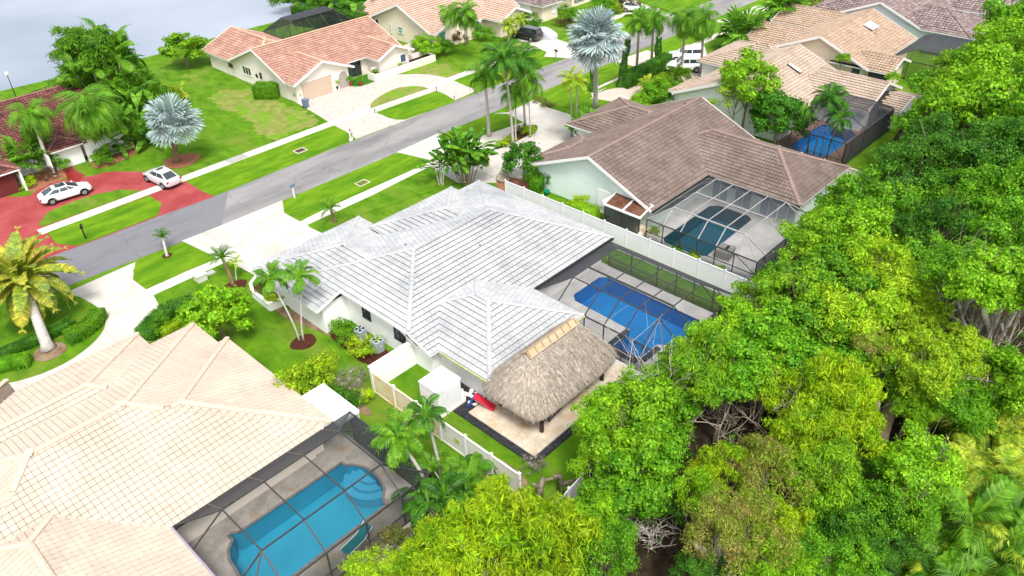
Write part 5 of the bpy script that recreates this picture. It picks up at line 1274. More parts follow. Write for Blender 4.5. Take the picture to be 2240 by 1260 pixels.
PYG = [frond_mesh('pyg%d'%i, L_PALM_D, 1.0, 26, 0.20, 1.0, 0.020, 0.3, 0.05, i+39, rm=L_PALM) for i in range(2)]
frond_mesh('dead', DEADF, 1.0, 22, 0.26, 0.9, 0.03, 1.2, 0, 77, rm=DEADF)
FAN = [fan_mesh('fan%d'%i, L_SILVER, 1.0, 0.9, 30, PI*0.83, i) for i in range(3)]
FANG = [fan_mesh('fang%d'%i, L_PALM, 1.0, 0.9, 22, PI*0.8, i+4) for i in range(2)]
def paddle_mesh(key, mt, L=1.0, W=0.26, droop=0.6, pet=0.45):
    if key in FR: return FR[key]
    b = MB(); n = 8
    def pos(t): return Vector((L*(t-0.1*droop*t*t), 0, -L*0.35*droop*t*t))
    b.tube([pos(0), pos(0.5), pos(1.0)], [0.03, 0.018, 0.006], 5, 0)
    prev = None
    for k in range(n+1):
        s = k/n; t = pet+(1-pet)*s; w_ = W*math.sin(min(1,max(0.03,s*0.96+0.03))*PI)**0.6*0.5; p = pos(t)
        cur = [p+Vector((0,-w_,0.18*w_)), p, p+Vector((0,w_,0.18*w_))]
        if prev: b.add(prev+cur, [(0,1,4,3),(1,2,5,4)], 0)
        prev = cur
    FR[key] = b.mesh('paddle_leaf', mt); return FR[key]
PAD = [paddle_mesh('pad', L_PALM_D, 1.0, 0.2), paddle_mesh('pad2', L_PALM, 1.0, 0.22, 0.9, 0.35)]
PADB = [paddle_mesh('padb', L_PALM, 1.0, 0.34, 1.2, 0.25), paddle_mesh('padb2', L_PALM_D, 1.0, 0.3, 1.5, 0.25)]
def clump(px, py, n, R, keys, label, cat, spread=1.0, zlo=0.3, zhi=2.5, elev=(80,15), name='palm_clump', stems=6, trm=PALM_TR, seed=3, leafname=None, z=0, per=None, fill=None):
    """many-stemmed clump: several stems each with a tuft of fronds"""
    c = at(px, py, z); rnd = random.Random(seed); t = thing(name, label, cat, (c.x, c.y, 0))
    per = per or max(1, n//stems)
    for (fx, fy, fz, fr) in (fill or []):
        o = link('foliage', crown('thick', 0)[0], t, (fx, fy, fz)); o.scale = (fr, fr, fr*1.1)
    for s in range(stems):
        a = s*2.4; r = spread*math.sqrt((s+0.3)/stems); h = rnd.uniform(zlo, zhi); tp = Vector((math.cos(a)*r, math.sin(a)*r, h)); bs = Vector((math.cos(a)*r*0.35, math.sin(a)*r*0.35, -0.03))
        q = MB(); q.tube([bs, bs.lerp(tp,.5)+Vector((0,0,.1)), tp], [0.07,0.055,0.04], 6); q.build('stem', trm, t)
        for k in range(per):
            az = a+k*2.39996+rnd.uniform(-.3,.3); el = math.radians(rnd.uniform(elev[1], elev[0]))
            o = link('frond', keys[(k+s) % len(keys)], t, tp, (rnd.uniform(-.4,.4), -el, az)); o.scale = (R*rnd.uniform(.7,1.15),)*3
    return t
def gxy(px, py, z=0): p = at(px, py, z); return (p.x, p.y)
def palm_px(bpx, tpx, z_top, R, key, n, label, **kw):
    """palm whose trunk foot is seen at bpx and crown centre at tpx (height z_top)"""
    b0 = at(*bpx); t0 = at(*tpx, z_top); kw.setdefault('seed', int(bpx[0]+tpx[1]))
    return palm((b0.x, b0.y), z_top, R, key, n, label, lean=(t0.x-b0.x, t0.y-b0.y), **kw)

# individual palms
palm_px((106,762), (48,608), 4.1, 4.0, DATE, 54, 'large date palm with yellowing fronds at the left edge', tr=0.42, elev=(82,-48), name='date_palm', boots=0.5, twist=0.3)
palm_px((388,354), (378,272), 4.6, 1.62, FAN, 26, 'silver fan palm in a round brick-coloured bed beside the red drive', tr=0.33, trm=PALM_BR, elev=(82,-32), name='silver_palm')
palm_px((1302,236), (1304,85), 10.8, 1.75, FAN, 36, 'tall silver fan palm standing by the road', tr=0.30, elev=(85,-48), name='silver_palm')
palm_px((655,745), (596,622), 4.6, 1.75, COCO, 15, 'slender palm leaning left in the ring beside the white wall', tr=0.075, crownshaft=0.5)
palm_px((664,745), (660,616), 4.9, 1.7, COCO, 14, 'slender upright palm in the ring beside the white wall', tr=0.075, crownshaft=0.5)
palm_px((510,622), (485,562), 2.2, 1.35, PYG, 20, 'short palm with hairy brown stem beside the near pavement', tr=0.16, trm=PALM_BR, elev=(80,0))
palm_px((518,614), (515,572), 1.6, 0.75, YEL, 8, 'tiny yellowish palm beside the short brown-stemmed one', tr=0.05, elev=(60,-20))
palm_px((366,560), (355,518), 1.5, 1.05, PYG, 16, 'small palm in a mulch ring on the verge island', tr=0.13, elev=(85,20))
palm_px((733,487), (722,455), 1.6, 1.35, PYG, 18, 'small spreading palm on the lawn by the pavement', tr=0.15, trm=PALM_BR, elev=(70,-5))
palm_px((948,1100), (868,955), 5.2, 1.9, COCO, 17, 'coconut palm leaning over the turquoise pool cage', tr=0.12, name='coconut_palm')
palm_px((968,1060), (932,908), 5.4, 1.6, COCO_D, 15, 'curved-trunk palm beside the stained white fence', tr=0.11, name='coconut_palm')
palm_px((1070,298), (1062,190), 6.6, 2.4, COCO, 18, 'leftmost tall palm of the group by the road bend', tr=0.2, crownshaft=1.2)
palm_px((1122,318), (1105,150), 9.4, 2.9, COCO_D, 20, 'tallest palm of the group by the road bend', tr=0.14, crownshaft=1.0, skirt=1)
palm_px((1128,310), (1128,215), 5.2, 2.2, QUEEN, 14, 'middle palm with arching fronds over the yellow bed', tr=0.1, crownshaft=0.6, skirt=2)
palm_px((1160,300), (1155,195), 6.3, 2.4, QUEEN, 16, 'thin palm standing in the yellow flower bed', tr=0.07, crownshaft=0.7, skirt=1)
palm_px((1148,277), (1140,150), 8.0, 2.6, COCO_D, 17, 'palm with whitish trunk behind the yellow bed', tr=0.14, crownshaft=1.0, skirt=1)
palm_px((1250,298), (1248,185), 7.0, 1.8, YEL, 12, 'palm with bright yellow fronds on the pale drive', tr=0.08, crownshaft=0.6)
palm_px((1260,300), (1262,192), 6.7, 1.7, YEL, 11, 'second yellow palm close behind the first on the pale drive', tr=0.11, crownshaft=0.6)
palm_px((1284,300), (1284,285), 1.2, 1.5, FANG, 12, 'low fan palm against the brown roof edge', tr=0.1, elev=(75,10))
palm_px((1392,160), (1397,70), 7.6, 2.3, COCO, 20, 'royal palm beyond the tall silver palm', tr=0.2, crownshaft=1.4, elev=(75,-55))
palm_px((1424,148), (1428,62), 8.0, 2.5, QUEEN, 20, 'palm between the royal palm and the ivy covered trunk', tr=0.2, crownshaft=1.2, elev=(75,-50))
palm_px((1490,158), (1500,42), 9.6, 2.6, QUEEN, 22, 'wispy palm with pale trunk before the white cars', tr=0.17, elev=(80,-65), trm=PALM_TR)
palm_px((1532,160), (1538,46), 9.6, 2.7, QUEEN, 22, 'wispy palm beside the tan garage roof', tr=0.2, elev=(80,-65))
palm_px((1618,118), (1625,72), 2.6, 2.2, FANG, 20, 'dark fan palm beside the peach roofs', tr=0.15, elev=(75,-20))
palm_px((1700,45), (1716,12), 3.6, 2.2, FANG, 20, 'fan palm beyond the peach roof front', tr=0.15, elev=(75,-25))
palm_px((1766,333), (1772,235), 6.2, 1.2, QUEEN, 7, 'bare-trunked palm left of the three by the blue pool', tr=0.07, elev=(60,-60))
palm_px((1780,338), (1812,218), 7.2, 2.0, COCO_D, 15, 'first slender palm in front of the black pool cage', tr=0.06, crownshaft=0.4)
palm_px((1793,342), (1822,225), 6.6, 1.9, COCO_D, 14, 'second slender palm in front of the black pool cage', tr=0.06, crownshaft=0.4)
palm_px((1808,346), (1835,268), 5.0, 1.9, COCO_D, 14, 'lowest slender palm in front of the black pool cage', tr=0.06, crownshaft=0.4)
palm_px((117,385), (70,255), 6.3, 2.6, QUEEN, 20, 'drooping palm with leaning white trunk before the maroon roof', tr=0.2, elev=(75,-60))
palm_px((215,345), (195,240), 6.0, 3.5, QUEEN, 36, 'big weeping palm in front of the maroon roof', tr=0.25, elev=(80,-65))
palm_px((180,330), (240,262), 4.2, 2.4, COCO, 14, 'broad fronded palm right of the weeping palm', tr=0.15, elev=(70,-50))
palm_px((75,385), (60,350), 1.6, 1.7, FANG, 16, 'low fan palm under the drooping palm', tr=0.12, elev=(75,5))
palm_px((985,78), (985,30), 6.2, 2.3, QUEEN, 16, 'palm before the beige house gable, left one', tr=0.16, elev=(75,-45))
palm_px((1022,95), (1022,42), 5.6, 2.0, QUEEN, 14, 'palm before the beige house gable, right one', tr=0.1, elev=(75,-45))
palm_px((1018,100), (1020,22), 7.2, 2.2, COCO, 14, 'taller palm behind the two before the beige house', tr=0.1, elev=(75,-45))
palm_px((1113,92), (1115,55), 2.8, 1.7, YEL, 26, 'yellow green palm left of the black car', tr=0.2, elev=(80,-45))
palm_px((1140,78), (1138,42), 3.2, 1.5, YEL, 20, 'smaller yellow green palm behind the black car', tr=0.15, elev=(80,-45))
palm_px((1415,210), (1415,186), 1.5, 1.6, YEL, 18, 'low feathery palm by the clipped hedge', tr=0.1, elev=(75,-5))
# banana-like and areca clumps
clump(1020,400, 120, 2.6, PAD, 'broad-leaved bird of paradise clump at the white roof corner', 'plant', spread=2.0, zlo=2.0, zhi=4.2, stems=13, name='bird_of_paradise', trm=WOOD, elev=(85,-5), seed=5, fill=[(0,0,3.0,1.3),(1.0,-0.8,2.2,1.2)])
clump(965,405, 20, 2.0, PAD, 'smaller paddle-leaved clump left of the big one', 'plant', spread=0.9, zlo=1.6, zhi=2.6, stems=4, name='bird_of_paradise', trm=PALM_TR, elev=(75,-20), seed=6)
clump(262,262, 130, 3.4, PADB+COCO, 'tall dense bamboo-like palm thicket beside the lake', 'plant', spread=3.6, zlo=2.5, zhi=9.0, stems=26, name='palm_thicket', elev=(80,-35), seed=8, fill=[(-1,1.5,8.6,2.4),(0.8,0,7.8,2.8),(0,0,6.0,3.7),(2.4,-.6,5.6,2.2),(-1.6,1.0,4.2,2.6),(1.6,-1.0,4.0,2.6),(0,0,2.2,3.0),(-1,2,6.6,1.8)])
clump(318,262, 70, 2.8, PADB+COCO, 'lower broad-leaved thicket right of the tall one', 'plant', spread=2.8, zlo=1.5, zhi=5.2, stems=16, name='palm_thicket', elev=(75,-30), seed=9, fill=[(0,0,3.6,3.0),(1.4,-1,1.8,2.6),(-1.4,1,2.2,2.2)])
clump(290,318, 60, 2.6, PADB+PAD, 'dark thicket between maroon roof and silver palm', 'plant', spread=2.6, zlo=0.8, zhi=4.0, stems=14, name='palm_thicket', elev=(75,-20), seed=10, fill=[(0,0,2.2,2.2),(1.2,-1,1.2,1.8)])
clump(395,222, 16, 2.0, YEL, 'yellowish areca palm clump at the thicket edge', 'plant', spread=1.2, zlo=0.5, zhi=1.6, stems=5, name='areca_palm', elev=(80,10), seed=11)
clump(780,40, 110, 3.0, PADB+COCO_D, 'dark green thicket behind the lake hedge', 'plant', spread=5.5, zlo=1.5, zhi=4.2, stems=26, name='palm_thicket', elev=(75,-20), seed=12, fill=[(0,0,2.4,3.2),(3.5,-2,2.2,2.8),(-3.5,2,2.2,2.8),(2,3,2.2,2.8)])
clump(700,15, 100, 3.0, PADB+COCO_D, 'dark green thicket at the top edge beside the lake', 'plant', spread=5.5, zlo=1.5, zhi=4.5, stems=24, name='palm_thicket', elev=(75,-20), seed=13, fill=[(0,0,2.6,3.2),(3.5,-2,2.2,2.8),(-3.5,2,2.2,2.8),(2,3,2.4,3)])
clump(1000,1092, 40, 1.9, COCO, 'bushy areca palm between the fence and the wood', 'plant', spread=1.7, zlo=0.3, zhi=1.8, stems=9, name='areca_palm', elev=(80,5), seed=14)
clump(968,1145, 36, 1.9, COCO_D, 'dark areca palm at the corner of the pool cage', 'plant', spread=1.6, zlo=0.3, zhi=2.0, stems=8, name='areca_palm', elev=(80,5), seed=15)
clump(1030,1062, 18, 1.5, COCO_D, 'small areca palm in front of the bare soil', 'plant', spread=0.9, zlo=0.2, zhi=1.2, stems=5, name='areca_palm', elev=(75,0), seed=16)

# hedges and shrubs
W = lambda *p: [tuple(at(x,y))[:2] for x,y in p]
hedge('clipped square hedge beside the garage of the pink-roofed house', W((562,212),(612,212)), 2.2, 1.7, L_MID, 2)
hedge('curved clipped hedge along the concrete drive at the left', W((150,752),(180,738),(208,716),(222,694)), 1.1, 0.95, L_MID, 3)
hedge('long low hedge behind the date palm', W((-20,795),(60,762),(120,735),(165,712)), 0.8, 0.75, L_DARK, 4)
hedge('low rounded hedge at the lower left edge', W((-30,815),(30,803),(70,795)), 1.0, 0.8, L_MID, 5)
hedge('arched hedge above the cream roof', W((320,745),(345,715),(375,690),(430,672)), 1.4, 1.0, L_DARK, 6)
hedge('yellow-green border hedge against the cream roof', W((355,738),(395,712),(425,700)), 0.8, 0.6, L_YELLOW, 7)
hedge('tall clipped hedge by the lake at the top', W((652,52),(700,58),(760,68),(800,75)), 2.4, 3.0, L_DARK, 8, density=120, leaf_s=0.18)
hedge('long trimmed hedge beside the pinkish drive', W((1362,192),(1400,178),(1440,158),(1458,146)), 1.6, 1.9, L_DARK, 9, density=160, leaf_s=0.15)
hedge('bright trimmed hedge along the mint green wall', W((1248,470),(1300,490)), 1.5, 1.5, L_BRIGHT, 10)
hedge('small square hedge at the mint house corner', W((1165,415),(1185,420)), 1.3, 1.5, L_MID, 11)
for a in [(510,690,2.45,'round','glossy bright round tree beside the cream roof'),]:
    t = tree(475,690,2.1,2.3,'round','glossy bright green round tree beside the cream roof', name='round_tree', tr=0.05, flat=0.95)
shrub(755,728,1.0,'shrub','shrub left of the first air conditioner',h=1.15,z=0.9)
shrub(797,762,1.05,'shruby','rounded shrub in front of the air conditioners',h=0.75)
shrub(680,830,1.7,'shruby','yellow green bush at the edge of the cream roof',h=1.0,z=1.9); shrub(640,835,1.2,'shruby','lower bush leaning on the cream roof edge',h=1.0,z=2.2)
shrub(765,838,1.25,'greytw','grey twiggy bush beside the gate wall',h=0.9)
shrub(755,880,1.0,'shrubd','dark bush behind the flat white porch roof',h=1.0)
shrub(790,868,0.8,'shruby','light green bush by the fence corner',h=0.8)
shrub(850,1198,1.15,'croton','olive bush outside the turquoise pool cage',h=0.9); shrub(892,1178,0.5,'croton','little olive plant outside the turquoise pool cage')
shrub(345,715,0.9,'fine','feathery pale shrub at the end of the arched hedge',h=0.9) if False else shrub(345,712,0.95,'shrub','feathery pale shrub at the end of the arched hedge',h=0.9)
shrub(700,668,0.4,'shrub','tiny plant') if False else None
for i,(x,y,k,r) in enumerate([(572,636,'croton',0.45),(590,652,'shruby',0.45),(605,655,'shruby',0.4)]):
    shrub(x,y,r,k,['reddish green plant at the left end of the curved planter','yellow green plant in the middle of the curved planter','yellow green plant at the right end of the curved planter'][i],z=0.75)
shrub(1145,355,1.9,'rounddark','dark glossy round tree behind the bird of paradise',cat='tree',h=1.05,z=2.3,name='round_tree')
shrub(1195,398,1.0,'shrubd','dark bush at the corner of the mint green wall',h=1.1)
shrub(1268,440,0.8,'shruby','bushy top of the hedge by the mint wall',z=1.4)
shrub(938,105,1.9,'bright','round clipped bush by the beige house',h=1.0,z=1.6); shrub(972,105,1.4,'maple','lower bush right of the round clipped bush',h=0.9)
shrub(1056,72,1.7,'fine','mounded bush under the beige house window',h=0.8); shrub(1005,85,1.1,'bronze','bronze leaved plant between the two palms',h=1.2)
shrub(1160,50,1.4,'shrubd','dark green bush behind the black car',h=1.1)
shrub(1240,30,1.5,'fine','clipped ball bush before the stone house front',h=1.1,z=1.6); shrub(1240,52,1.7,'bronze','reddish groundcover bush below the clipped ball',h=0.5)
shrub(1370,5,2.0,'bronze','russet bush beside the white hatchback',h=1.0); shrub(1345,18,1.3,'shruby','yellow green bush beside the russet bush',h=0.7); shrub(1320,8,1.8,'fine','grey green rounded bush at the top edge',h=0.9)
shrub(1470,168,1.8,'bright','light green bush at the left of the pink-tan roof',h=0.9); shrub(1440,205,2.0,'maple','mid green bush by the white courtyard wall',h=0.9); shrub(1405,222,1.4,'bright','low bright mounded bush above the brown roof',h=0.7); shrub(1460,195,1.4,'maple','dark leaved bush near the courtyard wall',h=0.9)
shrub(1450,185,1.5,'shruby','yellow green bush behind the low palm',h=0.9)
shrub(1880,0,2.0,'maple','bush at the top beside the dark weathered roof',h=0.7) if False else None
shrub(1790,8,2.6,'croton','rusty green clipped bush by the dark weathered roof',h=0.6)
tree(400,105,2.7,2.9,'round','broad bright umbrella shaped tree by the lake',name='round_tree',flat=0.72,tr=0.05)
shrub(70,392,0.9,'bronze','bronze bush beside the leaning white trunk') if False else shrub(100,385,0.95,'bronze','bronze bush beside the leaning white trunk',h=0.9)
shrub(60,400,0.9,'shruby','yellow green shrub in front of the maroon garage',h=0.6); shrub(135,355,1.1,'shrub','variegated shrub right of the leaning trunk',h=0.8)
shrub(225,345,1.4,'shrub','spiky groundcover under the weeping palm',h=0.6); shrub(275,322,0.8,'shruby','small yellow shrub at the end of the white wall',h=0.7); shrub(250,330,1.0,'shrubd','dark shrub by the white screen wall',h=0.7)
shrub(1115,305,0.6,'shruby','yellow flowering clump at the left end of the bed',h=0.6); shrub(1100,315,0.7,'shruby','yellow flowering clump nearest the banana clump',h=0.6)
shrub(1150,288,0.8,'shruby','yellow flowering clump in the middle of the bed',h=0.6); shrub(1162,285,0.8,'shruby','yellow flowering clump at the right end of the bed',h=0.6); shrub(1140,283,0.7,'croton','olive shrub behind the yellow clumps',h=0.8)
shrub(1195,228,0.9,'croton','reddish border plants at the corner of the verge',h=0.4); shrub(1178,218,0.8,'croton','olive border plants left of the verge corner',h=0.4)
shrub(880,70,0.1,'shrub','x') if False else None
for i,(x,y,r,k) in enumerate([(1430,505,0.5,'shruby'),(1480,545,0.5,'shrub'),(1520,560,0.55,'shruby'),(1570,590,0.5,'shrub'),(1405,508,0.45,'shruby')]):
    shrub(x,y,r,k,['second','third','fourth','fifth and last','first'][i]+' weedy plant from the left behind the tall white fence',group='weeds behind the tall white fence',h=0.7)
# plants in the front planter of the pink-roofed house
palm_px((843,150),(843,140),0.7,1.15,PYG,16,'sago palm in the white planter wall',tr=0.12,elev=(70,0),name='sago_palm')
shrub(820,150,0.5,'shrubd','dark plant at the left end of the planter',h=0.6,z=0.9); shrub(876,142,0.35,'shruby','small round plant in the planter',z=0.9)
# ivy covered trunks
def ivy_trunk(px, py, h, label, lean=(0,0)):
    c = at(px, py); t = thing('ivy_covered_trunk', label, 'tree trunk', (c.x, c.y, 0))
    q = MB(); q.tube([(0,0,-.03),(lean[0],lean[1],h)],[0.22,0.18],8); q.build('trunk', PALM_TR, t)
    rng = np.random.default_rng(int(px)); n = 2200; z = rng.random(n)*h; a = rng.random(n)*6.28; r = 0.32+0.1*rng.random(n)+0.08*np.sin(z*3)
    C = np.c_[np.cos(a)*r+lean[0]*z/h, np.sin(a)*r+lean[1]*z/h, z]; N = np.c_[np.cos(a),np.sin(a),np.full(n,.4)]
    V, F = leaf_quads(C, N, 0.2, rng, .8, 0, .4); link('ivy', np_mesh('ivy', V, F, L_DARK), t)
ivy_trunk(1356,190,6.0,'ivy covered trunk right of the tall silver palm',(0.6,-0.4)); ivy_trunk(1297,200,5.5,'thin ivy covered trunk behind the tall silver palm'); ivy_trunk(1436,150,4.2,'ivy covered trunk by the long trimmed hedge')

# trees outside the wood
tree(1640,178,6.0,3.2,'bright','airy lime green tree against the tan roof', bark=BARK, name='leafy_tree', tr=0.03)
tree(1612,215,4.6,2.2,'airy','lower branch cluster tree below the airy lime one', name='leafy_tree')
tree(1704,255,3.2,3.1,'rounddark','dense dark round tree beside the black pool cage', name='round_tree', flat=0.95)
shrub(1842,128,0.9,'bright','papaya-like little tree before the tan gable',cat='tree',h=0.7,z=3.6,name='papaya_tree')
shrub(1955,170,0.9,'bright','papaya-like little tree behind the tan roof end',cat='tree',h=0.7,z=2.8,name='papaya_tree')
tree(1222,5,4.6,2.2,'fine','x') if False else None

# ================================================================== THE WOOD ON THE RIGHT
LOOK = {
 'maple': ('mid green broad-leaved tree', 'maple'), 'bright': ('bright green broad-leaved tree', 'bright'),
 'willow': ('narrow-leaved yellow-green tree', 'willow'), 'willowg': ('narrow-leaved green tree', 'willowg'),
 'fine': ('fine-leaved green tree', 'fine'), 'dark': ('dark green fine-leaved tree', 'dark'),
 'yellow': ('lime yellow feathery tree', 'yellow'), 'rusty': ('rusty brown topped tree', 'rusty')}
WOODS = [ # px, py of the crown centre, height of its centre, radius, look
 # bottom edge
 (985,1198,4.0,2.0,'willow'),(1080,1168,4.2,2.0,'willow'),(1175,1185,4.4,2.1,'willow'),(1060,1230,5.0,2.6,'willow'),(930,1245,3.6,2.0,'willow'),(1200,1240,5.4,2.6,'willow'),
 (1080,1070,2.4,1.0,'yellow'),(820,1262,3.0,1.6,'yellow'),(1300,1150,4.0,1.7,'willowg'),(1320,1215,4.6,1.9,'fine'),
 # right of the patio
 (1318,905,5.0,1.9,'willowg'),(1325,995,4.4,1.8,'willowg'),(1390,1050,4.6,2.0,'maple'),(1370,930,5.8,2.5,'bright'),(1425,985,4.8,2.1,'maple'),(1345,1110,3.8,2.0,'maple'),(1440,1090,3.0,1.5,'dark'),
 (1400,855,4.8,1.7,'willowg'),(1455,885,5.2,2.0,'maple'),(1530,815,6.0,2.5,'willowg'),(1505,795,5.0,1.8,'bright'),(1500,865,4.6,1.9,'maple'),
 # behind the blue pool cage
 (1580,750,5.8,2.0,'bright'),(1645,705,6.0,2.2,'bright'),(1590,810,6.0,2.3,'maple'),(1692,628,6.0,2.0,'maple'),(1690,760,6.6,2.5,'maple'),(1680,830,5.6,1.9,'yellow'),(1652,662,5.2,1.6,'bright'),
 # behind brown house
 (1775,552,6.6,2.3,'bright'),(1808,495,6.0,2.0,'bright'),(1840,520,7.6,3.0,'bright'),(1740,650,7.0,2.3,'bright'),(1800,610,7.6,2.8,'maple'),(1870,450,7.4,2.8,'maple'),(1840,440,5.0,1.6,'bright'),(1950,440,6.8,2.4,'maple'),
 (1770,700,6.6,2.4,'maple'),(1860,620,6.6,2.4,'yellow'),(1930,600,7.8,2.8,'yellow'),(1860,690,7.2,2.6,'yellow'),(1975,660,6.8,2.5,'yellow'),(1995,735,6.0,2.1,'yellow'),(1850,780,5.4,2.2,'maple'),(1790,790,4.8,2.0,'fine'),
 (2010,560,6.0,2.4,'maple'),(2060,500,7.2,2.6,'dark'),
 # central right
 (1775,880,5.6,2.0,'willow'),(1820,850,6.4,2.4,'willow'),(1765,960,6.0,2.0,'willow'),(1830,940,6.2,2.4,'willow'),(1780,1040,5.4,2.2,'willowg'),(1825,1030,4.4,1.9,'fine'),(2020,810,6.6,2.4,'yellow'),(2080,780,6.2,2.2,'yellow'),(1995,885,4.6,1.7,'willowg'),(2060,870,5.2,2.2,'fine'),
 (1640,1000,4.8,1.4,'rusty'),(1590,1040,4.6,1.6,'willow'),(1680,1060,5.2,1.8,'rusty'),(1540,1090,4.0,1.6,'willowg'),(1580,1150,6.0,1.7,'rusty'),(1640,1180,5.6,1.8,'rusty'),(1700,1160,4.4,1.7,'willow'),(1700,1240,4.6,1.8,'willowg'),(1530,1240,3.4,1.4,'dark'),
 (1865,1105,4.6,1.8,'fine'),(2000,1045,5.6,1.9,'fine'),(2030,1010,6.2,2.0,'bright'),(1980,1100,5.4,2.0,'fine'),(1830,1110,4.4,1.8,'fine'),(1870,1170,4.2,1.8,'dark'),(1940,1170,4.0,1.8,'dark'),(1800,1230,4.4,1.8,'fine'),(1880,1240,4.0,1.7,'fine'),
 # grove with pale trunks
 (2095,590,9.6,2.4,'fine'),(2172,615,10.4,2.5,'bright'),(2230,620,10.0,2.8,'maple'),(2228,825,5.2,2.2,'maple'),(2240,840,5.6,2.4,'bright'),(2130,880,4.6,2.0,'maple'),
 (2180,430,8.4,3.0,'fine'),(2220,520,9.0,2.8,'maple'),(2140,560,5.2,2.2,'maple'),
 # upper right canopy
 (1990,380,7.6,3.0,'dark'),(2050,330,8.6,3.4,'dark'),(2130,360,8.8,3.4,'dark'),(2210,340,9.2,3.4,'dark'),(2090,430,7.4,2.8,'fine'),(1955,345,5.0,2.0,'maple'),(1960,400,5.6,2.4,'fine'),
 (2040,260,8.0,2.8,'maple'),(2090,205,8.6,3.2,'bright'),(2035,185,7.0,2.6,'maple'),(2130,240,9.6,3.8,'bright'),(2190,180,10.0,4.0,'bright'),(2240,260,10.0,3.8,'maple'),(2150,150,8.6,3.0,'maple'),(2095,145,7.0,2.6,'bright'),
 (2240,130,10.0,4.2,'bright'),(2200,115,8.6,3.2,'maple'),(2240,50,9.4,4.2,'maple'),(2175,95,7.0,2.6,'fine'),(2235,45,7.0,2.8,'dark'),(1990,275,5.0,2.0,'maple'),(2275,420,9.2,3.2,'fine'),(2290,180,10,4.0,'maple'),(2290,560,8.4,2.8,'maple'),
]
def zone(px, py):
    if px < 1240: return 'at the bottom edge below the soil bed'
    if py > 1000 and px < 1500: return 'below the far corner of the patio'
    if px < 1500 and py > 800: return 'right of the thatched hut'
    if py > 940 and px >= 1500 and px < 1760: return 'around the bare dead branches near the bottom'
    if py > 940: return 'left of the yellow palms at bottom right'
    if px < 1720 and py > 590: return 'behind the deep blue pool cage'
    if px < 1830 and py > 560: return 'in the middle of the wood'
    if px < 1990 and py >= 395 and py < 700: return 'behind the end of the brown roof'
    if px < 2100 and py >= 560: return 'in the middle right of the wood'
    if py >= 560: return 'among the pale trunks at the right'
    if py >= 300: return 'at the right edge above the pale trunks'
    return 'in the top right canopy'
ORD = ['leftmost', 'second from the left', 'third from the left', 'fourth from the left', 'fifth from the left', 'sixth from the left', 'seventh from the left']
by = {}
for w_ in WOODS: by.setdefault((w_[4], zone(w_[0], w_[1])), []).append(w_)
NUM = ['', '', 'two', 'three', 'four', 'five', 'six', 'seven', 'eight', 'nine']
for (k, z_), ws in by.items():
    ws.sort()
    for i, (px, py, zc, R, kk) in enumerate(ws):
        look, kd = LOOK[k]
        if len(ws) == 1: lb = f'{look} {z_}'
        elif i == len(ws)-1: lb = f'{look} {z_}, rightmost of {NUM[len(ws)]}'
        else: lb = f'{look} {z_}, {ORD[i]}'
        pale = px > 2050 and 560 < py < 700
        tree(px, py, zc, R*0.9, kd, lb, group='trees of the wood behind the gardens', bark=BARK_PALE if k in ('rusty','willow') and not pale else BARK, tr=0.05 if k == 'rusty' else (0.022 if pale else 0.035), flat=1.25 if k in ('willow','rusty') else 1.0)
# undergrowth: continuous low leafy mass over the wood floor
def undergrowth():
    rng = np.random.default_rng(5); pts = []
    edge = P2([(900,1150),(960,1100),(1060,1090),(1180,1130),(1290,1090),(1290,990),(1350,880),(1500,810),(1610,730),(1690,650),(1740,570),(1810,490),(1910,415),(1940,350),(2000,260),(2070,130),(2200,60)])
    poly = edge+[(260,60),(200,-20),(60,-25),(25,-10),(14,10)]
    def ins(x, y):
        r = False
        for i in range(len(poly)):
            x0, y0 = poly[i-1]; x1, y1 = poly[i]
            if (y0 > y) != (y1 > y) and x < (x1-x0)*(y-y0)/(y1-y0)+x0: r = not r
        return r
    xs = [p[0] for p in poly]; ys = [p[1] for p in poly]; cs = []
    bare = [(at(1590,930), 2.4), (at(1500,1150), 1.8), (at(1600,960), 1.4), (at(1440,1230), 1.0), (at(2010,930), 1.0)]
    while len(cs) < 2600:
        x = rng.uniform(min(xs), 190); y = rng.uniform(-22, 36)
        if x > 90 and rng.random() < 0.4: continue
        if not ins(x, y): continue
        if any((x-c.x)**2+(y-c.y)**2 < r*r for c, r in bare): continue
        cs.append((x, y, rng.uniform(0.2, 1.7)))
    cs = np.array(cs); n = 190000; idx = rng.integers(0, len(cs), n)
    d = rng.normal(0, 1, (n,3)); d[:,2] = abs(d[:,2]); d /= np.linalg.norm(d, axis=1, keepdims=True)
    rad = rng.uniform(0.6, 1.5, len(cs))[idx]*rng.uniform(0.8, 1.1, n)
    C = cs[idx]+d*rad[:,None]*np.array((1,1,0.8))
    V, F = leaf_quads(C, d, 0.26, rng, 0.5, 0.4, 0.6)
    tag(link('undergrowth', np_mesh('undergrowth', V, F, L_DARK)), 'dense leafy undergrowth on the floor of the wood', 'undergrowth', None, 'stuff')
undergrowth()
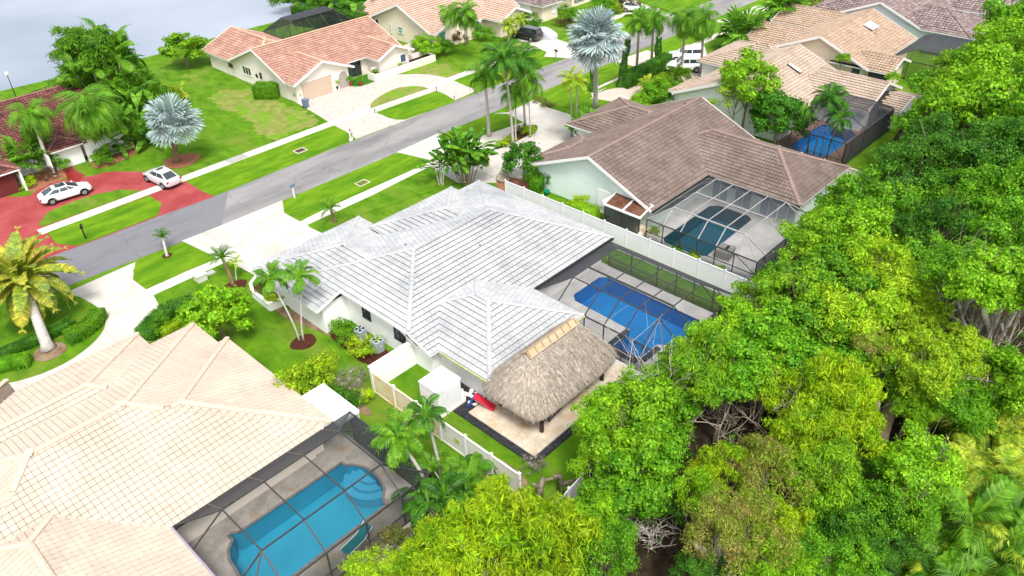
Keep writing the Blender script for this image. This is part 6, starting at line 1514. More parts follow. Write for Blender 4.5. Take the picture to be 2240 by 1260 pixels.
# bare branches, snags, pale trunks
def bare_tree(px, py, h, label, seed, spread=1.0, mt=BARK_PALE, n=9, r=0.09, lean=(0,0), name='bare_tree', z=0, depth=3, up=0.6):
    c = at(px, py, z); rnd = random.Random(seed); b = MB()
    def grow(p, d, L, r_, k):
        q = p+d*L*0.5+Vector((rnd.uniform(-.1,.1),rnd.uniform(-.1,.1),0))*L; e = q+(d+Vector((rnd.uniform(-.3,.3),rnd.uniform(-.3,.3),rnd.uniform(-.1,.2)))).normalized()*L*0.5
        b.tube([p,q,e],[r_,r_*0.8,r_*0.6],5 if k < 2 else 4)
        if k < depth:
            for _ in range(n if k == 0 else 3):
                dd = Vector((rnd.uniform(-1,1)*spread, rnd.uniform(-1,1)*spread, rnd.uniform(0.1,1)*up)).normalized()
                s = p.lerp(e, rnd.uniform(.5,1)); grow(s, (d*0.4+dd).normalized(), L*rnd.uniform(.5,.8), r_*0.5, k+1)
    grow(Vector((0,0,-0.03)), Vector((lean[0],lean[1],1)).normalized(), h, r, 0)
    return tag(b.build(name, mt, None, loc=(c.x, c.y, 0)), label, 'bare tree')
bare_tree(1425,1200,1.7,'pale dead branches spread low near the bottom edge',3,1.6,BARK_PALE,12,0.10,up=0.35)
bare_tree(1580,950,2.0,'brown twiggy brushwood in the gap of the wood',4,1.8,DEAD,14,0.06,up=0.4)
bare_tree(1640,925,2.2,'second heap of brown twigs in the gap of the wood',5,1.8,DEAD,14,0.06,up=0.4)
bare_tree(1500,1140,2.0,'tangle of dry sticks left of the rusty topped tree',6,1.8,DEAD,12,0.06,up=0.4)
bare_tree(2100,560,3.2,'grey leafless branches fanned out at the right',7,1.3,BARK_PALE,12,0.09,lean=(0.3,0.2),up=0.5)
bare_tree(1830,800,3.8,'thin grey bare crown in the middle of the wood',8,0.7,BARK_PALE,10,0.07)
bare_tree(2060,360,5.5,'bare forked branches in the dark canopy',9,0.8,BARK_PALE,6,0.13)
bare_tree(2180,340,6.5,'tall bare pale branch in the dark canopy',10,0.8,BARK_PALE,6,0.13)
bare_tree(1345,960,4.6,'pale twigs showing in the tree right of the patio',12,0.7,BARK_PALE,7,0.06)
for i,(x,y,z,lb) in enumerate([(1490,1000,4.4,'thin bare pale branches right of the patio trees'),(1755,905,4.6,'bare pale twigs between two yellow-green trees'),(2015,915,4.6,'bare grey branches beside the snag'),
    (1715,1020,4.2,'leaning bare branches behind the rusty topped tree'),(2150,905,4.4,'bare branches among the yellow palms'),(1560,1010,3.4,'low bare twigs at the edge of the brown gap'),(1385,1150,2.6,'small bare twigs above the pale dead branches'),
    (1980,800,5.0,'bare branches below the pale grove'),(1700,900,3.6,'bare tangled twigs at the right of the brown gap'),(2060,960,4.2,'bare leaning limbs beside the yellow palms')]):
    bare_tree(x,y,z,lb,30+i,0.9,[BARK_PALE,DEAD][i%2],7,0.075,lean=(0.25*math.sin(i*2),0.25*math.cos(i*3)),up=0.8)
def snag(px, py, pts, rad, label, mt=BARK_PALE, name='tree_snag'):
    c = at(px, py); b = MB()
    for P_, R_ in zip(pts, rad): b.tube([Vector(p) for p in P_], R_, 9)
    return tag(b.build(name, mt, None, True, loc=(c.x, c.y, 0)), label, 'tree trunk')
snag(1915,1010, [[(0,0,0),(0.3,0.2,2.2),(0.9,0.4,4.2),(1.2,0.3,5.2)],[(0.5,0.3,3.2),(1.0,0.1,4.6),(1.1,-0.2,5.5)],[(0.6,0.3,3.4),(1.3,0.7,4.4),(1.7,0.8,5.2)],[(0.1,0.1,1.2),(-0.1,0.7,3.2),(-0.1,0.9,4.6)]], [[.42,.38,.42,.3],[.25,.2,.12],[.25,.2,.1],[.2,.16,.1]], 'broken stump-like snag with twisted pale wood in the wood', WOOD)
for i,(bx_,by_,tx,ty,h,r) in enumerate([(2135,790,2190,650,9.5,0.42),(2085,730,2120,650,8.5,0.22),(2170,760,2215,690,8.0,0.26),(2120,740,2090,670,7.0,0.2),(1900,850,1915,750,6.8,0.2),(1590,1290,1565,1160,5.4,0.42),(1700,1060,1720,960,6.0,0.16),(2130,470,2150,380,7.5,0.3),(2110,460,2105,390,7.2,0.2),(1925,850,1945,760,6.6,0.12)]):
    a = at(bx_,by_); t_ = at(tx,ty,h); D = Vector((t_.x-a.x, t_.y-a.y, h))
    p1 = D*0.55; e1 = p1+Vector((D.x*.45+r*2,D.y*.45,h*.45)); e2 = p1+Vector((D.x*.45-r*2.6,D.y*.45+r,h*.4))
    snag(bx_,by_, [[(0,0,-.05),tuple(D*0.3+Vector((r*.4,0,0))),tuple(p1),tuple(e1)],[tuple(p1-D*0.05),tuple(e2)]], [[r*1.25,r,r*.85,r*.5],[r*.6,r*.35]],
      ['thick pale forked trunk at the right edge','slim pale trunk left of the thick forked one','grey leaning trunk right of the thick forked one','slim trunk left in the pale grove','pale forked trunk with rusty tuft in the middle of the wood','thick grey trunk rising at the bottom edge','thin grey trunk in the yellow-green trees','pale trunk in the dark canopy, right one','pale trunk in the dark canopy, left one','thin twin of the pale forked trunk'][i], BARK_PALE, 'pale_trunk')
tree(1915,748,7.2,1.15,'rusty','small rusty tuft crowning the pale forked trunk', cat='tree', name='tufted_crown', bark=BARK_PALE, flat=0.6)
tree(1790,845,5.6,0.9,'rusty','small rusty brown treetop in the middle of the wood', name='tufted_crown', bark=BARK_PALE, flat=0.7)
# yellowish palms of the bottom right corner
for i,(x,y,z,R,kk,lb) in enumerate([(2150,930,3.4,3.0,YEL,'arching yellow palm clump at the right edge, upper'),(2190,1020,4.0,3.2,YEL,'arching yellow palm clump at the right edge, middle'),(2100,1060,3.4,2.6,YEL,'yellow palm clump beside the fine-leaved trees'),
    (2170,1130,4.0,3.2,COCO,'big green palm clump with pale fronds in the bottom right'),(2080,1190,3.0,2.8,COCO,'green palm clump near the bottom edge'),(2220,1210,3.6,3.2,COCO,'green palm clump in the bottom right corner'),(2120,1260,2.6,2.8,COCO,'low green palm clump at the very bottom edge'),
    (1990,1255,2.0,2.2,COCO_D,'dark palm clump at the bottom edge left of the corner'),(2230,1100,3.4,2.8,YEL,'yellow palm clump at the lower right edge'),(2230,930,4.0,2.6,YEL,'yellow palm clump cut by the right edge')]):
    c = at(x,y,z)
    t = thing('palm_clump', lb, 'palm', (c.x,c.y,0)); rnd = random.Random(i)
    for s in range(5):
        a = s*2.4; tp = Vector((math.cos(a)*1.1*(s>0), math.sin(a)*1.1*(s>0), z*rnd.uniform(.55,1.0)))
        q = MB(); q.tube([(tp.x*.3,tp.y*.3,-.03),tuple(tp)],[0.08,0.05],6); q.build('stem', PALM_TR, t)
        for k in range(8):
            o = link('frond', (kk if rnd.random() < .8 else YEL)[k % 3], t, tp, (rnd.uniform(-.5,.5), -math.radians(rnd.uniform(-5,70)), a+k*2.4)); o.scale = (R*rnd.uniform(.7,1.1),)*3
# low brown and driftwood-like logs near the soil bed
snag(1180,1090, [[(0,0,0.1),(0.1,0,0.9),(0.5,0.1,1.3)],[(0.1,0,0.8),(-0.4,0.2,1.5)],[(1.2,-0.6,0),(1.2,-0.5,1.3),(0.8,-0.4,1.5)],[(0.4,0.1,1.1),(1.2,-0.5,1.2)],[(1.2,-.6,.6),(2.3,-1.0,.5)]], [[.22,.18,.12],[.1,.06],[.2,.15,.08],[.09,.08],[.12,.06]], 'gnarled grey driftwood logs at the garden edge', BARK, 'driftwood')
shrub(1168,1020,0.75,'greytw','dark twiggy shrub by the driftwood',h=0.9)
shrub(1012,965,0.4,'shruby','thin yellow climbing plant on the fence',h=1.6,z=0.8)

# ================================================================== THATCHED HUT
hut = thing('thatched_hut', 'thatched palm hut with open plywood ridge beside the white house', 'hut')
hx0, hx1, hy0, hy1, he, hr = 25.5, 34.2, 22.75, 28.1, 2.25, 4.5
rx0, rx1, ry = 28.3, 32.4, 25.75
core = MB(); rng = np.random.default_rng(4)
def hut_pt(a, t):
    """a = angle round the hut 0..1, t = 0 at the eave .. 1 at the ridge"""
    ang = a*2*PI; ca, sa = math.cos(ang), math.sin(ang); e = 7.0
    f = (abs(ca)**e+abs(sa)**e)**(-1/e); cx, cy = (hx0+hx1)/2, (hy0+hy1)/2
    ex, ey = cx+f*ca*(hx1-hx0)/2, cy+f*sa*(hy1-hy0)/2
    rx = min(max(ex, rx0), rx1); 
    x = ex+(rx-ex)*t; y = ey+(ry-ey)*t; z = he+(hr-he)*t+0.10*math.sin(PI*min(1,t*1.1))
    return Vector((x, y, z))
na, ntt = 72, 12
for j in range(ntt+1):
    for i in range(na): core.v.append(tuple(hut_pt(i/na, j/ntt)-Vector((0,0,0.1))))
for j in range(ntt):
    for i in range(na):
        a = j*na+i; c = j*na+(i+1) % na; core.f.append((a, c, c+na, a+na))
for i in range(na): core.v.append(tuple(hut_pt(i/na, 0.0)-Vector((0,0,0.42))))
bs = (ntt+1)*na
for i in range(na): core.f.append((i, bs+i, bs+(i+1) % na, (i+1) % na))
core.mi = [0]*len(core.f); rf = core.build('roof', THATCH_IN, hut, smooth=True)
n = 26000; V = []; A_ = rng.random(n); T_ = rng.random(n)**0.8*0.985
for a, t in zip(A_, T_):
    p = hut_pt(a, t); q = hut_pt(a, max(0, t-0.05)); d = (q-p).normalized() if t > 0.06 else Vector((hut_pt(a,0)-hut_pt(a,0.08))).normalized()*0.5+Vector((0,0,-0.8))
    L = rng.uniform(0.25, 0.55) if t > 0.05 else rng.uniform(0.2, 0.5); s = d.cross(Vector((0,0,1))).normalized()*rng.uniform(0.012, 0.026)
    off = Vector(rng.normal(0, 0.03, 3)); p = p+off+Vector((0,0,rng.uniform(-0.04,0.05))); e = p+d*L+Vector(rng.normal(0,0.05,3))
    V += [tuple(p-s), tuple(p+s), tuple(e+s*0.3), tuple(e-s*0.3)]
o = link('thatch_strands', np_mesh('thatch_strands', np.array(V), np.arange(n*4).reshape(-1,4), THATCH), rf); o['kind'] = 'stuff'
q = MB(); q.bx(rx0-0.35,rx1+0.15,ry-0.02,ry+0.04,hr-0.35,hr+0.05)
for s in (1,-1):
    q2 = MB(); q2.add([(rx0-0.4,ry,hr+0.12),(rx1+0.2,ry,hr+0.12),(rx1+0.3,ry-s*0.4,hr-0.12),(rx0-0.5,ry-s*0.4,hr-0.12)],[(0,1,2,3) if s<0 else (3,2,1,0)]); q2.build('ridge_board', PLY, hut)
for k in range(8):
    x = rx0-0.3+k*(rx1-rx0+0.5)/7; q3 = MB(); q3.bar((x,ry+0.6,hr-0.18),(x-0.15,ry-0.6,hr-0.18),0.06,0.05) if False else q3.bar((x,ry,hr+0.16),(x-0.12,ry-0.44,hr-0.12),0.07,0.05); q3.build('batten', WOOD, hut)
q = MB(); q.bar((rx0-0.5,ry-0.43,hr-0.11),(rx1+0.3,ry-0.43,hr-0.11),0.08,0.06); q.build('batten', mat('pale_timber',(0.42,0.33,0.22),(0.5,0.4,0.3),3,0.85), hut)
for (x, y) in ((26.8,27.1),(26.75,23.45),(33.2,23.6),(33.2,27.1)):
    q = MB(); q.tube([(x,y,0.03),(x,y,2.7)],[0.14,0.12],10); q.build('post', WOOD_DK, hut)
q = MB(); q.bar((26.6,23.45,2.35),(33.4,23.5,2.35),0.14); q.bar((26.6,27.1,2.35),(33.4,27.1,2.35),0.14); q.bar((26.8,23.3,2.38),(26.8,27.2,2.38),0.14); q.build('roof_beam', WOOD_DK, hut)

# ================================================================== CARS
def car(label, px, py, rz, kind, paint, group=None, roof_glass=False, name='parked_car', z=0.035, door_tint=GLASS, roof_box=False):
    c = at(px, py) if py is not None else Vector(px)
    t = thing(name, label, 'car', (c.x, c.y, z), rz, group)
    L, Wd, H, hood, base, wr = {'sedan': (4.9,1.88,1.44,0.98,0.20,0.36), 'coupe_suv': (4.75,1.92,1.58,1.08,0.22,0.37), 'suv': (5.1,2.0,1.85,1.18,0.27,0.40), 'hatch': (4.2,1.8,1.6,1.02,0.22,0.33)}[kind]
    # stations along the length: x, half width factor, bottom z, belt z, deck z
    hf = L/2
    st = {'sedan': [(-1,.70,.42,.72,.86),(-.93,.90,.30,.80,1.0),(-.75,.98,.24,.86,1.04),(-.35,1,.2,.88,1.02),(.1,1,.2,.88,1.0),(.45,.99,.2,.84,.98),(.72,.97,.22,.78,.88),(.92,.86,.28,.64,.74),(1,.62,.36,.52,.58)],
          'coupe_suv': [(-1,.72,.45,.85,1.0),(-.94,.90,.32,.95,1.10),(-.75,.98,.25,1.0,1.14),(-.3,1,.22,1.0,1.12),(.1,1,.22,.98,1.1),(.45,.99,.22,.95,1.08),(.74,.97,.24,.88,1.0),(.93,.86,.3,.74,.85),(1,.64,.38,.6,.68)],
          'suv': [(-1,.86,.45,1.05,1.16),(-.96,.96,.34,1.1,1.2),(-.7,1,.28,1.12,1.2),(-.3,1,.28,1.12,1.2),(.1,1,.28,1.1,1.2),(.5,1,.28,1.08,1.18),(.78,.98,.28,1.02,1.12),(.95,.92,.34,.9,1.0),(1,.78,.42,.75,.85)],
          'hatch': [(-1,.82,.4,.95,1.02),(-.95,.93,.3,1.0,1.05),(-.7,1,.24,1.0,1.05),(-.3,1,.22,.98,1.03),(.1,1,.22,.96,1.02),(.45,.99,.22,.92,1.0),(.74,.96,.24,.84,.93),(.93,.86,.3,.72,.8),(1,.66,.38,.58,.64)]}[kind]
    b = MB(); w2 = Wd/2; prof = []
    for (fx, fw, zb, zl, zd) in st:
        x = fx*hf; w_ = w2*fw
        prof.append([(x,-w_*.75,zb),(x,-w_*.97,zb+.1),(x,-w_,(zb+zl)/2),(x,-w_*.97,zl),(x,-w_*.82,zd-.02),(x,0,zd+.015),(x,w_*.82,zd-.02),(x,w_*.97,zl),(x,w_,(zb+zl)/2),(x,w_*.97,zb+.1),(x,w_*.75,zb)])
    n = len(prof[0]); vs = [p for pr_ in prof for p in pr_]; fs = []
    for i in range(len(prof)-1):
        for k in range(n-1): fs.append((i*n+k, (i+1)*n+k, (i+1)*n+k+1, i*n+k+1))
        fs.append((i*n+n-1, (i+1)*n+n-1, (i+1)*n, i*n))
    fs.append(tuple(range(n))); fs.append(tuple((len(prof)-1)*n+k for k in reversed(range(n))))
    b.add(vs, fs); body = b.build('body', paint, t, smooth=True)
    md = body.modifiers.new('soft', 'SUBSURF'); md.levels = 1; md.render_levels = 2
    # greenhouse
    G = {'sedan': (-2.15,-0.95,.3,1.4), 'coupe_suv': (-2.15,-1.15,.3,1.2), 'suv': (-2.45,-2.2,.45,1.15), 'hatch': (-1.95,-1.6,.2,1.1)}[kind]
    zb = {'sedan':.98,'coupe_suv':1.08,'suv':1.17,'hatch':1.0}[kind]; wb, wt = w2*.86, w2*.66 if kind != 'suv' else w2*.74
    base4 = [(G[0],wb*.88),(-0.5,wb),(0.4,wb*.99),(G[3],wb*.88)]; top4 = [(G[1],wt*.9),(-0.5,wt),(0.1,wt),(G[2],wt*.92)]
    b = MB(); rows = []
    for lv, (pts4, z_) in enumerate(((base4, zb-.06), (top4, H-.03))):
        rows.append([(x, -y, z_) for x, y in pts4]+[(x, y, z_) for x, y in reversed(pts4)])
    rows.append([(x*1.0, y*.8, H) for x, y, _ in rows[1]])
    vs = [p for r in rows for p in r]; fs = []
    for lv in range(2):
        for k in range(8): fs.append((lv*8+k, lv*8+(k+1)%8, (lv+1)*8+(k+1)%8, (lv+1)*8+k))
    fs.append(tuple(16+k for k in range(8))); b.add(vs, fs); cb = b.build('cabin', paint, t, smooth=False)
    def patch(a, b_, c_, d_, m_, nm, s0=.08, s1=.92, t0=.1, t1=.88, off=.012, par=t):
        a, b_, c_, d_ = map(Vector, (a, b_, c_, d_)); nrm = (b_-a).cross(d_-a).normalized(); ctr = (a+b_+c_+d_)/4
        if nrm.dot(ctr-Vector((0,0,0.9))) < 0: nrm = -nrm
        def P_(s, u): return a.lerp(b_, s).lerp(d_.lerp(c_, s), u)+nrm*off
        q = MB(); q.add([P_(s0,t0),P_(s1,t0),P_(s1,t1),P_(s0,t1)],[(0,1,2,3)]); q.build(nm, m_, par)
    R0, R1 = rows[0], rows[1]
    patch(R0[3],R0[4],R1[4],R1[3], door_tint, 'windshield', .06,.94,.12,.96)
    patch(R0[0],R0[7],R1[7],R1[0], door_tint, 'rear_window', .08,.92,.15,.92)
    for (i0, i1) in ((0,1),(1,2),(2,3)):
        patch(R0[i0],R0[i1],R1[i1],R1[i0], door_tint, 'side_window', .18 if i0==0 else .04, .96 if i0<2 else .72, .22,.9)
        j0, j1 = 7-i0, 7-i1; patch(R0[j0],R0[j1],R1[j1],R1[j0], door_tint, 'side_window', .18 if i0==0 else .04, .96 if i0<2 else .72, .22,.9)
    if roof_glass:
        q = MB(); a_, c_ = (G[1]+.25, G[2]-.1) if kind == 'sedan' else (-.25, .15); ww_ = wt*.72 if kind == 'sedan' else wt*.55
        q.add([(a_,-ww_,H+.012),(c_,-ww_,H+.012),(c_,ww_,H+.012),(a_,ww_,H+.012)],[(0,1,2,3)]); q.build('glass_roof', GLASS, t)
    tyre, rim = MATS.get('tyre') or mat('tyre',(0.012,0.012,0.013),rough=.85), mat('alloy',(0.4,0.41,0.42),rough=.3,metal=.6)
    for sx in (-.60,.62):
        for sy in (-1,1):
            x, y = sx*hf, sy*(w2-.10); wh_ = MB(); prof_ = [(wr*.62,-.11),(wr*.95,-.11),(wr,-.06),(wr,.06),(wr*.95,.11),(wr*.62,.11)]
            base = 0
            for r_, d_ in prof_:
                for k in range(16): a = 2*PI*k/16; wh_.v.append((x+r_*math.cos(a), y+d_, wr+r_*math.sin(a)))
            for i in range(len(prof_)-1):
                for k in range(16): wh_.f.append((i*16+k,i*16+(k+1)%16,(i+1)*16+(k+1)%16,(i+1)*16+k)); wh_.mi.append(0)
            w_ = wh_.build('wheel', tyre, t); q = MB(); yy = y+sy*.085
            q.tube([(x,yy-.01*sy,wr),(x,yy,wr)],[wr*.62,wr*.6],14)
            for k in range(5): a = 2*PI*k/5; q.bar((x,yy+.012*sy,wr),(x+math.cos(a)*wr*.56,yy+.012*sy,wr+math.sin(a)*wr*.56),.07,.03)
            q.build('rim', rim, w_)
            q = MB()
            for k in range(9):
                a0, a1 = PI*k/9, PI*(k+1)/9; q.bar((x+math.cos(a0)*(wr+.05),sy*(w2-.005),wr+math.sin(a0)*(wr+.05)),(x+math.cos(a1)*(wr+.05),sy*(w2-.005),wr+math.sin(a1)*(wr+.05)),.03,.06)
            q.build('wheel_arch', BLACK, t)
    for sy in (-1,1):
        q = MB(); q.box((hf*.90,sy*w2*.66,st[-2][3]-.02),(.22,.34,.10),-sy*.35); q.build('headlight', mat('headlight_glass',(0.35,0.37,0.4),rough=.1,spec=.8), t)
        q = MB(); q.box((-hf*.955,sy*w2*.68,st[1][3]-.02),(.12,.40,.12),sy*.25); q.build('taillight', mat('taillight_red',(0.30,0.01,0.015),rough=.2), t)
        q = MB(); q.box((.62*hf*.5+.25,sy*(w2+.06),zb+.02),(.16,.2,.12)); q.build('mirror', paint, t)
        for dx in (-.35,.55): q = MB(); q.box((dx,sy*(w2*.985),zb-.18),(.18,.03,.03)); q.build('door_handle', paint, t)
    q = MB(); q.box((-hf*.985,0,.62),(.04,.5,.13)); q.build('number_plate', WHITE, t)
    q = MB(); q.bx(hf*.93,hf*.985,-w2*.4,w2*.4,.42,.56); q.build('grille', BLACK, t)
    q = MB(); q.bx(-hf*.8,hf*.8,-w2*.8,w2*.8,.17,.3); q.build('underbody', BLACK, t)
    if roof_box:
        q = MB()
        for sy in (-1,1): q.bar((-1.9,sy*wt*.85,H+.07),(.2,sy*wt*.85,H+.07),.05)
        q.build('roof_rack', METAL_W, t)
    return t
P_WHITE = mat('car_paint_white',(0.76,0.765,0.78),rough=.25,clear=.8,spec=.5); P_SILVER = mat('car_paint_silver',(0.62,0.63,0.655),rough=.3,metal=.2,clear=.8); P_BLACK = mat('car_paint_black',(0.012,0.012,0.018),rough=.2,clear=1.0,spec=.6); P_BLUE = mat('car_paint_blue',(0.05,0.07,0.12),rough=.25,clear=1.0)
a, c_ = at(92,446,0.2), at(203,412,0.2)
car('white sedan with dark glass roof on the red drive', 147, 432, math.atan2(c_.y-a.y, c_.x-a.x), 'sedan', P_WHITE, roof_glass=True)
car('silver hatchback coupe with sunroof across the red drive', 358, 400, math.radians(96), 'coupe_suv', P_SILVER, roof_glass=True)
car('black SUV on the drive of the beige house', 1152, 85, math.radians(94), 'suv', P_BLACK)
car('white SUV parked beside the tan garage roof', 1496, 155, math.radians(128), 'suv', P_WHITE)
car('second white SUV with roof bars behind the first one', 1502, 133, math.radians(128), 'suv', P_WHITE, roof_box=True)
car('white hatchback parked at the top by the russet bush', 1388, 26, math.radians(-70), 'hatch', P_WHITE)
car('dark blue car beyond the peach roofs', 1690, 56, math.radians(100), 'suv', P_BLUE)
# covered car
cv = thing('covered_car', 'car under a pale grey cover beside the black SUV', 'car', tuple(at(1188,80)), math.radians(94))
b = MB(); secs = [(-2.4,.6,.55),(-2.2,.85,.85),(-1.5,.95,1.1),(-.7,.95,1.45),(.3,.95,1.5),(1.1,.95,1.15),(1.9,.92,.95),(2.3,.8,.75),(2.45,.55,.5)]
for (x, w_, h_) in secs: b.v += [(x,-w_,0.05),(x,-w_*.98,h_*.55),(x,-w_*.72,h_*.92),(x,0,h_),(x,w_*.72,h_*.92),(x,w_*.98,h_*.55),(x,w_,0.05)]
for i in range(len(secs)-1):
    for k in range(6): b.f.append((i*7+k,(i+1)*7+k,(i+1)*7+k+1,i*7+k+1))
b.f += [tuple(range(7)), tuple((len(secs)-1)*7+k for k in reversed(range(7)))]; b.mi = [0]*len(b.f)
o = b.build('cover', mat('car_cover',(0.42,0.45,0.49),(0.48,0.51,0.55),2,.7,.2,4), cv, smooth=True); o.modifiers.new('soft','SUBSURF').render_levels = 2

# ================================================================== SMALL THINGS
def mailbox(px, py, label, post, box_m, h=1.15, rz=0.0, lean=0.0):
    c = at(px, py); t = thing('mailbox', label, 'mailbox', (c.x,c.y,0), rz)
    q = MB(); q.bar((0,0,-.03),(lean,0,h),0.11); q.build('post', post, t)
    q = MB(); pr = [(-.11,0),(-.11,.14),(-.07,.22),(0,.25),(.07,.22),(.11,.14),(.11,0)]
    for x in (-.28,.28): q.v += [(lean+x,y,h+z_) for y, z_ in pr]
    q.f += [tuple(range(7)), tuple(7+k for k in reversed(range(7)))]+[(k,7+k,7+(k+1)%7,(k+1)%7) for k in range(7)]; q.mi = [0]*len(q.f); q.build('box', box_m, t)
    return t
mailbox(188,523,'black mailbox on the verge by the red drive',BLACK,BLACK,1.25,1.2)
mailbox(645,434,'white mailbox post with blue box beside the road',WHITE,mat('slate_blue',(0.1,0.16,0.25),rough=.5),1.3,0.4)
mailbox(1216,131,'dark mailbox on a brown post on the far verge',WOOD,BLACK,1.2,1.3)
def acunit(px, py, label, rz=0.0):
    c = at(px, py, 0.9); t = thing('air_conditioner', label, 'air conditioner', (c.x,c.y,0), rz)
    m_ = mat('ac_grey',(0.26,0.31,0.36),(0.31,0.36,0.41),2,.5)
    q = MB(); s = .42; n_ = 8
    pl_ = [(s,-s*.6),(s,s*.6),(s*.6,s),(-s*.6,s),(-s,s*.6),(-s,-s*.6),(-s*.6,-s),(s*.6,-s)]; q.prism(pl_,0,0.92); q.build('casing', m_, t)
    q = MB(); q.lathe([(0.33,0.0),(0.33,0.012),(0.0,0.013)],(0,0,0.925),18); q.build('fan_grille', BLACK, t)
    for k in range(4):
        a_ = k*PI/2; q = MB(); q.add([(0.03,0.0,.945),(.3*math.cos(a_)-.05*math.sin(a_),.3*math.sin(a_)+.05*math.cos(a_),.95),(.3*math.cos(a_)+.06*math.sin(a_),.3*math.sin(a_)-.06*math.cos(a_),.945)],[(0,1,2)]); q.build('fan_blade', METAL_W, t)
    q = MB(); q.lathe([(0.36,0),(0.36,.03),(0.33,.03),(0.33,0)],(0,0,0.92),18); q.build('fan_ring', m_, t)
    q = MB(); q.box((0,-.425,.55),(.14,.01,.16)); q.build('sticker', mat('yellow_sticker',(0.6,0.5,0.08),rough=.5), t)
acunit(787,720,'air conditioner left of the second one at the white wall',0.2); acunit(825,744,'air conditioner nearest the garden wall',-0.1)
def drain(px, py, label):
    c = at(px, py); t = thing('storm_drain', label, 'drain', (c.x,c.y,0), 0.0)
    q = MB(); q.bx(-.65,.65,-.5,-.42,0,.07); q.bx(-.65,.65,.42,.5,0,.07); q.bx(-.65,-.56,-.42,.42,0,.07); q.bx(.56,.65,-.42,.42,0,.07); q.build('frame', CONC, t)
    q = MB(); q.bx(-.55,.55,-.4,.4,0,.02); q.build('pit', mat('rusty_pit',(0.03,0.015,0.01),(0.07,0.04,0.03),6,.9), t)
    for k in range(9): q = MB(); q.box((-.48+k*.12,0,.05),(.035,.8,.03)); q.build('grate_bar', mat('rusty_iron',(0.12,0.06,0.04),(0.2,0.11,0.07),9,.9), t)
drain(793,401,'square storm drain grate in the verge by the near pavement'); drain(657,330,'square storm drain grate in the far verge')
# concrete utility box and stone slab on the lawn
c = at(440,612); t = thing('utility_box','pale green concrete utility box on the front lawn','utility box',(c.x,c.y,0),0.0)
q = MB(); q.bx(-.42,.42,-.4,.4,0,.55); q.build('body', mat('pale_green_box',(0.5,0.52,0.42),(0.6,0.6,0.52),3,.8), t); q = MB(); q.bx(-.47,.47,-.45,.45,.55,.62); q.build('lid', MATS['pale_green_box'], t)
q = MB(); q.bx(-.5,.5,-.28,.28,0,.08); tag(q.build('stone_slab', mat('grey_green_slab',(0.33,0.37,0.33),(0.4,0.44,0.4),3,.8), loc=tuple(gxy(457,599))+(0,)), 'flat grey slab beside the utility box', 'slab')
# toy slide
c = at(1056,892); sl = thing('toy_slide','red plastic toy slide with blue ladder on the patio','slide',(c.x,c.y,0.06),math.radians(-62))
q = MB(); RP = mat('red_plastic',(0.55,0.02,0.05),(0.62,0.04,0.07),2,.4); BP = mat('blue_plastic',(0.01,0.07,0.40),rough=.4)
pp = [(0.85,.05),(0.7,.06),(-.35,.78),(-.55,.80)]
for i in range(3): (x0,z0),(x1,z1) = pp[i],pp[i+1]; q.add([(x0,-.2,z0),(x0,.2,z0),(x1,.2,z1),(x1,-.2,z1)],[(0,1,2,3)])
q.build('chute', RP, sl)
for s in (-1,1):
    q = MB()
    for i in range(3): (x0,z0),(x1,z1) = pp[i],pp[i+1]; q.bar((x0,s*.22,z0+.06),(x1,s*.22,z1+.06),.05,.16)
    q.build('side_rail', RP, sl); q = MB(); q.bar((-.55,s*.2,.82),(-.95,s*.26,0),.06,.08); q.build('ladder_rail', BP, sl)
for k in range(3): q = MB(); q.bar((-.62-k*.12,-.22,.65-k*.22),(-.62-k*.12,.22,.65-k*.22),.1,.05); q.build('step', BP, sl)
# pale rocks heap beside the white wall
rnd = random.Random(9); ROCKP = [(26.3,29.5)]
rk = thing('rock_heap','heap of white coral rocks against the white wall','rocks',(26.1,29.2,0))
for k in range(30):
    q = MB(); s = rnd.uniform(.09,.2); q.lathe([(s*.7,0),(s,s*.4),(s*.75,s*.9),(s*.1,s*1.1)],(0,0,0),6); 
    link('rock', q.mesh('rock', ROCK_W), rk, (rnd.uniform(-.7,.7), rnd.uniform(-.9,1.0), rnd.uniform(0.03,.12)), (rnd.random(),rnd.random(),rnd.random()*6))
c = at(1078,860); bn = thing('wheeled_bin','black wheeled bin under the hut edge','bin',(27.35,28.35,0.05),0.1)
q = MB(); q.v = [(-.25,-.3,.05),(.25,-.3,.05),(.25,.3,.05),(-.25,.3,.05),(-.32,-.37,1.05),(.32,-.37,1.05),(.32,.37,1.05),(-.32,.37,1.05)]; q.f = [(0,3,2,1),(0,1,5,4),(1,2,6,5),(2,3,7,6),(3,0,4,7),(4,5,6,7)]; q.mi=[0]*6; q.build('body', BLACK, bn); q = MB(); q.box((0,0,1.09),(.7,.8,.06)); q.build('lid', BLACK, bn)
c = at(1215,905); gb = thing('storage_box','dark grey box under the corner of the hut','box',(28.35,24.1,0.05),0.15)
q = MB(); q.box((0,0,.42),(1.5,.75,.84)); q.build('body', mat('dark_grey_box',(0.05,0.055,0.06),rough=.6), gb); q = MB(); q.box((0,0,.87),(1.56,.8,.06)); q.build('lid', MATS['dark_grey_box'], gb)
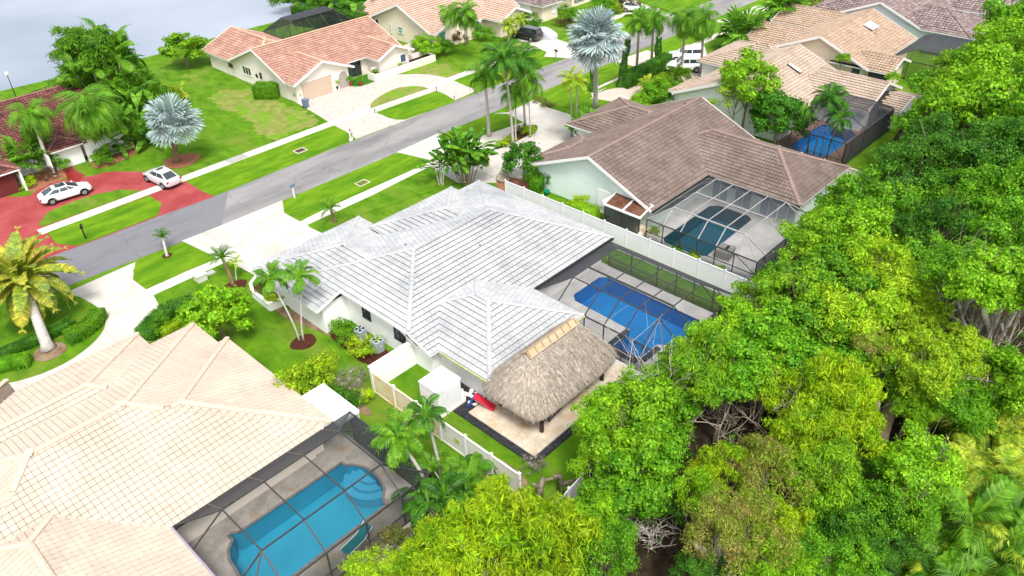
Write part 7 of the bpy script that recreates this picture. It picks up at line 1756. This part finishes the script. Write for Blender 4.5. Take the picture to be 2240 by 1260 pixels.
# pool lounger, teal
c = at(765,1205); lg = thing('sun_lounger','teal sling lounger beside the turquoise pool','lounger',(13.5,25.35,0.06),math.radians(8))
q = MB(); q.add([(-.95,-.3,.34),(.25,-.3,.34),(.25,.3,.34),(-.95,.3,.34)],[(0,1,2,3)]); q.build('seat', FAB_TEAL, lg)
q = MB(); q.add([(.25,-.3,.34),(.95,-.3,.72),(.95,.3,.72),(.25,.3,.34)],[(0,1,2,3)]); q.build('backrest', FAB_TEAL, lg)
for s in (-1,1):
    q = MB(); q.bar((-1.0,s*.33,.34),(.3,s*.33,.34),.045); q.bar((.25,s*.33,.34),(1.0,s*.33,.74),.045); q.build('side_rail', WHITE, lg)
    for x in (-.75,.35): q = MB(); q.bar((x,s*.33,.34),(x+(.15 if x>0 else -.1),s*.33,0.0),.045); q.build('leg', WHITE, lg)
# grill by the teal pool
gr = thing('gas_grill','covered grey hot tub-like grill box beside the teal pool','grill',tuple(gxy(1585,560))+(0.06,),0.15)
q = MB(); q.box((0,0,.35),(1.5,1.3,.7)); q.build('body', mat('grey_rock_box',(0.22,0.22,0.21),(0.32,0.31,0.30),3,.8), gr); q = MB(); q.box((0,0,.73),(1.3,.35,.04)); q.box((0,.35,.73),(1.3,.08,.04)); q.build('lid', MATS['grey_rock_box'], gr); q = MB(); q.box((0,-.1,.755),(.9,.25,.03)); q.build('opening', BLACK, gr)
# bins and pots
def bin_(px, py, label, m_, rz=0):
    t = thing('wheeled_bin', label, 'bin', tuple(gxy(px,py))+(0.03,), rz)
    q = MB(); q.v = [(-.24,-.28,.05),(.24,-.28,.05),(.24,.28,.05),(-.24,.28,.05),(-.3,-.35,.98),(.3,-.35,.98),(.3,.35,.98),(-.3,.35,.98)]; q.f = [(0,3,2,1),(0,1,5,4),(1,2,6,5),(2,3,7,6),(3,0,4,7),(4,5,6,7)]; q.mi=[0]*6; q.build('body', m_, t)
    q = MB(); q.box((0,0,1.02),(.66,.76,.06)); q.build('lid', m_, t)
    for s in (-1,1): q = MB(); q.tube([(-.28,s*.22,.1),(-.28,s*.28,.1)],[.1,.1],10); q.build('wheel', BLACK, t)
    return t
bin_(670,235,'blue-grey wheeled bin at the garage corner of the pink-roofed house', mat('bin_blue',(0.13,0.19,0.27),rough=.5), .3)
def pot(px, py, label, pm, lk, r=.28, z=.03):
    t = thing('potted_plant', label, 'potted plant', tuple(gxy(px,py))+(z,))
    q = MB(); q.lathe([(r*.6,0),(r,.4),(r*1.05,.45),(r*.9,.45)],(0,0,0),12); q.build('pot', pm, t)
    me,_ = crown(lk,0); o = link('foliage', me, t, (0,0,.8)); o.scale=(.42,.42,.5)
TERRA = mat('terracotta',(0.25,0.05,0.03),rough=.8)
pot(655,222,'black potted plant at the garage corner',BLACK,'shrub'); pot(737,196,'black potted croton beside the arched entry',BLACK,'shruby')
pot(768,188,'leftmost potted shrub on the artificial lawn',TERRA,'shrub'); pot(790,187,'middle terracotta potted shrub on the artificial lawn',TERRA,'shrub'); pot(822,173,'right terracotta potted shrub on the artificial lawn',TERRA,'shrub')
# white arched garden ornament with plant beside the paved drive
og = thing('garden_ornament','white arched stone ornament with a plant at the corner of the paved drive','ornament',tuple(gxy(768,306))+(0,),0.8)
q = MB()
for k in range(12):
    a0, a1 = 2*PI*k/12, 2*PI*(k+1)/12; q.bar((.32*math.cos(a0),0,.62+.42*math.sin(a0)),(.32*math.cos(a1),0,.62+.42*math.sin(a1)),.13,.12)
q.build('ring', WHITE, og); q = MB(); q.bx(-.3,.3,-.18,.18,0,.2); q.build('base', WHITE, og); q = MB(); q.box((0,0,1.15),(.4,.12,.14),.3); q.build('top', TERRA, og)
me,_ = crown('shruby',0); o = link('foliage', me, og, (0.05,0,.5)); o.scale = (.28,.2,.32)
# lamp post by the lake
lp = thing('lamp_post','white globe lamp by the lake at the left','lamp post',tuple(gxy(36,215))+(0,))
q = MB(); q.tube([(0,0,0),(0,0,3.0)],[.06,.04],8); q.build('pole', BLACK, lp); q = MB(); q.lathe([(.05,0),(.2,.1),(.24,.26),(.18,.42),(.02,.5)],(0,0,3.0),12); q.build('globe', WHITE, lp)
# thin dark lakeside fence behind the maroon house
fc = thing('wire_fence','thin dark wire fence behind the maroon roof','fence')
A0, A1 = Vector((*gxy(-20,262),0)), Vector((*gxy(182,182),0))
for k in range(11):
    p = A0.lerp(A1, k/10); q = MB(); q.bar((p.x,p.y,0),(p.x,p.y,1.35),.05); q.build('post', FASCIA_DK, fc)
q = MB(); q.bar((A0.x,A0.y,1.33),(A1.x,A1.y,1.33),.04); q.build('rail', FASCIA_DK, fc)
q = MB(); q.add([(A0.x,A0.y,0.05),(A1.x,A1.y,0.05),(A1.x,A1.y,1.32),(A0.x,A0.y,1.32)],[(0,1,2,3)]); q.build('screen_panel', SCREEN, fc)
A2 = Vector((*gxy(212,205),0)); q = MB(); q.bar((A1.x,A1.y,.7),(A2.x,A2.y,.7),.08,1.4); q.build('green_panel', mat('dark_green_panel',(0.01,0.06,0.03),rough=.8), fc)
# rocks beside the banana clump, near the drive
for i,(x,y,s,lb) in enumerate([(1100,395,.75,'larger boulder in the red mulch bed'),(1102,383,.55,'smaller boulder behind the larger one')]):
    q = MB(); q.lathe([(s*.8,0),(s,s*.3),(s*.8,s*.7),(s*.3,s*.85)],(0,0,0),9); tag(q.build('boulder', ROCK, loc=tuple(gxy(x,y))+(0,), rot=(.05,.1,i)), lb, 'boulder')
# path lights, small black bollards
for i,(x,y,lb) in enumerate([(820,247,'small black path light at the left corner of the verge island'),(955,198,'small black path light at the top corner of the verge island'),(994,219,'small black path light at the right corner of the verge island')]):
    t = thing('path_light', lb, 'path light', tuple(gxy(x,y))+(0,)); q = MB(); q.tube([(0,0,0),(0,0,.4)],[.04,.03],6); q.build('stem', BLACK, t); q = MB(); q.lathe([(.03,0),(.11,.02),(.02,.12)],(0,0,.4),8); q.build('head', BLACK, t)
# hedge-side hose and green reel near the mint wall
t = thing('hose_reel','green hose reel on the grass by the mint green wall','hose reel',tuple(gxy(1196,425))+(0,)); q = MB(); q.tube([(0,-.15,.3),(0,.15,.3)],[.26,.26],14); q.build('drum', mat('hose_green',(0.0,0.2,0.12),rough=.5), t); q = MB(); q.bx(-.25,.25,-.2,.2,0,.1); q.build('base', BLACK, t)
